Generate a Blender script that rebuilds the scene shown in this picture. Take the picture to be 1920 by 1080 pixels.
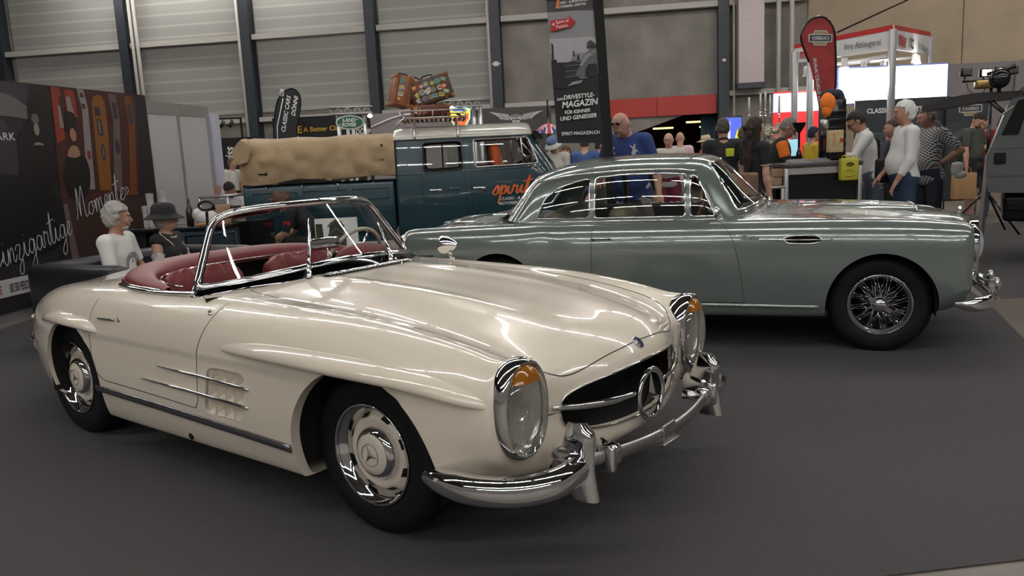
import bpy, bmesh, math, random
import numpy as np
from mathutils import Vector, Matrix, Euler
from mathutils.bvhtree import BVHTree

for _o in list(bpy.data.objects): bpy.data.objects.remove(_o)
SC = bpy.context.scene
COL = SC.collection
PI = math.pi

# ---------------------------------------------------------------- camera
FPX, PITCH, ROLL, CAMH = 1525.33, 0.1666, -0.0478, 1.4812
_f = Vector((0, math.cos(PITCH), -math.sin(PITCH)))
_u0 = Vector((0, math.sin(PITCH), math.cos(PITCH)))
_r0 = Vector((1, 0, 0))
_rt = math.cos(ROLL)*_r0 + math.sin(ROLL)*_u0
_up = -math.sin(ROLL)*_r0 + math.cos(ROLL)*_u0
cam_data = bpy.data.cameras.new('camera')
cam = bpy.data.objects.new('camera', cam_data); COL.objects.link(cam)
cam_data.sensor_width = 36.0
cam_data.lens = FPX/1920*36.0
cam_data.clip_end = 300
_m = Matrix((_rt, _up, -_f)).transposed().to_4x4()
_m.translation = (0, 0, CAMH)
cam.matrix_world = _m
SC.camera = cam

# ---------------------------------------------------------------- world, exposure
SC.view_settings.view_transform = 'Standard'
SC.view_settings.look = 'None'
SC.view_settings.exposure = 0.0
SC.view_settings.gamma = 1.0
SC.view_settings.use_curve_mapping = False
world = bpy.data.worlds.new('hall_air'); SC.world = world
world.use_nodes = True
_bg = world.node_tree.nodes['Background']
_bg.inputs[0].default_value = (1.0, 0.93, 0.86, 1)
_bg.inputs[1].default_value = 0.12
LAMP_POWER = 88.0          # emission strength of the fluorescent tubes
# ================================================================ helpers
def lin(c):
    if isinstance(c, str):
        c = c.lstrip('#'); c = [int(c[i:i+2], 16)/255 for i in (0, 2, 4)]
        return tuple((v/12.92 if v <= .04045 else ((v+.055)/1.055)**2.4) for v in c)
    return tuple(c)
MATS = {}
def mat(name, col, rough=.5, metal=0., coat=0., noise=0., nscale=8., bump=0., bscale=40., spec=.5, alpha=1., trans=0., emit=None, estr=0., sheen=0., ior=1.45, stretch=None):
    if name in MATS: return MATS[name]
    m = bpy.data.materials.new(name); m.use_nodes = True
    nt = m.node_tree; b = nt.nodes['Principled BSDF']
    c = lin(col)
    b.inputs['Base Color'].default_value = (*c, 1)
    b.inputs['Roughness'].default_value = rough
    b.inputs['Metallic'].default_value = metal
    b.inputs['Coat Weight'].default_value = coat
    b.inputs['Coat Roughness'].default_value = .03
    b.inputs['Specular IOR Level'].default_value = spec
    b.inputs['IOR'].default_value = ior
    b.inputs['Alpha'].default_value = alpha
    b.inputs['Transmission Weight'].default_value = trans
    if sheen: b.inputs['Sheen Weight'].default_value = sheen
    if emit is not None:
        b.inputs['Emission Color'].default_value = (*lin(emit), 1); b.inputs['Emission Strength'].default_value = estr
    if noise or bump:
        tc = nt.nodes.new('ShaderNodeTexCoord'); src = tc.outputs['Object']
        if stretch:
            mp = nt.nodes.new('ShaderNodeMapping'); mp.inputs['Scale'].default_value = stretch
            nt.links.new(src, mp.inputs[0]); src = mp.outputs[0]
    if noise:
        n = nt.nodes.new('ShaderNodeTexNoise'); n.inputs['Scale'].default_value = nscale; n.inputs['Detail'].default_value = 5
        nt.links.new(src, n.inputs['Vector'])
        r = nt.nodes.new('ShaderNodeValToRGB')
        r.color_ramp.elements[0].position = .3; r.color_ramp.elements[1].position = .7
        r.color_ramp.elements[0].color = (*[v*(1-noise) for v in c], 1)
        r.color_ramp.elements[1].color = (*[min(1, v*(1+noise)) for v in c], 1)
        nt.links.new(n.outputs['Fac'], r.inputs[0]); nt.links.new(r.outputs[0], b.inputs['Base Color'])
    if bump:
        n2 = nt.nodes.new('ShaderNodeTexNoise'); n2.inputs['Scale'].default_value = bscale; n2.inputs['Detail'].default_value = 3
        nt.links.new(src, n2.inputs['Vector'])
        bp = nt.nodes.new('ShaderNodeBump'); bp.inputs['Strength'].default_value = bump; bp.inputs['Distance'].default_value = .01
        nt.links.new(n2.outputs['Fac'], bp.inputs['Height']); nt.links.new(bp.outputs[0], b.inputs['Normal'])
    MATS[name] = m
    return m

def glass_mat(name, tint=(1, 1, 1), refl=.10):
    """thin pane: mostly see-through, mirrors a little"""
    if name in MATS: return MATS[name]
    m = bpy.data.materials.new(name); m.use_nodes = True
    nt = m.node_tree; nt.nodes.clear()
    o = nt.nodes.new('ShaderNodeOutputMaterial'); mx = nt.nodes.new('ShaderNodeMixShader')
    t = nt.nodes.new('ShaderNodeBsdfTransparent'); g = nt.nodes.new('ShaderNodeBsdfGlossy')
    fr = nt.nodes.new('ShaderNodeFresnel'); fr.inputs[0].default_value = 1.5
    ad = nt.nodes.new('ShaderNodeMath'); ad.operation = 'MULTIPLY_ADD'; ad.inputs[1].default_value = .65; ad.inputs[2].default_value = refl*.4
    gm = nt.nodes.new('ShaderNodeNewGeometry'); ir = nt.nodes.new('ShaderNodeMath'); ir.operation = 'MULTIPLY_ADD'; ir.inputs[1].default_value = 1/1.5-1.5; ir.inputs[2].default_value = 1.5
    nt.links.new(gm.outputs['Backfacing'], ir.inputs[0]); nt.links.new(ir.outputs[0], fr.inputs[0])
    t.inputs[0].default_value = (*tint, 1); g.inputs['Roughness'].default_value = .01
    nt.links.new(fr.outputs[0], ad.inputs[0]); nt.links.new(ad.outputs[0], mx.inputs[0])
    nt.links.new(t.outputs[0], mx.inputs[1]); nt.links.new(g.outputs[0], mx.inputs[2]); nt.links.new(mx.outputs[0], o.inputs[0])
    MATS[name] = m
    return m

class MB:
    """collects shapes, builds ONE mesh object"""
    def __init__(s): s.v = []; s.f = []; s.mi = []; s.mats = []; s.cur = 0; s.sm = []; s.smooth = True
    def use(s, m):
        if m not in s.mats: s.mats.append(m)
        s.cur = s.mats.index(m); return s
    def add(s, vs, fs, smooth=None):
        n = len(s.v); s.v.extend([tuple(float(c) for c in p) for p in vs])
        for f in fs: s.f.append([i+n for i in f]); s.mi.append(s.cur); s.sm.append(s.smooth if smooth is None else smooth)
        return s
    def box(s, c, d, rz=0, M=None, bev=0.):
        if bev > 0: return s.rbox(c, d, bev, rz, M)
        x, y, z = d[0]/2, d[1]/2, d[2]/2
        vs = [Vector((a*x, b*y, e*z)) for a in (-1, 1) for b in (-1, 1) for e in (-1, 1)]
        R = Matrix.Rotation(rz, 3, 'Z') if M is None else M
        vs = [R @ v + Vector(c) for v in vs]
        return s.add(vs, [(0, 1, 3, 2), (4, 6, 7, 5), (0, 4, 5, 1), (2, 3, 7, 6), (0, 2, 6, 4), (1, 5, 7, 3)], False)
    def rbox(s, c, d, r, rz=0, M=None, n=3):
        """box with rounded edges"""
        r = min(r, min(d)/2*.999)
        bm = bmesh.new(); bmesh.ops.create_cube(bm, size=1)
        for v in bm.verts: v.co = Vector((v.co.x*d[0], v.co.y*d[1], v.co.z*d[2]))
        bmesh.ops.bevel(bm, geom=bm.edges[:], offset=r, segments=n, profile=.5, affect='EDGES')
        R = Matrix.Rotation(rz, 3, 'Z') if M is None else M
        bm.verts.index_update()
        vs = [R @ v.co + Vector(c) for v in bm.verts]; fs = [[v.index for v in f.verts] for f in bm.faces]
        bm.free(); return s.add(vs, fs, True)
    def tube(s, pts, r, n=8, cap=True, closed=False, flat=None, up=None):
        """round tube along a polyline; r number or list; flat=(a,b) scales the two cross axes"""
        P = [Vector(p) for p in pts]; k = len(P)
        if not hasattr(r, '__len__'): r = [r]*k
        T = []
        for i in range(k):
            a = P[(i-1) % k] if (closed or i > 0) else P[i]; b = P[(i+1) % k] if (closed or i < k-1) else P[i]
            t = (b-a); T.append(t.normalized() if t.length > 1e-9 else Vector((0, 0, 1)))
        nrm = Vector(up) if up is not None else (Vector((0, 0, 1)) if abs(T[0].z) < .9 else Vector((1, 0, 0)))
        vs = []; fa, fb = flat if flat else (1, 1)
        for i in range(k):
            base = Vector(up) if up is not None else nrm
            nrm = (base - base.dot(T[i])*T[i])
            if nrm.length < 1e-6: nrm = T[i].orthogonal()
            nrm.normalize(); bi = T[i].cross(nrm)
            for j in range(n):
                a = 2*PI*j/n
                vs.append(P[i] + r[i]*(math.cos(a)*fa*nrm + math.sin(a)*fb*bi))
        fs = []
        for i in range(k if closed else k-1):
            for j in range(n):
                a = i*n+j; b = i*n+(j+1) % n; c = ((i+1) % k)*n+(j+1) % n; d = ((i+1) % k)*n+j
                fs.append((a, b, c, d))
        s.add(vs, fs, True)
        if cap and not closed:
            m = len(s.v)-k*n
            s.f.append([m+j for j in range(n)][::-1]); s.mi.append(s.cur); s.sm.append(False)
            s.f.append([m+(k-1)*n+j for j in range(n)]); s.mi.append(s.cur); s.sm.append(False)
        return s
    def bar(s, a, b, w, h=None, up=(0, 0, 1)):
        """rectangular bar from a to b"""
        a = Vector(a); b = Vector(b); h = h or w
        t = (b-a).normalized(); u = Vector(up)-Vector(up).dot(t)*t
        if u.length < 1e-4: u = t.orthogonal()
        u.normalize(); w_ = t.cross(u)
        vs = [p + sx*w/2*w_ + sz*h/2*u for p in (a, b) for sx, sz in ((-1, -1), (1, -1), (1, 1), (-1, 1))]
        return s.add(vs, [(0, 1, 2, 3), (7, 6, 5, 4), (0, 4, 5, 1), (1, 5, 6, 2), (2, 6, 7, 3), (3, 7, 4, 0)], False)
    def lathe(s, prof, n=32, M=None, cap=False, sx=1., sy=1.):
        """prof: list of (radius, height) about the local Z axis"""
        M = M or Matrix.Identity(4); vs = []; fs = []; k = len(prof)
        for r, z in prof:
            for j in range(n):
                a = 2*PI*j/n; vs.append(M @ Vector((r*math.cos(a)*sx, r*math.sin(a)*sy, z)))
        for i in range(k-1):
            for j in range(n):
                fs.append((i*n+j, i*n+(j+1) % n, (i+1)*n+(j+1) % n, (i+1)*n+j))
        if cap: fs.append(list(range(n))[::-1]); fs.append([(k-1)*n+j for j in range(n)])
        return s.add(vs, fs, True)
    def ell(s, c, r, n=16, M=None):
        """ellipsoid"""
        prof = [(max(1e-4, math.sin(PI*i/(n//2+2))), -math.cos(PI*i/(n//2+2))) for i in range(n//2+3)]
        R = (M.to_4x4() if M is not None else Matrix.Identity(4))
        S = Matrix.Diagonal((r[0], r[1], r[2], 1)) if hasattr(r, '__len__') else Matrix.Diagonal((r, r, r, 1))
        return s.lathe(prof, n, Matrix.Translation(c) @ R @ S)
    def prism(s, poly, z0, z1, M=None, smooth=False):
        """polygon (x,y) extruded z0..z1, placed by M"""
        M = M or Matrix.Identity(4); n = len(poly)
        vs = [M @ Vector((p[0], p[1], z)) for z in (z0, z1) for p in poly]
        s.add(vs, [list(range(n))[::-1], [n+i for i in range(n)]], False)
        return s.add(vs, [(i, (i+1) % n, n+(i+1) % n, n+i) for i in range(n)], smooth)
    def grid(s, G, smooth=True, flip=False):
        """G[i][j] points"""
        a = len(G); b = len(G[0]); vs = [p for r in G for p in r]; fs = []
        for i in range(a-1):
            for j in range(b-1):
                q = (i*b+j, i*b+j+1, (i+1)*b+j+1, (i+1)*b+j)
                fs.append(q[::-1] if flip else q)
        return s.add(vs, fs, smooth)
    def build(s, name, m=None, parent=None, loc=None):
        me = bpy.data.meshes.new(name); me.from_pydata(s.v, [], s.f)
        if m is not None: me.materials.append(m)
        else:
            for q in s.mats: me.materials.append(q)
            me.polygons.foreach_set('material_index', s.mi)
        me.polygons.foreach_set('use_smooth', s.sm); me.update()
        o = bpy.data.objects.new(name, me); COL.objects.link(o)
        if parent is not None: o.parent = parent
        if loc is not None: o.location = loc
        return o

def fix_normals(o):
    bm = bmesh.new(); bm.from_mesh(o.data); bmesh.ops.recalc_face_normals(bm, faces=bm.faces[:]); bm.to_mesh(o.data); bm.free()
    return o
def tag(o, label, cat, group=None, kind=None):
    o['label'] = label
    if cat: o['category'] = cat
    if group: o['group'] = group
    if kind: o['kind'] = kind
    return o
def thing(name, label, cat, loc=(0, 0, 0), rz=0, group=None):
    o = bpy.data.objects.new(name, None); COL.objects.link(o); o.empty_display_size = .1
    o.location = loc; o.rotation_euler = (0, 0, rz)
    return tag(o, label, cat, group)
def struct(o): o['kind'] = 'structure'; return o
def copy_tree(o, parent=None, label=None):
    c = o.copy(); COL.objects.link(c)
    if parent is not None: c.parent = parent
    if label: c['label'] = label
    for ch in list(o.children): copy_tree(ch, c)
    return c

def spl(pts, n=8, closed=False):
    """Catmull-Rom through points, n samples per span"""
    P = [np.array(p, float) for p in pts]; k = len(P); out = []
    for i in range(k if closed else k-1):
        p1, p2 = P[i], P[(i+1) % k]
        p0 = P[(i-1) % k] if (closed or i > 0) else 2*p1-p2
        p3 = P[(i+2) % k] if (closed or i < k-2) else 2*p2-p1
        for j in range(n):
            t = j/n
            out.append(.5*((2*p1)+(-p0+p2)*t+(2*p0-5*p1+4*p2-p3)*t*t+(-p0+3*p1-3*p2+p3)*t**3))
    if not closed: out.append(P[-1])
    return [tuple(p) for p in out]
def lerp(a, b, t): return a+(b-a)*t
def itp(x, xs, ys): return float(np.interp(x, xs, ys))

def _basis(S, n, ends):
    """uniform cubic B-spline basis with phantom end points, n samples per span"""
    N = (S-1)*n+1; B = np.zeros((N, S+2))
    for k in range(N):
        i = min(k//n, S-2); t = (k-i*n)/n
        w = [(1-t)**3/6, (3*t**3-6*t*t+4)/6, (-3*t**3+3*t*t+3*t+1)/6, t**3/6]
        for j in range(4): B[k, i+j] += w[j]
    return B
def fair_surface(P, nu, nv, a=.8):
    """P (stations, rails, 3); rails run from keel (y=0) to crown (y=0). Fair cubic surface close to P."""
    P = np.array(P, float); S, R, _ = P.shape
    def ext(Q, axis_mirror):
        if axis_mirror:
            fl = np.array([1, -1, 1.])
            return np.concatenate([Q[:, 1:2]*fl, Q, Q[:, -2:-1]*fl], 1)
        return np.concatenate([2*Q[:1]-Q[1:2], Q, 2*Q[-1:]-Q[-2:-1]], 0)
    Q = P.copy()
    for _ in range(12):
        e = ext(Q, False); b = (e[:-2]+4*e[1:-1]+e[2:])/6
        e = ext(b, True); b = (e[:, :-2]+4*e[:, 1:-1]+e[:, 2:])/6
        Q = Q+(P-b)
    Q = P+a*(Q-P)
    Q[:, 0, 1] = 0; Q[:, -1, 1] = 0
    E = ext(Q, False)
    G = np.einsum('ks,srd->krd', _basis(S, nu, 0), E)
    E = ext(G, True)
    return np.einsum('kr,srd->skd', _basis(R, nv, 0), E)
def mirror_grid(G):
    """half-surface -> verts, faces of the whole, sharing the centre rows"""
    A, B, _ = G.shape; V = G.reshape(-1, 3).copy(); idx = np.arange(A*B).reshape(A, B)
    M = V*np.array([1, -1, 1]); idm = idx+A*B
    idm[:, 0] = idx[:, 0]; idm[:, -1] = idx[:, -1]
    V = np.concatenate([V, M]); F = []
    for I, fl in ((idx, 0), (idm, 1)):
        for i in range(A-1):
            for j in range(B-1):
                q = [int(I[i, j]), int(I[i, j+1]), int(I[i+1, j+1]), int(I[i+1, j])]
                F.append(q[::-1] if fl else q)
    return V, F
def clip(V, F, fn):
    """keep where fn>0; returns V,F,rim (edges on the cut)"""
    V = np.asarray(V); val = fn(V[:, 0], V[:, 1], V[:, 2]); out = []; V = list(map(tuple, V)); cache = {}; rim = []
    def cross(a, b):
        k = (a, b) if a < b else (b, a)
        if k in cache: return cache[k]
        pa = np.array(V[a]); pb = np.array(V[b]); fa, fb = val[a], val[b]
        lo, hi = (pa, pb) if fa > 0 else (pb, pa)
        for _ in range(14):
            m = (lo+hi)/2
            if fn(m[0:1], m[1:2], m[2:3])[0] > 0: lo = m
            else: hi = m
        V.append(tuple((lo+hi)/2)); cache[k] = len(V)-1
        return cache[k]
    for f in F:
        ins = [val[i] > 0 for i in f]
        if all(ins): out.append(f); continue
        if not any(ins): continue
        nf = []; cr = []
        for k in range(len(f)):
            a, b = f[k], f[(k+1) % len(f)]
            if ins[k]: nf.append(a)
            if ins[k] != ins[(k+1) % len(f)]:
                c = cross(a, b); nf.append(c); cr.append(c)
        if len(nf) >= 3: out.append(nf)
        if len(cr) == 2: rim.append((cr[0], cr[1]))
    val2 = None
    return np.array(V), out, rim
def chains(rim):
    """join edges to loops"""
    adj = {}
    for a, b in rim:
        if a == b: continue
        adj.setdefault(a, []).append(b); adj.setdefault(b, []).append(a)
    seen = set(); res = []
    for st in sorted(adj, key=lambda k: len(adj[k])):
        if st in seen: continue
        ch = [st]; seen.add(st); cur = st
        while True:
            nx = [x for x in adj[cur] if x not in seen]
            if not nx: break
            cur = nx[0]; ch.append(cur); seen.add(cur)
        closed = len(ch) > 2 and ch[0] in adj[cur]
        res.append((ch, closed))
    return res
def compact(V, F):
    used = sorted({i for f in F for i in f}); mp = {o: n for n, o in enumerate(used)}
    return V[used], [[mp[i] for i in f] for f in F]
def lip(mb, V, rim, fn, steps=1):
    """strip from each rim point p to fn(p)"""
    for ch, cl in chains(rim):
        pts = [V[i] for i in ch]
        if cl: pts = pts+[pts[0]]
        if len(pts) < 3: continue
        G = [pts, [fn(np.array(p)) for p in pts]]
        mb.grid(G)
class Drape:
    def __init__(s, V, F): s.t = BVHTree.FromPolygons([Vector(v) for v in V], F)
    def hit(s, p, d, off=0.):
        p = Vector(p); d = Vector(d).normalized()
        loc, n, i, dist = s.t.ray_cast(p, d)
        if loc is None: return None, None
        if n.dot(d) > 0: n = -n
        return loc+n*off, n
    def line(s, pts, d, off=.0, step=.02):
        P = [Vector(p) for p in pts]; o = []
        for a, b in zip(P[:-1], P[1:]):
            k = max(1, int((b-a).length/step))
            for i in range(k):
                h, n = s.hit(a.lerp(b, i/k), d, off)
                if h is not None: o.append((h, n))
        h, n = s.hit(P[-1], d, off)
        if h is not None: o.append((h, n))
        return o
def ribbon(mb, hn, w):
    """flat strip lying on the surface"""
    L = []; R = []
    for i, (p, n) in enumerate(hn):
        a = hn[max(0, i-1)][0]; b = hn[min(len(hn)-1, i+1)][0]
        t = (b-a)
        if t.length < 1e-7: continue
        sd = t.normalized().cross(n).normalized()*w/2
        L.append(p+sd); R.append(p-sd)
    if len(L) > 1: mb.grid([L, R])
    return mb

_fontcache = {}
def text_mb(mb, txt, size, M, bold=0., shear=0., ext=.001, sx=1., align='LEFT', spacing=1.):
    """flat lettering: baseline along local X, up local Y, facing local +Z; added to mb"""
    key = (txt, bold, shear, spacing, align)
    if key not in _fontcache:
        cu = bpy.data.curves.new('t', 'FONT'); cu.body = txt; cu.size = 1; cu.offset = bold; cu.shear = shear; cu.space_character = spacing
        cu.resolution_u = 3; cu.align_x = align
        ob = bpy.data.objects.new('t', cu); COL.objects.link(ob)
        dg = bpy.context.evaluated_depsgraph_get(); me = bpy.data.meshes.new_from_object(ob.evaluated_get(dg))
        _fontcache[key] = ([tuple(v.co) for v in me.vertices], [list(p.vertices) for p in me.polygons])
        bpy.data.objects.remove(ob); bpy.data.curves.remove(cu); bpy.data.meshes.remove(me)
    vs, fs = _fontcache[key]
    mb.add([M @ Vector((v[0]*size*sx, v[1]*size, ext)) for v in vs], fs, False)
    return mb
def frame(o, x, y):
    """matrix with origin o, local X along x, local Y along y, Z out"""
    x = Vector(x).normalized(); y = Vector(y); z = x.cross(y).normalized(); y = z.cross(x)
    M = Matrix((x, y, z)).transposed().to_4x4(); M.translation = Vector(o)
    return M
def shape(mb, m, pts, M, z=.0015):
    """flat printed polygon"""
    mb.use(m); n = len(pts)
    mb.add([M @ Vector((p[0], p[1], z)) for p in pts], [list(range(n))], False)
def ellpts(cx, cy, a, b, n=24, rot=0): return [(cx+a*math.cos(t)*math.cos(rot)-b*math.sin(t)*math.sin(rot), cy+a*math.cos(t)*math.sin(rot)+b*math.sin(t)*math.cos(rot)) for t in [2*PI*i/n for i in range(n)]]
def rot_y(v, a): return (v[0]*math.cos(a)-v[1]*math.sin(a), v[0]*math.sin(a)+v[1]*math.cos(a))
# ================================================================ materials
CREAM = mat('cream_paint', (.70, .635, .535), .22, coat=1.0, spec=.5)
CHROME = mat('chrome', (.82, .82, .83), .06, metal=1.)
CHROME2 = mat('brushed_steel', (.5, .5, .5), .3, metal=1.)
RUBBER = mat('tyre_rubber', (.008, .008, .009), .6, spec=.25, bump=.1, bscale=60)
BLACK = mat('black_void', (.004, .004, .004), .9)
BLACKG = mat('black_gloss', (.008, .008, .01), .12)
SEAM = mat('panel_gap', (.02, .018, .015), .8)
REDL = mat('red_leather', (.135, .010, .013), .45, noise=.12, nscale=30, bump=.12, bscale=90)
REDD = mat('dark_carpet', (.012, .008, .008), .9)
AMBER = mat('amber_lens', (.26, .095, .010), .15, coat=.5)
GLASS = glass_mat('clear_glass', (.93, .96, .95), .12)
LENS = glass_mat('lamp_glass', (.90, .90, .87), .15)
# ---- single-stroke handwriting
STROKES = {
 'E': ([[(.62, .92), (.35, 1.0), (.15, .85), (.25, .62), (.45, .55), (.15, .45), (.02, .2), (.2, .0), (.5, .06), (.75, .25)]], .72),
 'i': ([[(.0, .12), (.12, .42), (.10, .1), (.2, .0), (.34, .16)], [(.17, .60), (.18, .63)]], .32),
 'n': ([[(.0, .15), (.08, .42), (.06, .0), (.14, .30), (.28, .42), (.32, .3), (.30, .05), (.38, .0), (.5, .16)]], .46),
 'z': ([[(.0, .3), (.12, .42), (.3, .36), (.12, .02), (.3, -.05), (.2, -.38), (.02, -.40), (.06, -.2), (.48, .14)]], .45),
 'g': ([[(.36, .34), (.2, .42), (.04, .22), (.1, .02), (.28, .1), (.38, .40), (.30, -.3), (.1, -.5), (.02, -.32), (.5, .12)]], .48),
 'a': ([[(.36, .34), (.2, .42), (.04, .22), (.1, .0), (.26, .08), (.38, .38), (.36, .08), (.44, .0), (.54, .14)]], .50),
 'r': ([[(.0, .15), (.08, .46), (.14, .38), (.28, .40), (.24, .1), (.32, .0), (.44, .14)]], .40),
 't': ([[(.0, .15), (.2, .95), (.1, .1), (.2, .0), (.34, .14)], [(-.08, .62), (.4, .70)]], .30),
 'e': ([[(.0, .14), (.2, .22), (.28, .36), (.18, .42), (.06, .2), (.14, .0), (.36, .12)]], .34),
 'o': ([[(.3, .40), (.12, .36), (.04, .14), (.16, .0), (.32, .14), (.3, .38), (.5, .34)]], .42),
 'm': ([[(.0, .15), (.08, .42), (.06, .0), (.14, .32), (.24, .42), (.26, .3), (.24, .0), (.32, .32), (.44, .42), (.46, .2), (.48, .02), (.64, .14)]], .60),
 'M': ([[(-.05, .05), (.05, .2), (.22, 1.0), (.22, .1), (.3, .5), (.52, 1.0), (.50, .2), (.56, .0), (.72, .12)]], .70),
 's': ([[(.0, .1), (.25, .5), (.30, .2), (.22, .0), (.02, .04)], [(.22, .0), (.4, .14)]], .36),
 'p': ([[(.0, .2), (.16, .46), (.02, -.5)], [(.14, .30), (.30, .46), (.38, .3), (.28, .04), (.1, .06)], [(.28, .04), (.46, .16)]], .42),
 '\u00bb': ([[(.0, .40), (.14, .25), (.0, .10)], [(.16, .40), (.30, .25), (.16, .10)]], .36),
 ' ': ([], .42)}
def text_script(mb, txt, M, size, w, sh=.18, ext=.003, sx=1.):
    x = 0
    for c in txt:
        S_, adv = STROKES[c]
        for s in S_:
            P = spl([(p[0], p[1], 0) for p in s], 5); k = len(P); L = []; R = []
            for i in range(k):
                a = np.array(P[max(0, i-1)]); b = np.array(P[min(k-1, i+1)]); t = b-a; l = np.linalg.norm(t) or 1; t /= l
                ww = w/size/2*(.65+.5*abs(t[1]))
                p = np.array(P[i]); L.append(p+ww*np.array([-t[1], t[0], 0])); R.append(p-ww*np.array([-t[1], t[0], 0]))
            f = lambda p: M @ Vector(((x+p[0]+sh*p[1])*size*sx, p[1]*size, ext))
            mb.grid([[f(p) for p in L], [f(p) for p in R]], False)
        x += adv
    return x*size*sx
# ================================================================ hall
CONC = mat('hall_concrete', (.20, .185, .165), .9, noise=.22, nscale=1.3, bump=.15, bscale=9)
FLOORM = mat('polished_floor', (.125, .108, .094), .42, noise=.16, nscale=2.2, stretch=(1, 3, 1))
CARPET = mat('grey_carpet', (.050, .048, .050), .95, noise=.12, nscale=90, bump=.25, bscale=400)
COLM = mat('slate_steel', (.022, .027, .034), .5)
BEAMM = mat('beam_grey', (.40, .38, .35), .6)
ALU = mat('aluminium', (.45, .45, .46), .35, metal=.8)
WHITE = mat('white_panel', (.62, .60, .60), .6)
TANM = mat('tan_cladding', (.30, .235, .165), .8, noise=.08, nscale=1.5)
BW_O = (-17.3, 28.0); BW_A = -.153
def BW(s, off, z):
    c, s_ = math.cos(BW_A), math.sin(BW_A)
    return Vector((BW_O[0]+c*s-s_*off, BW_O[1]+s_*s+c*off, z))
def bwbox(mb, s0, s1, o0, o1, z0, z1):
    mb.box(BW((s0+s1)/2, (o0+o1)/2, (z0+z1)/2), (s1-s0, o1-o0, z1-z0), rz=BW_A); return mb
def panel_mat():
    m = bpy.data.materials.new('ribbed_cladding'); m.use_nodes = True; nt = m.node_tree; b = nt.nodes['Principled BSDF']; b.inputs['Roughness'].default_value = .6
    tc = nt.nodes.new('ShaderNodeTexCoord'); sp = nt.nodes.new('ShaderNodeSeparateXYZ'); nt.links.new(tc.outputs['Object'], sp.inputs[0])
    def mth(op, a, b_=None, c=None):
        n = nt.nodes.new('ShaderNodeMath'); n.operation = op
        for i, v in enumerate((a, b_, c)):
            if v is None: continue
            if hasattr(v, 'links'): nt.links.new(v, n.inputs[i])
            else: n.inputs[i].default_value = v
        return n.outputs[0]
    fr = mth('FRACT', mth('DIVIDE', sp.outputs[2], .345)); band = mth('LESS_THAN', fr, .20)
    fr2 = mth('FRACT', mth('DIVIDE', sp.outputs[2], .069)); line = mth('LESS_THAN', fr2, .12)
    v = mth('ADD', mth('MULTIPLY', band, .07), .255); v = mth('SUBTRACT', v, mth('MULTIPLY', line, .035))
    cb = nt.nodes.new('ShaderNodeCombineColor'); nt.links.new(v, cb.inputs[0]); nt.links.new(mth('MULTIPLY', v, .98), cb.inputs[1]); nt.links.new(mth('MULTIPLY', v, .92), cb.inputs[2])
    nt.links.new(cb.outputs[0], b.inputs['Base Color']); return m
CLAD = panel_mat()
# floor and carpet
b = MB(); b.add([(-45, -25, 0), (45, -25, 0), (45, 45, 0), (-45, 45, 0)], [(0, 1, 2, 3)], False); struct(b.build('floor', FLOORM))
b = MB(); b.prism([(-5.0, 1.77), (2.5, 2.706), (3.12, 4.35), (4.05, 6.75), (4.3, 7.6), (3.2, 13.0), (-4.2, 13.2), (-5.0, 8.0)], .001, .006); struct(b.build('floor_carpet', CARPET))
b = MB(); b.prism([(4.3, 7.0), (9, 7.0), (11, 12.9), (6.9, 12.75), (5.2, 10.2)], .0005, .004); struct(b.build('floor_dark_mat', CARPET))
# back wall: concrete, opening at s 21..24
b = MB(); bwbox(b, -14, 21.0, 0, .35, 0, 9.5); bwbox(b, 21.0, 24.0, 0, .35, 2.3, 9.5); bwbox(b, 24.0, 27.2, 0, .35, 0, 9.5)
struct(b.build('wall_back', CONC))
b = MB(); bwbox(b, 20.0, 25.0, 5.8, 6.0, 0, 3.2); bwbox(b, 20.4, 20.6, .3, 6, 0, 3.2); bwbox(b, 24.6, 24.8, .3, 6, 0, 3.2); bwbox(b, 20.4, 24.8, .3, 6, 2.9, 3.1)
struct(b.build('wall_passage', mat('passage_red', (.06, .014, .012), .8)))
for i, (s, o, z) in enumerate(((22.35, 2.0, 1.95), (23.35, 1.2, 2.08), (23.9, 3.0, 1.95))):
    b = MB(); bwbox(b, s-.32, s+.32, o, o+.18, z, z+.05); tag(b.build('passage_lamp', mat('warm_tube', (1, .8, .4), emit=(1, .72, .30), estr=2.2)), 'yellow strip lamp glowing inside the dark passage, %s' % ('left one', 'large middle one', 'small right one')[i], 'lamp', 'passage strip lamps')
b = MB(); b.add([BW(21.0, -.02, 2.3), BW(22.9, -.02, 2.3), BW(21.0, -.02, 1.7), BW(21.0, .3, 2.3), BW(22.9, .3, 2.3), BW(21.0, .3, 1.7)], [(0, 2, 1), (3, 4, 5), (0, 1, 4, 3), (1, 2, 5, 4), (2, 0, 3, 5)], False); struct(b.build('trim_stair_soffit', CONC))
b = MB(); bwbox(b, 20.3, 22.1, -.12, -.01, 2.29, 2.84); bwbox(b, 22.11, 23.80, -.12, -.01, 2.29, 2.84); tag(b.build('red_fascia', mat('fascia_red', (.36, .018, .012), .45)), 'long red fascia panel above the dark passage opening', 'panel')
b = MB(); bwbox(b, 23.62, 23.72, .5, .9, 0, 2.28)
for k in range(7): b.tube([BW(23.45+.09*k, .45+.05*(k % 2), 0.02), BW(23.45+.09*k, .45+.05*(k % 2), 2.28)], .05, 8)
tag(b.build('curtain', mat('blue_grey_curtain', (.035, .06, .085), .9)), 'blue-grey curtain hanging at the right edge of the passage', 'curtain')
for i, (s0, s1) in enumerate(((-14, 1.0), (1.4, 5.3), (5.75, 9.4), (9.8, 13.4), (13.8, 17.3))):
    b = MB(); bwbox(b, s0, s1, -.06, 0, 3.05, 9.4); struct(b.build('wall_cladding_%d' % (i+1), CLAD))
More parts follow.
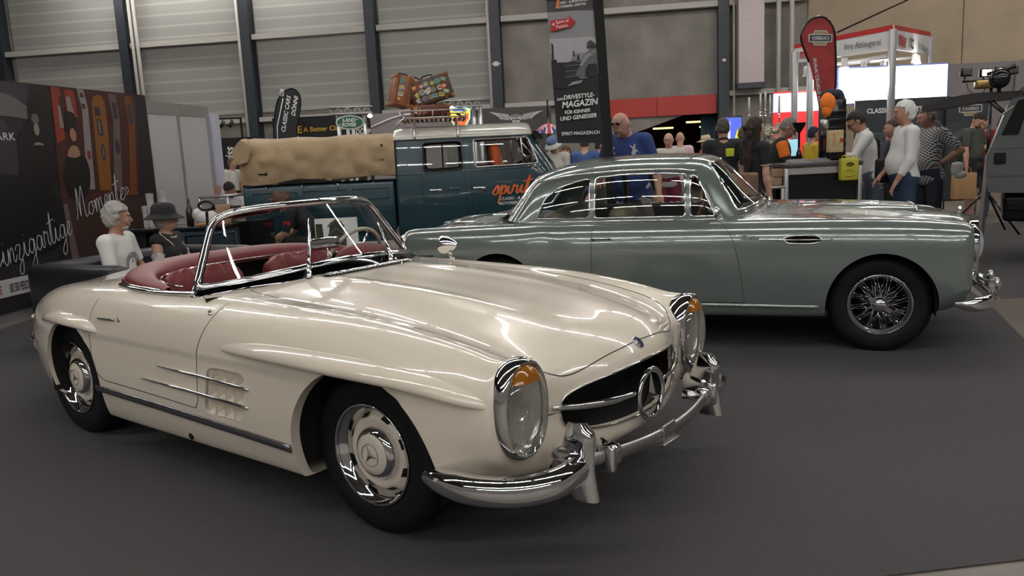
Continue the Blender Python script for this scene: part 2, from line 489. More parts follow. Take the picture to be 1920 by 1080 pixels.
for i, s in enumerate((-11.05, -6.95, -2.85, 1.08, 5.5, 9.6, 13.6, 17.42, 24.0)):
    b = MB(); c = BW(s, -.22, 0)
    bwbox(b, s-.15, s+.15, -.42, -.39, 0, 9.4); bwbox(b, s-.15, s+.15, -.03, 0, 0, 9.4); bwbox(b, s-.02, s+.02, -.40, -.02, 0, 9.4); bwbox(b, s-.13, s+.13, -.39, -.03, 0, 9.4)
    struct(b.build('trim_column_%d' % (i+1), COLM))
n = 1
for s0, s1 in ((-14, .9), (1.25, 5.3), (5.68, 9.42), (9.78, 13.42), (13.78, 17.25), (17.6, 23.85), (24.15, 26.3)):
    for z0, z1 in ((5.26, 5.42), (2.76, 2.90)):
        if z0 < 3 and s0 > 17 and s0 < 20: s1_ = 20.3
        else: s1_ = s1
        b = MB(); bwbox(b, s0, s1_, -.34, -.10, z0, z1); struct(b.build('trim_beam_%d' % n, BEAMM)); n += 1
for i, (s, r, z1) in enumerate(((5.83, .055, 9.4), (5.99, .055, 9.4), (9.40, .05, 9.4), (17.22, .045, 9.4), (24.28, .035, 9.4), (25.50, .07, 9.4), (25.86, .07, 9.4))):
    b = MB(); b.tube([BW(s, -.40, 0), BW(s, -.40, z1)], r, 10); struct(b.build('trim_pipe_%d' % (i+1), BEAMM))
# perforated duct
b = MB(); bwbox(b, 24.34, 25.02, -1.0, -.45, 3.05, 9.3); d = tag(b.build('ventilation_duct', mat('duct_lilac', (.42, .36, .36), .55, metal=.2)), 'tall lilac-grey riveted ventilation duct hanging down the concrete wall', 'duct')
b = MB()
for k in range(16):
    for j in (0, 1):
        b.ell(BW(24.50+.22*j+(.03 if k % 2 else 0), -1.005, 3.3+k*.36), (.022, .022, .028), 8)
b.build('rivets', WHITE, d); b = MB(); bwbox(b, 24.30, 25.06, -1.05, -.40, 2.90, 3.05); b.build('duct_outlet', COLM, d)
b = MB(); b.rbox(BW(17.42, -.45, 4.05), (.16, .05, .15), .03, rz=BW_A); b.rbox(BW(17.42, -.45, 4.05), (.26, .03, .05), .015, rz=BW_A); tag(b.build('wall_sensor', WHITE), 'small white sensor box on the dark column left of the tall banner', 'sensor')
b = MB(); b.rbox(BW(24.0, -.45, 3.75), (.10, .04, .08), .01, rz=BW_A); tag(b.build('switch_box', WHITE), 'tiny white box on the dark column left of the duct', 'box')
# right wall, tan cladding, with seams
p0 = BW(26.35, -.1, 0); p1 = Vector((24.5, 12.5, 0))
def segwall(nm, p0, p1, z0, z1, m, th=.2, seams=0):
    d = (p1-p0); L = d.length; a = math.atan2(d.y, d.x); b = MB(); c = (p0+p1)/2
    k = max(1, seams)
    for i in range(k):
        q = p0+d*((i+.5)/k); b.box((q.x-math.sin(a)*th/2, q.y+math.cos(a)*th/2, (z0+z1)/2), (L/k-(.02 if seams else 0), th, z1-z0), rz=a)
    return struct(b.build(nm, m))
segwall('wall_right', p0, p1, 0, 9.4, TANM, .2, 5)
segwall('wall_right_backing', p0+Vector((.2, .2, 0)), p1+Vector((.2, .2, 0)), 0, 9.4, COLM)
b = MB(); b.tube([Vector((8.2, 20.5, 3.95)), Vector((11.0, 20.0, 5.1)), Vector((14, 19.3, 6.6))], .02, 6); tag(b.build('cable', BLACKG), 'thin black cable sloping up across the tan wall behind the white booth', 'cable')
# ceiling
b = MB(); b.box((0, 8, 9.55), (70, 50, .1)); struct(b.build('ceiling', mat('ceiling_dark', (.045, .042, .04), .8)))
# rows of fluorescent lamps
TUBE = mat('fluorescent_tube', (1, 1, 1), emit=(1.0, .965, .91), estr=LAMP_POWER)
def ceiling_lamp():
    t = thing('ceiling_lamp', 'long fluorescent strip lamp hanging under the hall ceiling, one of many rows', 'lamp', (0, 0, 7.6), 0, 'fluorescent strip lamps in rows under the ceiling')
    b = MB(); b.box((0, 0, .07), (2.4, .16, .06)); b.tube([(-.9, 0, .1), (-.9, 0, 1.9)], .01, 4); b.tube([(.9, 0, .1), (.9, 0, 1.9)], .01, 4); b.build('housing', WHITE, t)
    b = MB(); b.rbox((0, 0, .01), (2.3, .085, .05), .015); b.build('tube', TUBE, t)
    return t
lamp0 = ceiling_lamp(); first = True
for r in range(-2, 4):
    for k in range(-5, 6):
        o = lamp0 if first else copy_tree(lamp0); first = False
        yy = r*8.2+1.0; o.location = (k*2.75+(.5 if r % 2 else 0)+.15*r, yy-.153*k*2.75*.0, 7.6)
        o.rotation_euler = (0, 0, -.0)
# ---------------------------------------------------------------- left partition wall with banner
LWO = Vector((-5.15, 8.03, 0)); LWA = 1.419
LWx = Vector((math.cos(LWA), math.sin(LWA), 0)); LWn = Vector((math.sin(LWA), -math.cos(LWA), 0))   # toward the viewer
def LW(s, z, off=0): return LWO+LWx*s+LWn*off+Vector((0, 0, z))
b = MB()
def lwbox(mb, s0, s1, o0, o1, z0, z1): c = LW((s0+s1)/2, (z0+z1)/2, (o0+o1)/2); mb.box(c, (s1-s0, abs(o1-o0), z1-z0), rz=LWA); return mb
lwbox(b, -5.5, 3.0, -.10, -.03, 0, 2.40); struct(b.build('wall_left', WHITE))
b = MB()
for s0, s1 in ((3.03, 3.76), (3.80, 4.58)): lwbox(b, s0, s1, -.08, -.03, .04, 2.2)
pw = tag(b.build('partition_wall', mat('partition_grey', (.42, .41, .42), .7)), 'pale grey partition wall panels beyond the dark picture banner', 'partition')
b = MB(); lwbox(b, 3.0, 4.62, -.10, -.02, 2.2, 2.36); 
for s in (3.01, 3.78, 4.60): lwbox(b, s-.025, s+.025, -.10, -.015, 0, 2.36)
b.build('frame', ALU, pw)
b = MB(); lwbox(b, 4.66, 4.80, -.30, .06, 0, 2.25); tag(b.build('end_panel', mat('pale_blue_panel', (.45, .46, .55), .6)), 'narrow pale blue panel closing the end of the grey partition', 'panel')
# banner
b = MB(); lwbox(b, -5.0, 3.0, -.02, .0, .10, 2.43); bn = tag(b.build('picture_banner', mat('banner_black', (.012, .010, .012), .5)), 'large dark picture banner with vintage fuel pumps and white handwriting', 'banner')
b = MB(); MBn = frame(LW(0, 0, .002), LWx, (0, 0, 1))
def P4(m, pts, z=.002): shape(b, m, pts, MBn, z)
dk = mat('print_dark_red', (.045, .010, .008), .5); rd = mat('print_red', (.20, .025, .012), .5); og = mat('print_ochre', (.17, .065, .010), .5); gw = mat('print_warm_white', (.20, .18, .18), .5); gp = mat('print_plum_grey', (.10, .075, .08), .5)
db = mat('print_brown', (.035, .018, .014), .5); gl = mat('print_gloss_black', (.006, .006, .008), .4); sk = mat('print_skin', (.28, .15, .10), .5); sv = mat('print_silver', (.10, .095, .10), .5); vd = mat('print_violet_dark', (.03, .022, .035), .5)
P4(dk, [(1.13, 1.15), (1.20, 2.42), (2.78, 2.42), (2.62, 1.15)]); P4(db, [(1.15, .45), (1.15, 1.15), (2.85, 1.12), (2.9, .5)])
P4(vd, [(-5, 1.8), (-5, 2.42), (.85, 2.42), (.85, 2.2), (.40, 2.33), (-2, 2.36)], .0025); P4(sv, spl([(-3.0, 2.30), (-.5, 2.36), (.45, 2.31), (.75, 2.22), (.90, 2.10), (.85, 2.05), (.4, 2.08), (-.6, 2.07), (-3.0, 2.0)], 4), .003)
P4(vd, [(-3, 1.4), (-3, 2.0), (.45, 2.04), (.62, 1.7), (.5, 1.4)], .003); P4(gl, ellpts(.86, 1.62, .30, .40), .004); P4(gl, spl([(-2.5, 1.45), (0, 1.5), (.6, 1.45), (1.1, 1.2), (1.22, .9), (.6, .6), (-2.5, .5)], 4), .0035); P4(gl, ellpts(.93, 2.05, .14, .30), .0038)
P4(sv, ellpts(.90, 2.06, .055, .055), .005); P4(mat('print_lamp', (.22, .19, .15), .4), ellpts(.90, 1.95, .04, .065), .005); P4(gw, spl([(.82, 1.78), (.86, 1.81), (.93, 1.81), (.98, 1.78), (.9, 1.785)], 3), .006)
P4(rd, [(1.19, 1.80), (1.20, 2.42), (1.30, 2.42), (1.34, 1.85)], .004); P4(gw, [(1.27, 1.97), (1.28, 2.22), (1.32, 2.22), (1.34, 1.98)], .005); P4(rd, ellpts(1.30, 2.36, .06, .06), .005)
P4(rd, [(1.42, 2.1), (1.42, 2.40), (1.58, 2.40), (1.60, 2.1)], .004); P4(gw, [(1.44, 2.14), (1.43, 2.32), (1.50, 2.33), (1.54, 2.14)], .005)
P4(gw, [(1.64, 2.43), (1.76, 2.42), (1.80, 2.2), (1.74, 1.27), (1.60, 1.27), (1.69, 2.2)], .004); P4(vd, [(1.68, 2.33), (1.68, 2.38), (1.74, 2.38), (1.75, 2.33)], .005); P4(vd, [(1.70, 2.2), (1.69, 2.26), (1.75, 2.26), (1.76, 2.2)], .005); P4(rd, [(1.68, 1.62), (1.68, 1.72), (1.74, 1.72), (1.74, 1.62)], .005)
P4(og, spl([(1.87, 2.22), (1.90, 2.32), (1.98, 2.37), (2.08, 2.36), (2.13, 2.26)], 4)+[(2.12, 1.9), (2.05, 1.23), (1.83, 1.25)], .004); P4(vd, [(1.91, 2.13), (1.91, 2.23), (2.01, 2.23), (2.02, 2.13)], .005); P4(vd, [(1.93, 1.90), (1.92, 2.09), (2.02, 2.09), (2.03, 1.90)], .005); P4(sv, [(1.95, 1.92), (1.94, 2.07), (1.98, 2.07), (1.99, 1.92)], .006); P4(vd, ellpts(1.98, 1.70, .04, .10), .005); P4(sv, ellpts(1.98, 1.70, .02, .06), .006)
P4(gp, [(2.21, 2.41), (2.36, 2.39), (2.38, 2.1), (2.26, 1.21), (2.10, 1.23), (2.25, 2.1)], .004); P4(vd, [(2.27, 2.1), (2.26, 2.3), (2.34, 2.3), (2.35, 2.1)], .005); P4(vd, ellpts(2.27, 1.76, .05, .09), .005)
P4(mat('print_amber', (.13, .04, .008), .5), [(2.53, 2.40), (2.69, 2.39), (2.70, 2.1), (2.56, 1.15), (2.40, 1.16), (2.55, 2.0)], .004); P4(vd, [(2.58, 2.05), (2.58, 2.3), (2.66, 2.3), (2.66, 2.05)], .005)
P4(gl, spl([(1.33, 1.94), (1.36, 1.99), (1.38, 2.14), (1.47, 2.16), (1.54, 2.12), (1.55, 1.97), (1.57, 1.93)], 4), .007); P4(sk, ellpts(1.47, 1.90, .055, .075), .0075); P4(sk, spl([(1.32, 1.62), (1.36, 1.73), (1.45, 1.78), (1.53, 1.75), (1.56, 1.62)], 4), .0068); P4(gl, spl([(1.32, 1.66), (1.45, 1.64), (1.62, 1.66), (1.68, 1.45), (1.58, 1.2), (1.3, 1.2), (1.22, 1.45)], 4), .0072); P4(gw, ellpts(1.49, 1.865, .02, .008), .008)
P4(gp, [(1.15, 1.13), (1.22, 1.13), (1.30, .50), (1.18, .50)], .005)
b.build('printed_picture', None, bn)
b = MB(); b.use(mat('banner_white_ink', (.50, .50, .50), .6)); text_mb(b, 'MARK', .105, MBn @ Matrix.Translation((.30, 1.835, .009)), .02, 0, 0, .95, spacing=1.1) if 0 else text_mb(b, 'PARK', .105, MBn @ Matrix.Translation((.225, 1.835, .009)), .02, 0, 0, 1.25, spacing=1.1)
Mw = MBn @ Matrix.Translation((-.02, .53, .009)) @ Matrix.Rotation(.205, 4, 'Z'); w_ = text_script(b, 'Einzigartige', Mw, .36, .012, .12, .0, .70); b.build('handwriting', None, bn); b = MB(); b.use(mat('banner_white_ink', (.50, .50, .50), .6)); text_script(b, '', Mw, .3, .01)
text_script(b, 'Momente\u00bb', MBn @ Matrix.Translation((1.36, .93, .009)) @ Matrix.Rotation(.20, 4, 'Z'), .36, .012, .10, 0, .84); b.build('handwriting', None, bn)
b = MB(); shape(b, mat('banner_white_strip', (.40, .39, .40), .6), [(-5, .262), (2.98, .262), (2.98, .44), (-5, .44)], MBn, .004); st_ = b.build('text_strip', None, bn)
b = MB(); b.use(mat('strip_red', (.25, .02, .02), .6)); text_mb(b, 'MIETBARE', .125, MBn @ Matrix.Translation((-.115, .300, .006)), .02, 0, 0, .36); b.use(BLACK); text_mb(b, 'BIS 500 PERSONEN', .125, MBn @ Matrix.Translation((.195, .300, .006)), .02, 0, 0, .345); b.build('strip_lettering', None, st_)
b = MB(); lwbox(b, -5.5, 3.0, -.035, -.022, 0, .12); struct(b.build('baseboard_left', ALU))
b = MB()
for s in (.52, -1.0): b.tube([LW(s, 0, .06), LW(s, .35, .02)], .012, 6)
tag(b.build('banner_clamps', COLM), 'thin dark support rods at the foot of the picture banner', 'support')
# ================================================================ people
def _nets(f, o, h):
    s = f < 0; nx, ny, nz = f.shape
    c = [(i, j, k) for i in (0, 1) for j in (0, 1) for k in (0, 1)]
    cs = s[:-1, :-1, :-1].astype(np.int8)*0
    for i, j, k in c: cs += s[i:nx-1+i, j:ny-1+j, k:nz-1+k]
    m = (cs > 0) & (cs < 8); I = np.argwhere(m)
    if len(I) == 0: return np.zeros((0, 3)), []
    acc = np.zeros((len(I), 3)); cnt = np.zeros(len(I))
    E = [(a, b) for a in c for b in c if sum(abs(p-q) for p, q in zip(a, b)) == 1 and a < b]
    for a, b in E:
        A = I+np.array(a); B = I+np.array(b); fa = f[A[:, 0], A[:, 1], A[:, 2]]; fb = f[B[:, 0], B[:, 1], B[:, 2]]
        x = (fa < 0) != (fb < 0); t = np.where(x, fa/np.where(x, fa-fb, 1), 0)
        acc += np.where(x[:, None], A+(B-A)*t[:, None], 0); cnt += x
    V = (acc/cnt[:, None])*h+o; idx = -np.ones(m.shape, int); idx[m] = np.arange(len(I)); F = []
    for ax in range(3):
        sl0 = [slice(None)]*3; sl1 = [slice(None)]*3; sl0[ax] = slice(0, -1); sl1[ax] = slice(1, None)
        d = s[tuple(sl0)] != s[tuple(sl1)]; P = np.argwhere(d); b_, c_ = (ax+1) % 3, (ax+2) % 3
        ok = (P[:, b_] > 0) & (P[:, c_] > 0) & (P[:, b_] < f.shape[b_]-1) & (P[:, c_] < f.shape[c_]-1); P = P[ok]
        def at(db, dc): Q = P.copy(); Q[:, b_] -= db; Q[:, c_] -= dc; return idx[Q[:, 0], Q[:, 1], Q[:, 2]]
        q = np.stack([at(1, 1), at(0, 1), at(0, 0), at(1, 0)], 1); fl = ~s[P[:, 0], P[:, 1], P[:, 2]]; q[fl] = q[fl][:, ::-1]; F += q.tolist()
    return V, F
class SD:
    """smooth union of tapered capsules and ellipsoids, meshed once"""
    def __init__(s): s.p = []
    def cap(s, a, b, ra, rb, k=.02, cuts=(), flat=None): s.p.append(('c', np.array(a, float), np.array(b, float), ra, rb, k, cuts, flat)); return s
    def ell(s, c, r, k=.02, R=None, cuts=()): s.p.append(('e', np.array(c, float), np.array(r if hasattr(r, '__len__') else (r, r, r), float), R, 0, k, cuts, None)); return s
    def mesh(s, h, cuts=(), sub=(), orc=None):
        lo = np.full(3, 1e9); hi = -lo; bb = []
        for p in s.p:
            if p[0] == 'c': r = max(p[3], p[4]); l, u = np.minimum(p[1], p[2])-r, np.maximum(p[1], p[2])+r
            else: r = p[2].max(); l, u = p[1]-r, p[1]+r
            bb.append((l, u)); lo = np.minimum(lo, l); hi = np.maximum(hi, u)
        lo -= 3*h; hi += 3*h; n = np.ceil((hi-lo)/h).astype(int)+1; f = np.full(n, .2); ax = [lo[i]+h*np.arange(n[i]) for i in range(3)]
        for p, (l, u) in zip(s.p, bb):
            k = p[5]; i0 = np.maximum(((l-k*2-.01-lo)/h).astype(int), 0); i1 = np.minimum(np.ceil((u+k*2+.01-lo)/h).astype(int)+1, n)
            X, Y, Z = np.meshgrid(ax[0][i0[0]:i1[0]], ax[1][i0[1]:i1[1]], ax[2][i0[2]:i1[2]], indexing='ij'); Q = np.stack([X, Y, Z], -1)
            if p[0] == 'c':
                ab = p[2]-p[1]; t = np.clip(((Q-p[1])@ab)/(ab@ab+1e-12), 0, 1); d = np.linalg.norm(Q-p[1]-t[..., None]*ab, axis=-1)-(p[3]+(p[4]-p[3])*t)
            else:
                W = Q-p[1]
                if p[3] is not None: W = W@np.array(p[3])
                k0 = np.linalg.norm(W/p[2], axis=-1); k1 = np.linalg.norm(W/p[2]**2, axis=-1); d = k0*(k0-1)/np.maximum(k1, 1e-9)
            for pt, nn in p[6]: d = np.maximum(d, (Q-np.array(pt))@np.array(nn))
            S = tuple(slice(a, b) for a, b in zip(i0, i1)); g = f[S]; hh = np.clip(.5+.5*(g-d)/k, 0, 1); f[S] = g*(1-hh)+d*hh-k*hh*(1-hh)
        if orc:
            X, Y, Z = np.meshgrid(*ax, indexing='ij'); Q = np.stack([X, Y, Z], -1); g = np.minimum.reduce([(Q-np.array(pt))@np.array(nn) for pt, nn in orc]); f = np.maximum(f, g)
        if cuts or sub:
            X, Y, Z = np.meshgrid(*ax, indexing='ij'); Q = np.stack([X, Y, Z], -1)
            for pt, nn in cuts: f = np.maximum(f, (Q-np.array(pt))@np.array(nn))
            for a, b, r in sub:
                a, b = np.array(a), np.array(b); ab = b-a; t = np.clip(((Q-a)@ab)/(ab@ab), 0, 1); f = np.maximum(f, -(np.linalg.norm(Q-a-t[..., None]*ab, axis=-1)-r))
        return _nets(f, lo, h)
def nrm(v): v = np.array(v, float); return v/(np.linalg.norm(v) or 1)
SKINS = {'fair': (.46, .26, .19), 'tan': (.36, .19, .13), 'dark': (.20, .10, .07)}
def person(label, loc, face, H=1.76, skin='fair', lean=0, fat=0., top=None, sleeve=.55, hem=.86, bottom=None, leglen=1., legs=((.0, .02), (.0, .02)), sit=None, arms=None,
           hair=None, hairc=(.05, .03, .02), beard=None, shoes=(.02, .02, .02), head=(0, 0), res=.013, group=None, fem=False, collar=False, tuck=False, extra=None, hands=True, glasses=None, side=0, z0=0.):
    """face = heading of the person in degrees; arms: (upper dir, fore dir) for right, left in body frame (x right, y forward, z up)"""
    sc = H/1.76
    t = thing('person', label, 'person', (loc[0], loc[1], z0), math.radians(face-90), group)
    pel = np.array([0, 0, .94 if sit is None else sit+.09]); dz = pel[2]-.94
    ca, sa = math.cos(-math.radians(lean)), math.sin(-math.radians(lean)); cb, sb = math.cos(math.radians(side)), math.sin(math.radians(side))
    def U(x, y, z):
        q = np.array([x, y, z-.94]); q = np.array([q[0], ca*q[1]-sa*q[2], sa*q[1]+ca*q[2]]); q = np.array([cb*q[0]+sb*q[2], q[1], -sb*q[0]+cb*q[2]]); return q+pel
    up = nrm(U(0, 0, 1.9)-U(0, 0, .94)); fw = nrm(U(0, 1, .94)-U(0, 0, .94)); rt_ = np.array([1., 0, 0])
    hy, hp = math.radians(head[0]), math.radians(head[1]+7); nb = U(0, -.005, 1.50)
    def Hd(x, y, z):
        q = np.array([x, y, z-1.53]); q = np.array([q[0], math.cos(hp)*q[1]+math.sin(hp)*q[2]*1, -math.sin(hp)*q[1]+math.cos(hp)*q[2]]); q = np.array([math.cos(hy)*q[0]+math.sin(hy)*q[1], -math.sin(hy)*q[0]+math.cos(hy)*q[1], q[2]])
        return U(*(q+np.array([0, .005, 1.53])))
    o = np.array; hR = np.stack([nrm(Hd(1, 0, 1.6)-Hd(0, 0, 1.6)), nrm(Hd(0, 1, 1.6)-Hd(0, 0, 1.6)), nrm(Hd(0, 0, 2.6)-Hd(0, 0, 1.6))], 1)
    uR = np.stack([nrm(U(1, 0, 1)-U(0, 0, 1)), fw, up], 1); sw = .165 if fem else .185
    if arms is None: arms = (((.12, .02, -1), (.05, .15, -1)), ((-.12, .02, -1), (-.05, .15, -1)))
    SH = [U(sw, -.005, 1.425), U(-sw, -.005, 1.425)]; EL = []; WR = []
    for i in (0, 1): EL.append(SH[i]+.285*nrm(arms[i][0])); WR.append(EL[i]+.25*nrm(arms[i][1]))
    hips = [pel+o([.09, 0, -.03]), pel+o([-.09, 0, -.03])]; KN = []; AN = []
    for i in (0, 1):
        if sit is None:
            a, b = legs[i]; k = hips[i]+.42*nrm([.02*(1-2*i), a, -1]); KN.append(k); n_ = k+.405*nrm([0, b-.04, -1]); AN.append(n_)
        else:
            k = hips[i]+.43*nrm([.10*(1-2*i), 1, legs[i][0]]); KN.append(k); AN.append(k+nrm([0, legs[i][1], -1])*max(.25, k[2]-.09))
    if sit is None:
        dzg = .085-min(a[2] for a in AN); t.location.z = z0+0
        for L_ in (SH, EL, WR, hips, KN, AN):
            pass
    # --- body mesh
    def torso(s, g=0.):
        s.ell(U(0, .005, 1.29), (.150+g+fat*.3, .100+g+fat*.4, .185+g), .05, uR); s.cap(SH[0]+(SH[1]-SH[0])*.08, SH[1]+(SH[0]-SH[1])*.08, .058+g, .058+g, .05)
        s.ell(U(0, .01+fat*.55, 1.10), (.128+g+fat*.6, .088+g+fat*.9, .15+g+fat*.3), .06, uR); s.ell(U(0, -.005, .96), (.158+g+fat*.3, .105+g+fat*.3, .115+g), .05, uR)
        if fem:
            for sx in (-1, 1): s.ell(U(.075*sx, .085, 1.30), (.062+g*.6, .06+g*.6, .06+g*.6), .03)
    s = SD(); torso(s)
    for i in (0, 1):
        s.cap(SH[i], EL[i], .050, .038, .03); s.cap(EL[i], EL[i]+(WR[i]-EL[i])*.35, .039, .041, .02); s.cap(EL[i]+(WR[i]-EL[i])*.3, WR[i], .041, .027, .02)
        s.cap(hips[i], KN[i], .082, .056, .04); s.cap(KN[i], KN[i]+(AN[i]-KN[i])*.35+o([0, -.012, 0]), .054, .054, .02); s.cap(KN[i]+(AN[i]-KN[i])*.3, AN[i], .052, .036, .02); s.cap(AN[i], AN[i]+o([0, .10, -.045]), .035, .03, .02)
    s.cap(U(0, -.015, 1.44), Hd(0, -.002, 1.56), .058, .052, .03)
    V, F = s.mesh(res); b = MB(); b.add(V*sc, F, True)
    s = SD(); s.ell(Hd(0, .0, 1.650), (.074, .094, .094), .03, hR); s.ell(Hd(0, .028, 1.60), (.062, .070, .085), .03, hR); s.ell(Hd(0, .052, 1.560), (.040, .040, .034), .02, hR); s.cap(U(0, -.012, 1.45), Hd(0, -.004, 1.57), .055, .052, .03)
    s.cap(Hd(0, .098, 1.640), Hd(0, .117, 1.607), .008, .0125, .010); s.ell(Hd(0, .092, 1.662), (.050, .012, .010), .012, hR)
    for sx in (-1, 1): s.ell(Hd(.078*sx, -.004, 1.622), (.010, .020, .032), .008, hR); s.ell(Hd(.034*sx, .075, 1.600), (.022, .020, .022), .02, hR)
    s.ell(Hd(0, .096, 1.573), (.024, .010, .010), .008, hR)
    V, F = s.mesh(min(res*.6, .0075)); b.add(V*sc, F, True)
    if hands:
        for i in (0, 1):
            s = SD(); d = nrm(WR[i]-EL[i]); sd = nrm(np.cross(d, [0, 1, .2])); pn = nrm(np.cross(sd, d))*(1 if i else 1); W = WR[i]
            R_ = np.stack([sd, d, pn], 1); s.cap(W-d*.03, W+d*.02, .026, .026, .012); s.ell(W+d*.055, (.040, .050, .015), .012, R_)
            for j, (off, ln) in enumerate(((-.028, .066), (-.010, .076), (.009, .071), (.027, .056))):
                k0 = W+d*.092+sd*off; k1 = k0+ln*.5*nrm(d-pn*.25+sd*off*3); k2 = k1+ln*.5*nrm(d-pn*1.0); s.cap(k0-d*.02, k1, .0095, .0088, .004); s.cap(k1, k2, .0088, .0072, .003)
            th = sd*(1 if i else -1); k0 = W+d*.03+th*.030; k1 = k0+.040*nrm(d*.8+th*.8-pn*.3); s.cap(k0, k1, .013, .010, .006); s.cap(k1, k1+.028*nrm(d+th*.2-pn*.4), .010, .008, .003)
            V, F = s.mesh(.0062); b.add(V*sc, F, True)
    skn = mat('skin_'+skin, SKINS[skin], .5); b.build('body', skn, t)
    # face
    b = MB(); b.use(mat('eye_white', (.6, .58, .55), .2))
    for sx in (-1, 1): b.ell(Vector(Hd(.031*sx, .080, 1.636)*sc), .0125*sc, 8)
    b.use(mat('iris_dark', (.02, .015, .01), .2))
    for sx in (-1, 1): b.ell(Vector(Hd(.031*sx, .0895, 1.636)*sc), .0055*sc, 8)
    b.build('eyes', None, t)
    b = MB(); b.ell(Vector(Hd(0, .1045, 1.572)*sc), Vector((.021, .006, .006))*sc, 8, Matrix(hR.tolist())); b.build('mouth', mat('lips', (.28, .09, .08), .5), t)
    # hair
    if hair and hair != 'bald':
        s = SD(); g = {'short': .007, 'crop': .003, 'full': .018, 'long': .018, 'medium': .015, 'curly': .028, 'bun': .014}.get(hair, .010)
        s.ell(Hd(0, -.008, 1.658), (.074+g, .092+g, .092+g), .02, hR); s.ell(Hd(0, -.035, 1.605), (.066+g*.8, .060+g*.8, .075), .02, hR)
        cuts = [(Hd(0, 0, 1.575 if hair in ('short', 'crop') else 1.55), nrm(hR@o([0, .1, -1.])))]; orc = [(Hd(0, .083, 1.700), nrm(hR@nrm([0, .25, -1]))), (Hd(0, -.006, 1.62), nrm(hR@nrm([0, 1, -.35]))), ]
        orc.append((Hd(0, .022, 1.66), nrm(hR@nrm([0, 1, .1]))))
        if hair in ('full', 'curly'):
            rn = random.Random(len(label)*7+3)
            for _ in range(46 if hair == 'curly' else 30):
                a = rn.uniform(0, 2*PI); e = rn.uniform(-.2, 1.4); q = o([math.cos(a)*math.cos(e)*(.080+g*.5), math.sin(a)*math.cos(e)*(.095+g*.5)-.012, math.sin(e)*(.095+g*.5)]); s.ell(Hd(q[0], q[1], 1.655+q[2]), .024 if hair == 'curly' else .020, .010)
        V, F = s.mesh(.007 if res < .016 else .010, cuts=cuts, orc=orc); V = V+.0025*np.sin(V[:, [1, 2, 0]]*90+V[:, [2, 0, 1]]*70); b = MB(); b.add(V*sc, F, True)
        if hair == 'long':
            s = SD(); s.cap(Hd(0, -.05, 1.66), Hd(0, -.085, 1.50), .075, .075, .03); s.cap(Hd(0, -.085, 1.50), U(.02, -.11, 1.30), .072, .05, .03); s.cap(U(.02, -.11, 1.32), U(.04, -.12, 1.18), .045, .02, .02)
            for sx in (-1, 1): s.cap(Hd(.07*sx, -.02, 1.64), Hd(.075*sx, -.03, 1.50), .030, .030, .02)
            rn = random.Random(5)
            for _ in range(24): q = rn.uniform(0, 1); s.ell(Hd(rn.uniform(-.07, .07), -.09-.04*rn.random(), 1.66-.36*q), .028, .012)
            V, F = s.mesh(.009); b.add(V*sc, F, True)
        b.build('hair', mat('hair_%s' % label[:14].replace(' ', '_'), hairc, .75, bump=.9, bscale=55), t)
    if beard:
        s = SD(); s.ell(Hd(0, .048, 1.555), (.050, .050, .040), .01, hR); s.ell(Hd(0, .10, 1.590), (.030, .012, .007), .008, hR)
        V, F = s.mesh(.008, cuts=[(Hd(0, 0, 1.598), nrm(hR@o([0, -.35, 1.])))], sub=[]); b = MB(); b.add(V*sc, F, True); b.build('beard', mat('beard_%s' % label[:10].replace(' ', '_'), beard, .8), t)
    if glasses is not None:
        b = MB(); zg = 1.636 if glasses != 'up' else 1.728; yg = .103 if glasses != 'up' else .062
        for sx in (-1, 1):
            b.tube([Vector(Hd(.032*sx+.022*math.cos(a), yg, zg+.016*math.sin(a))*sc) for a in np.linspace(0, 2*PI, 15)[:-1]], .0028*sc, 5, closed=True); b.tube([Vector(Hd(.055*sx, yg, zg)*sc), Vector(Hd(.082*sx, .0, zg-.005)*sc)], .0025*sc, 5)
            if glasses == 'up': b.ell(Vector(Hd(.032*sx, yg, zg)*sc), Vector((.021, .006, .015))*sc, 10, Matrix(hR.tolist()))
        b.build('glasses', BLACKG, t)
    # top
    if top is not None:
        s = SD(); torso(s, .013)
        for i in (0, 1):
            L_ = .285; q = min(1, sleeve); e = SH[i]+(EL[i]-SH[i])*q; d = nrm(EL[i]-SH[i]); s.cap(SH[i], e, .066, .056-.004*q, .03, cuts=((e, d),) if sleeve <= 1 else ())
            if sleeve > 1: q = min(1, sleeve-1)*.96; e = EL[i]+(WR[i]-EL[i])*q; s.cap(EL[i], e, .053, .040, .02, cuts=((e, nrm(WR[i]-EL[i])),))
        cuts = [(U(0, 0, hem), -up)]
        if hem < .90 : s.ell(U(0, -.005, .90), (.165+fat*.4, .118+fat*.35, .12), .05, uR)
        V, F = s.mesh(res, cuts=cuts, sub=[(U(0, -.012, 1.462), Hd(0, 0, 1.62), .066)]); b = MB(); b.add(V*sc, F, True)
        nm = 'shirt'; so = b.build(nm, top, t)
        if collar:
            b = MB(); b.tube([Vector((nb+uR@o([.062*math.cos(a), .062*math.sin(a)+.008, -.025*math.sin(a)-.018]))*sc) for a in np.linspace(PI*.62, PI*2.38, 20)], .013*sc, 6, flat=(1.5, .6)); b.build('collar', top, so)
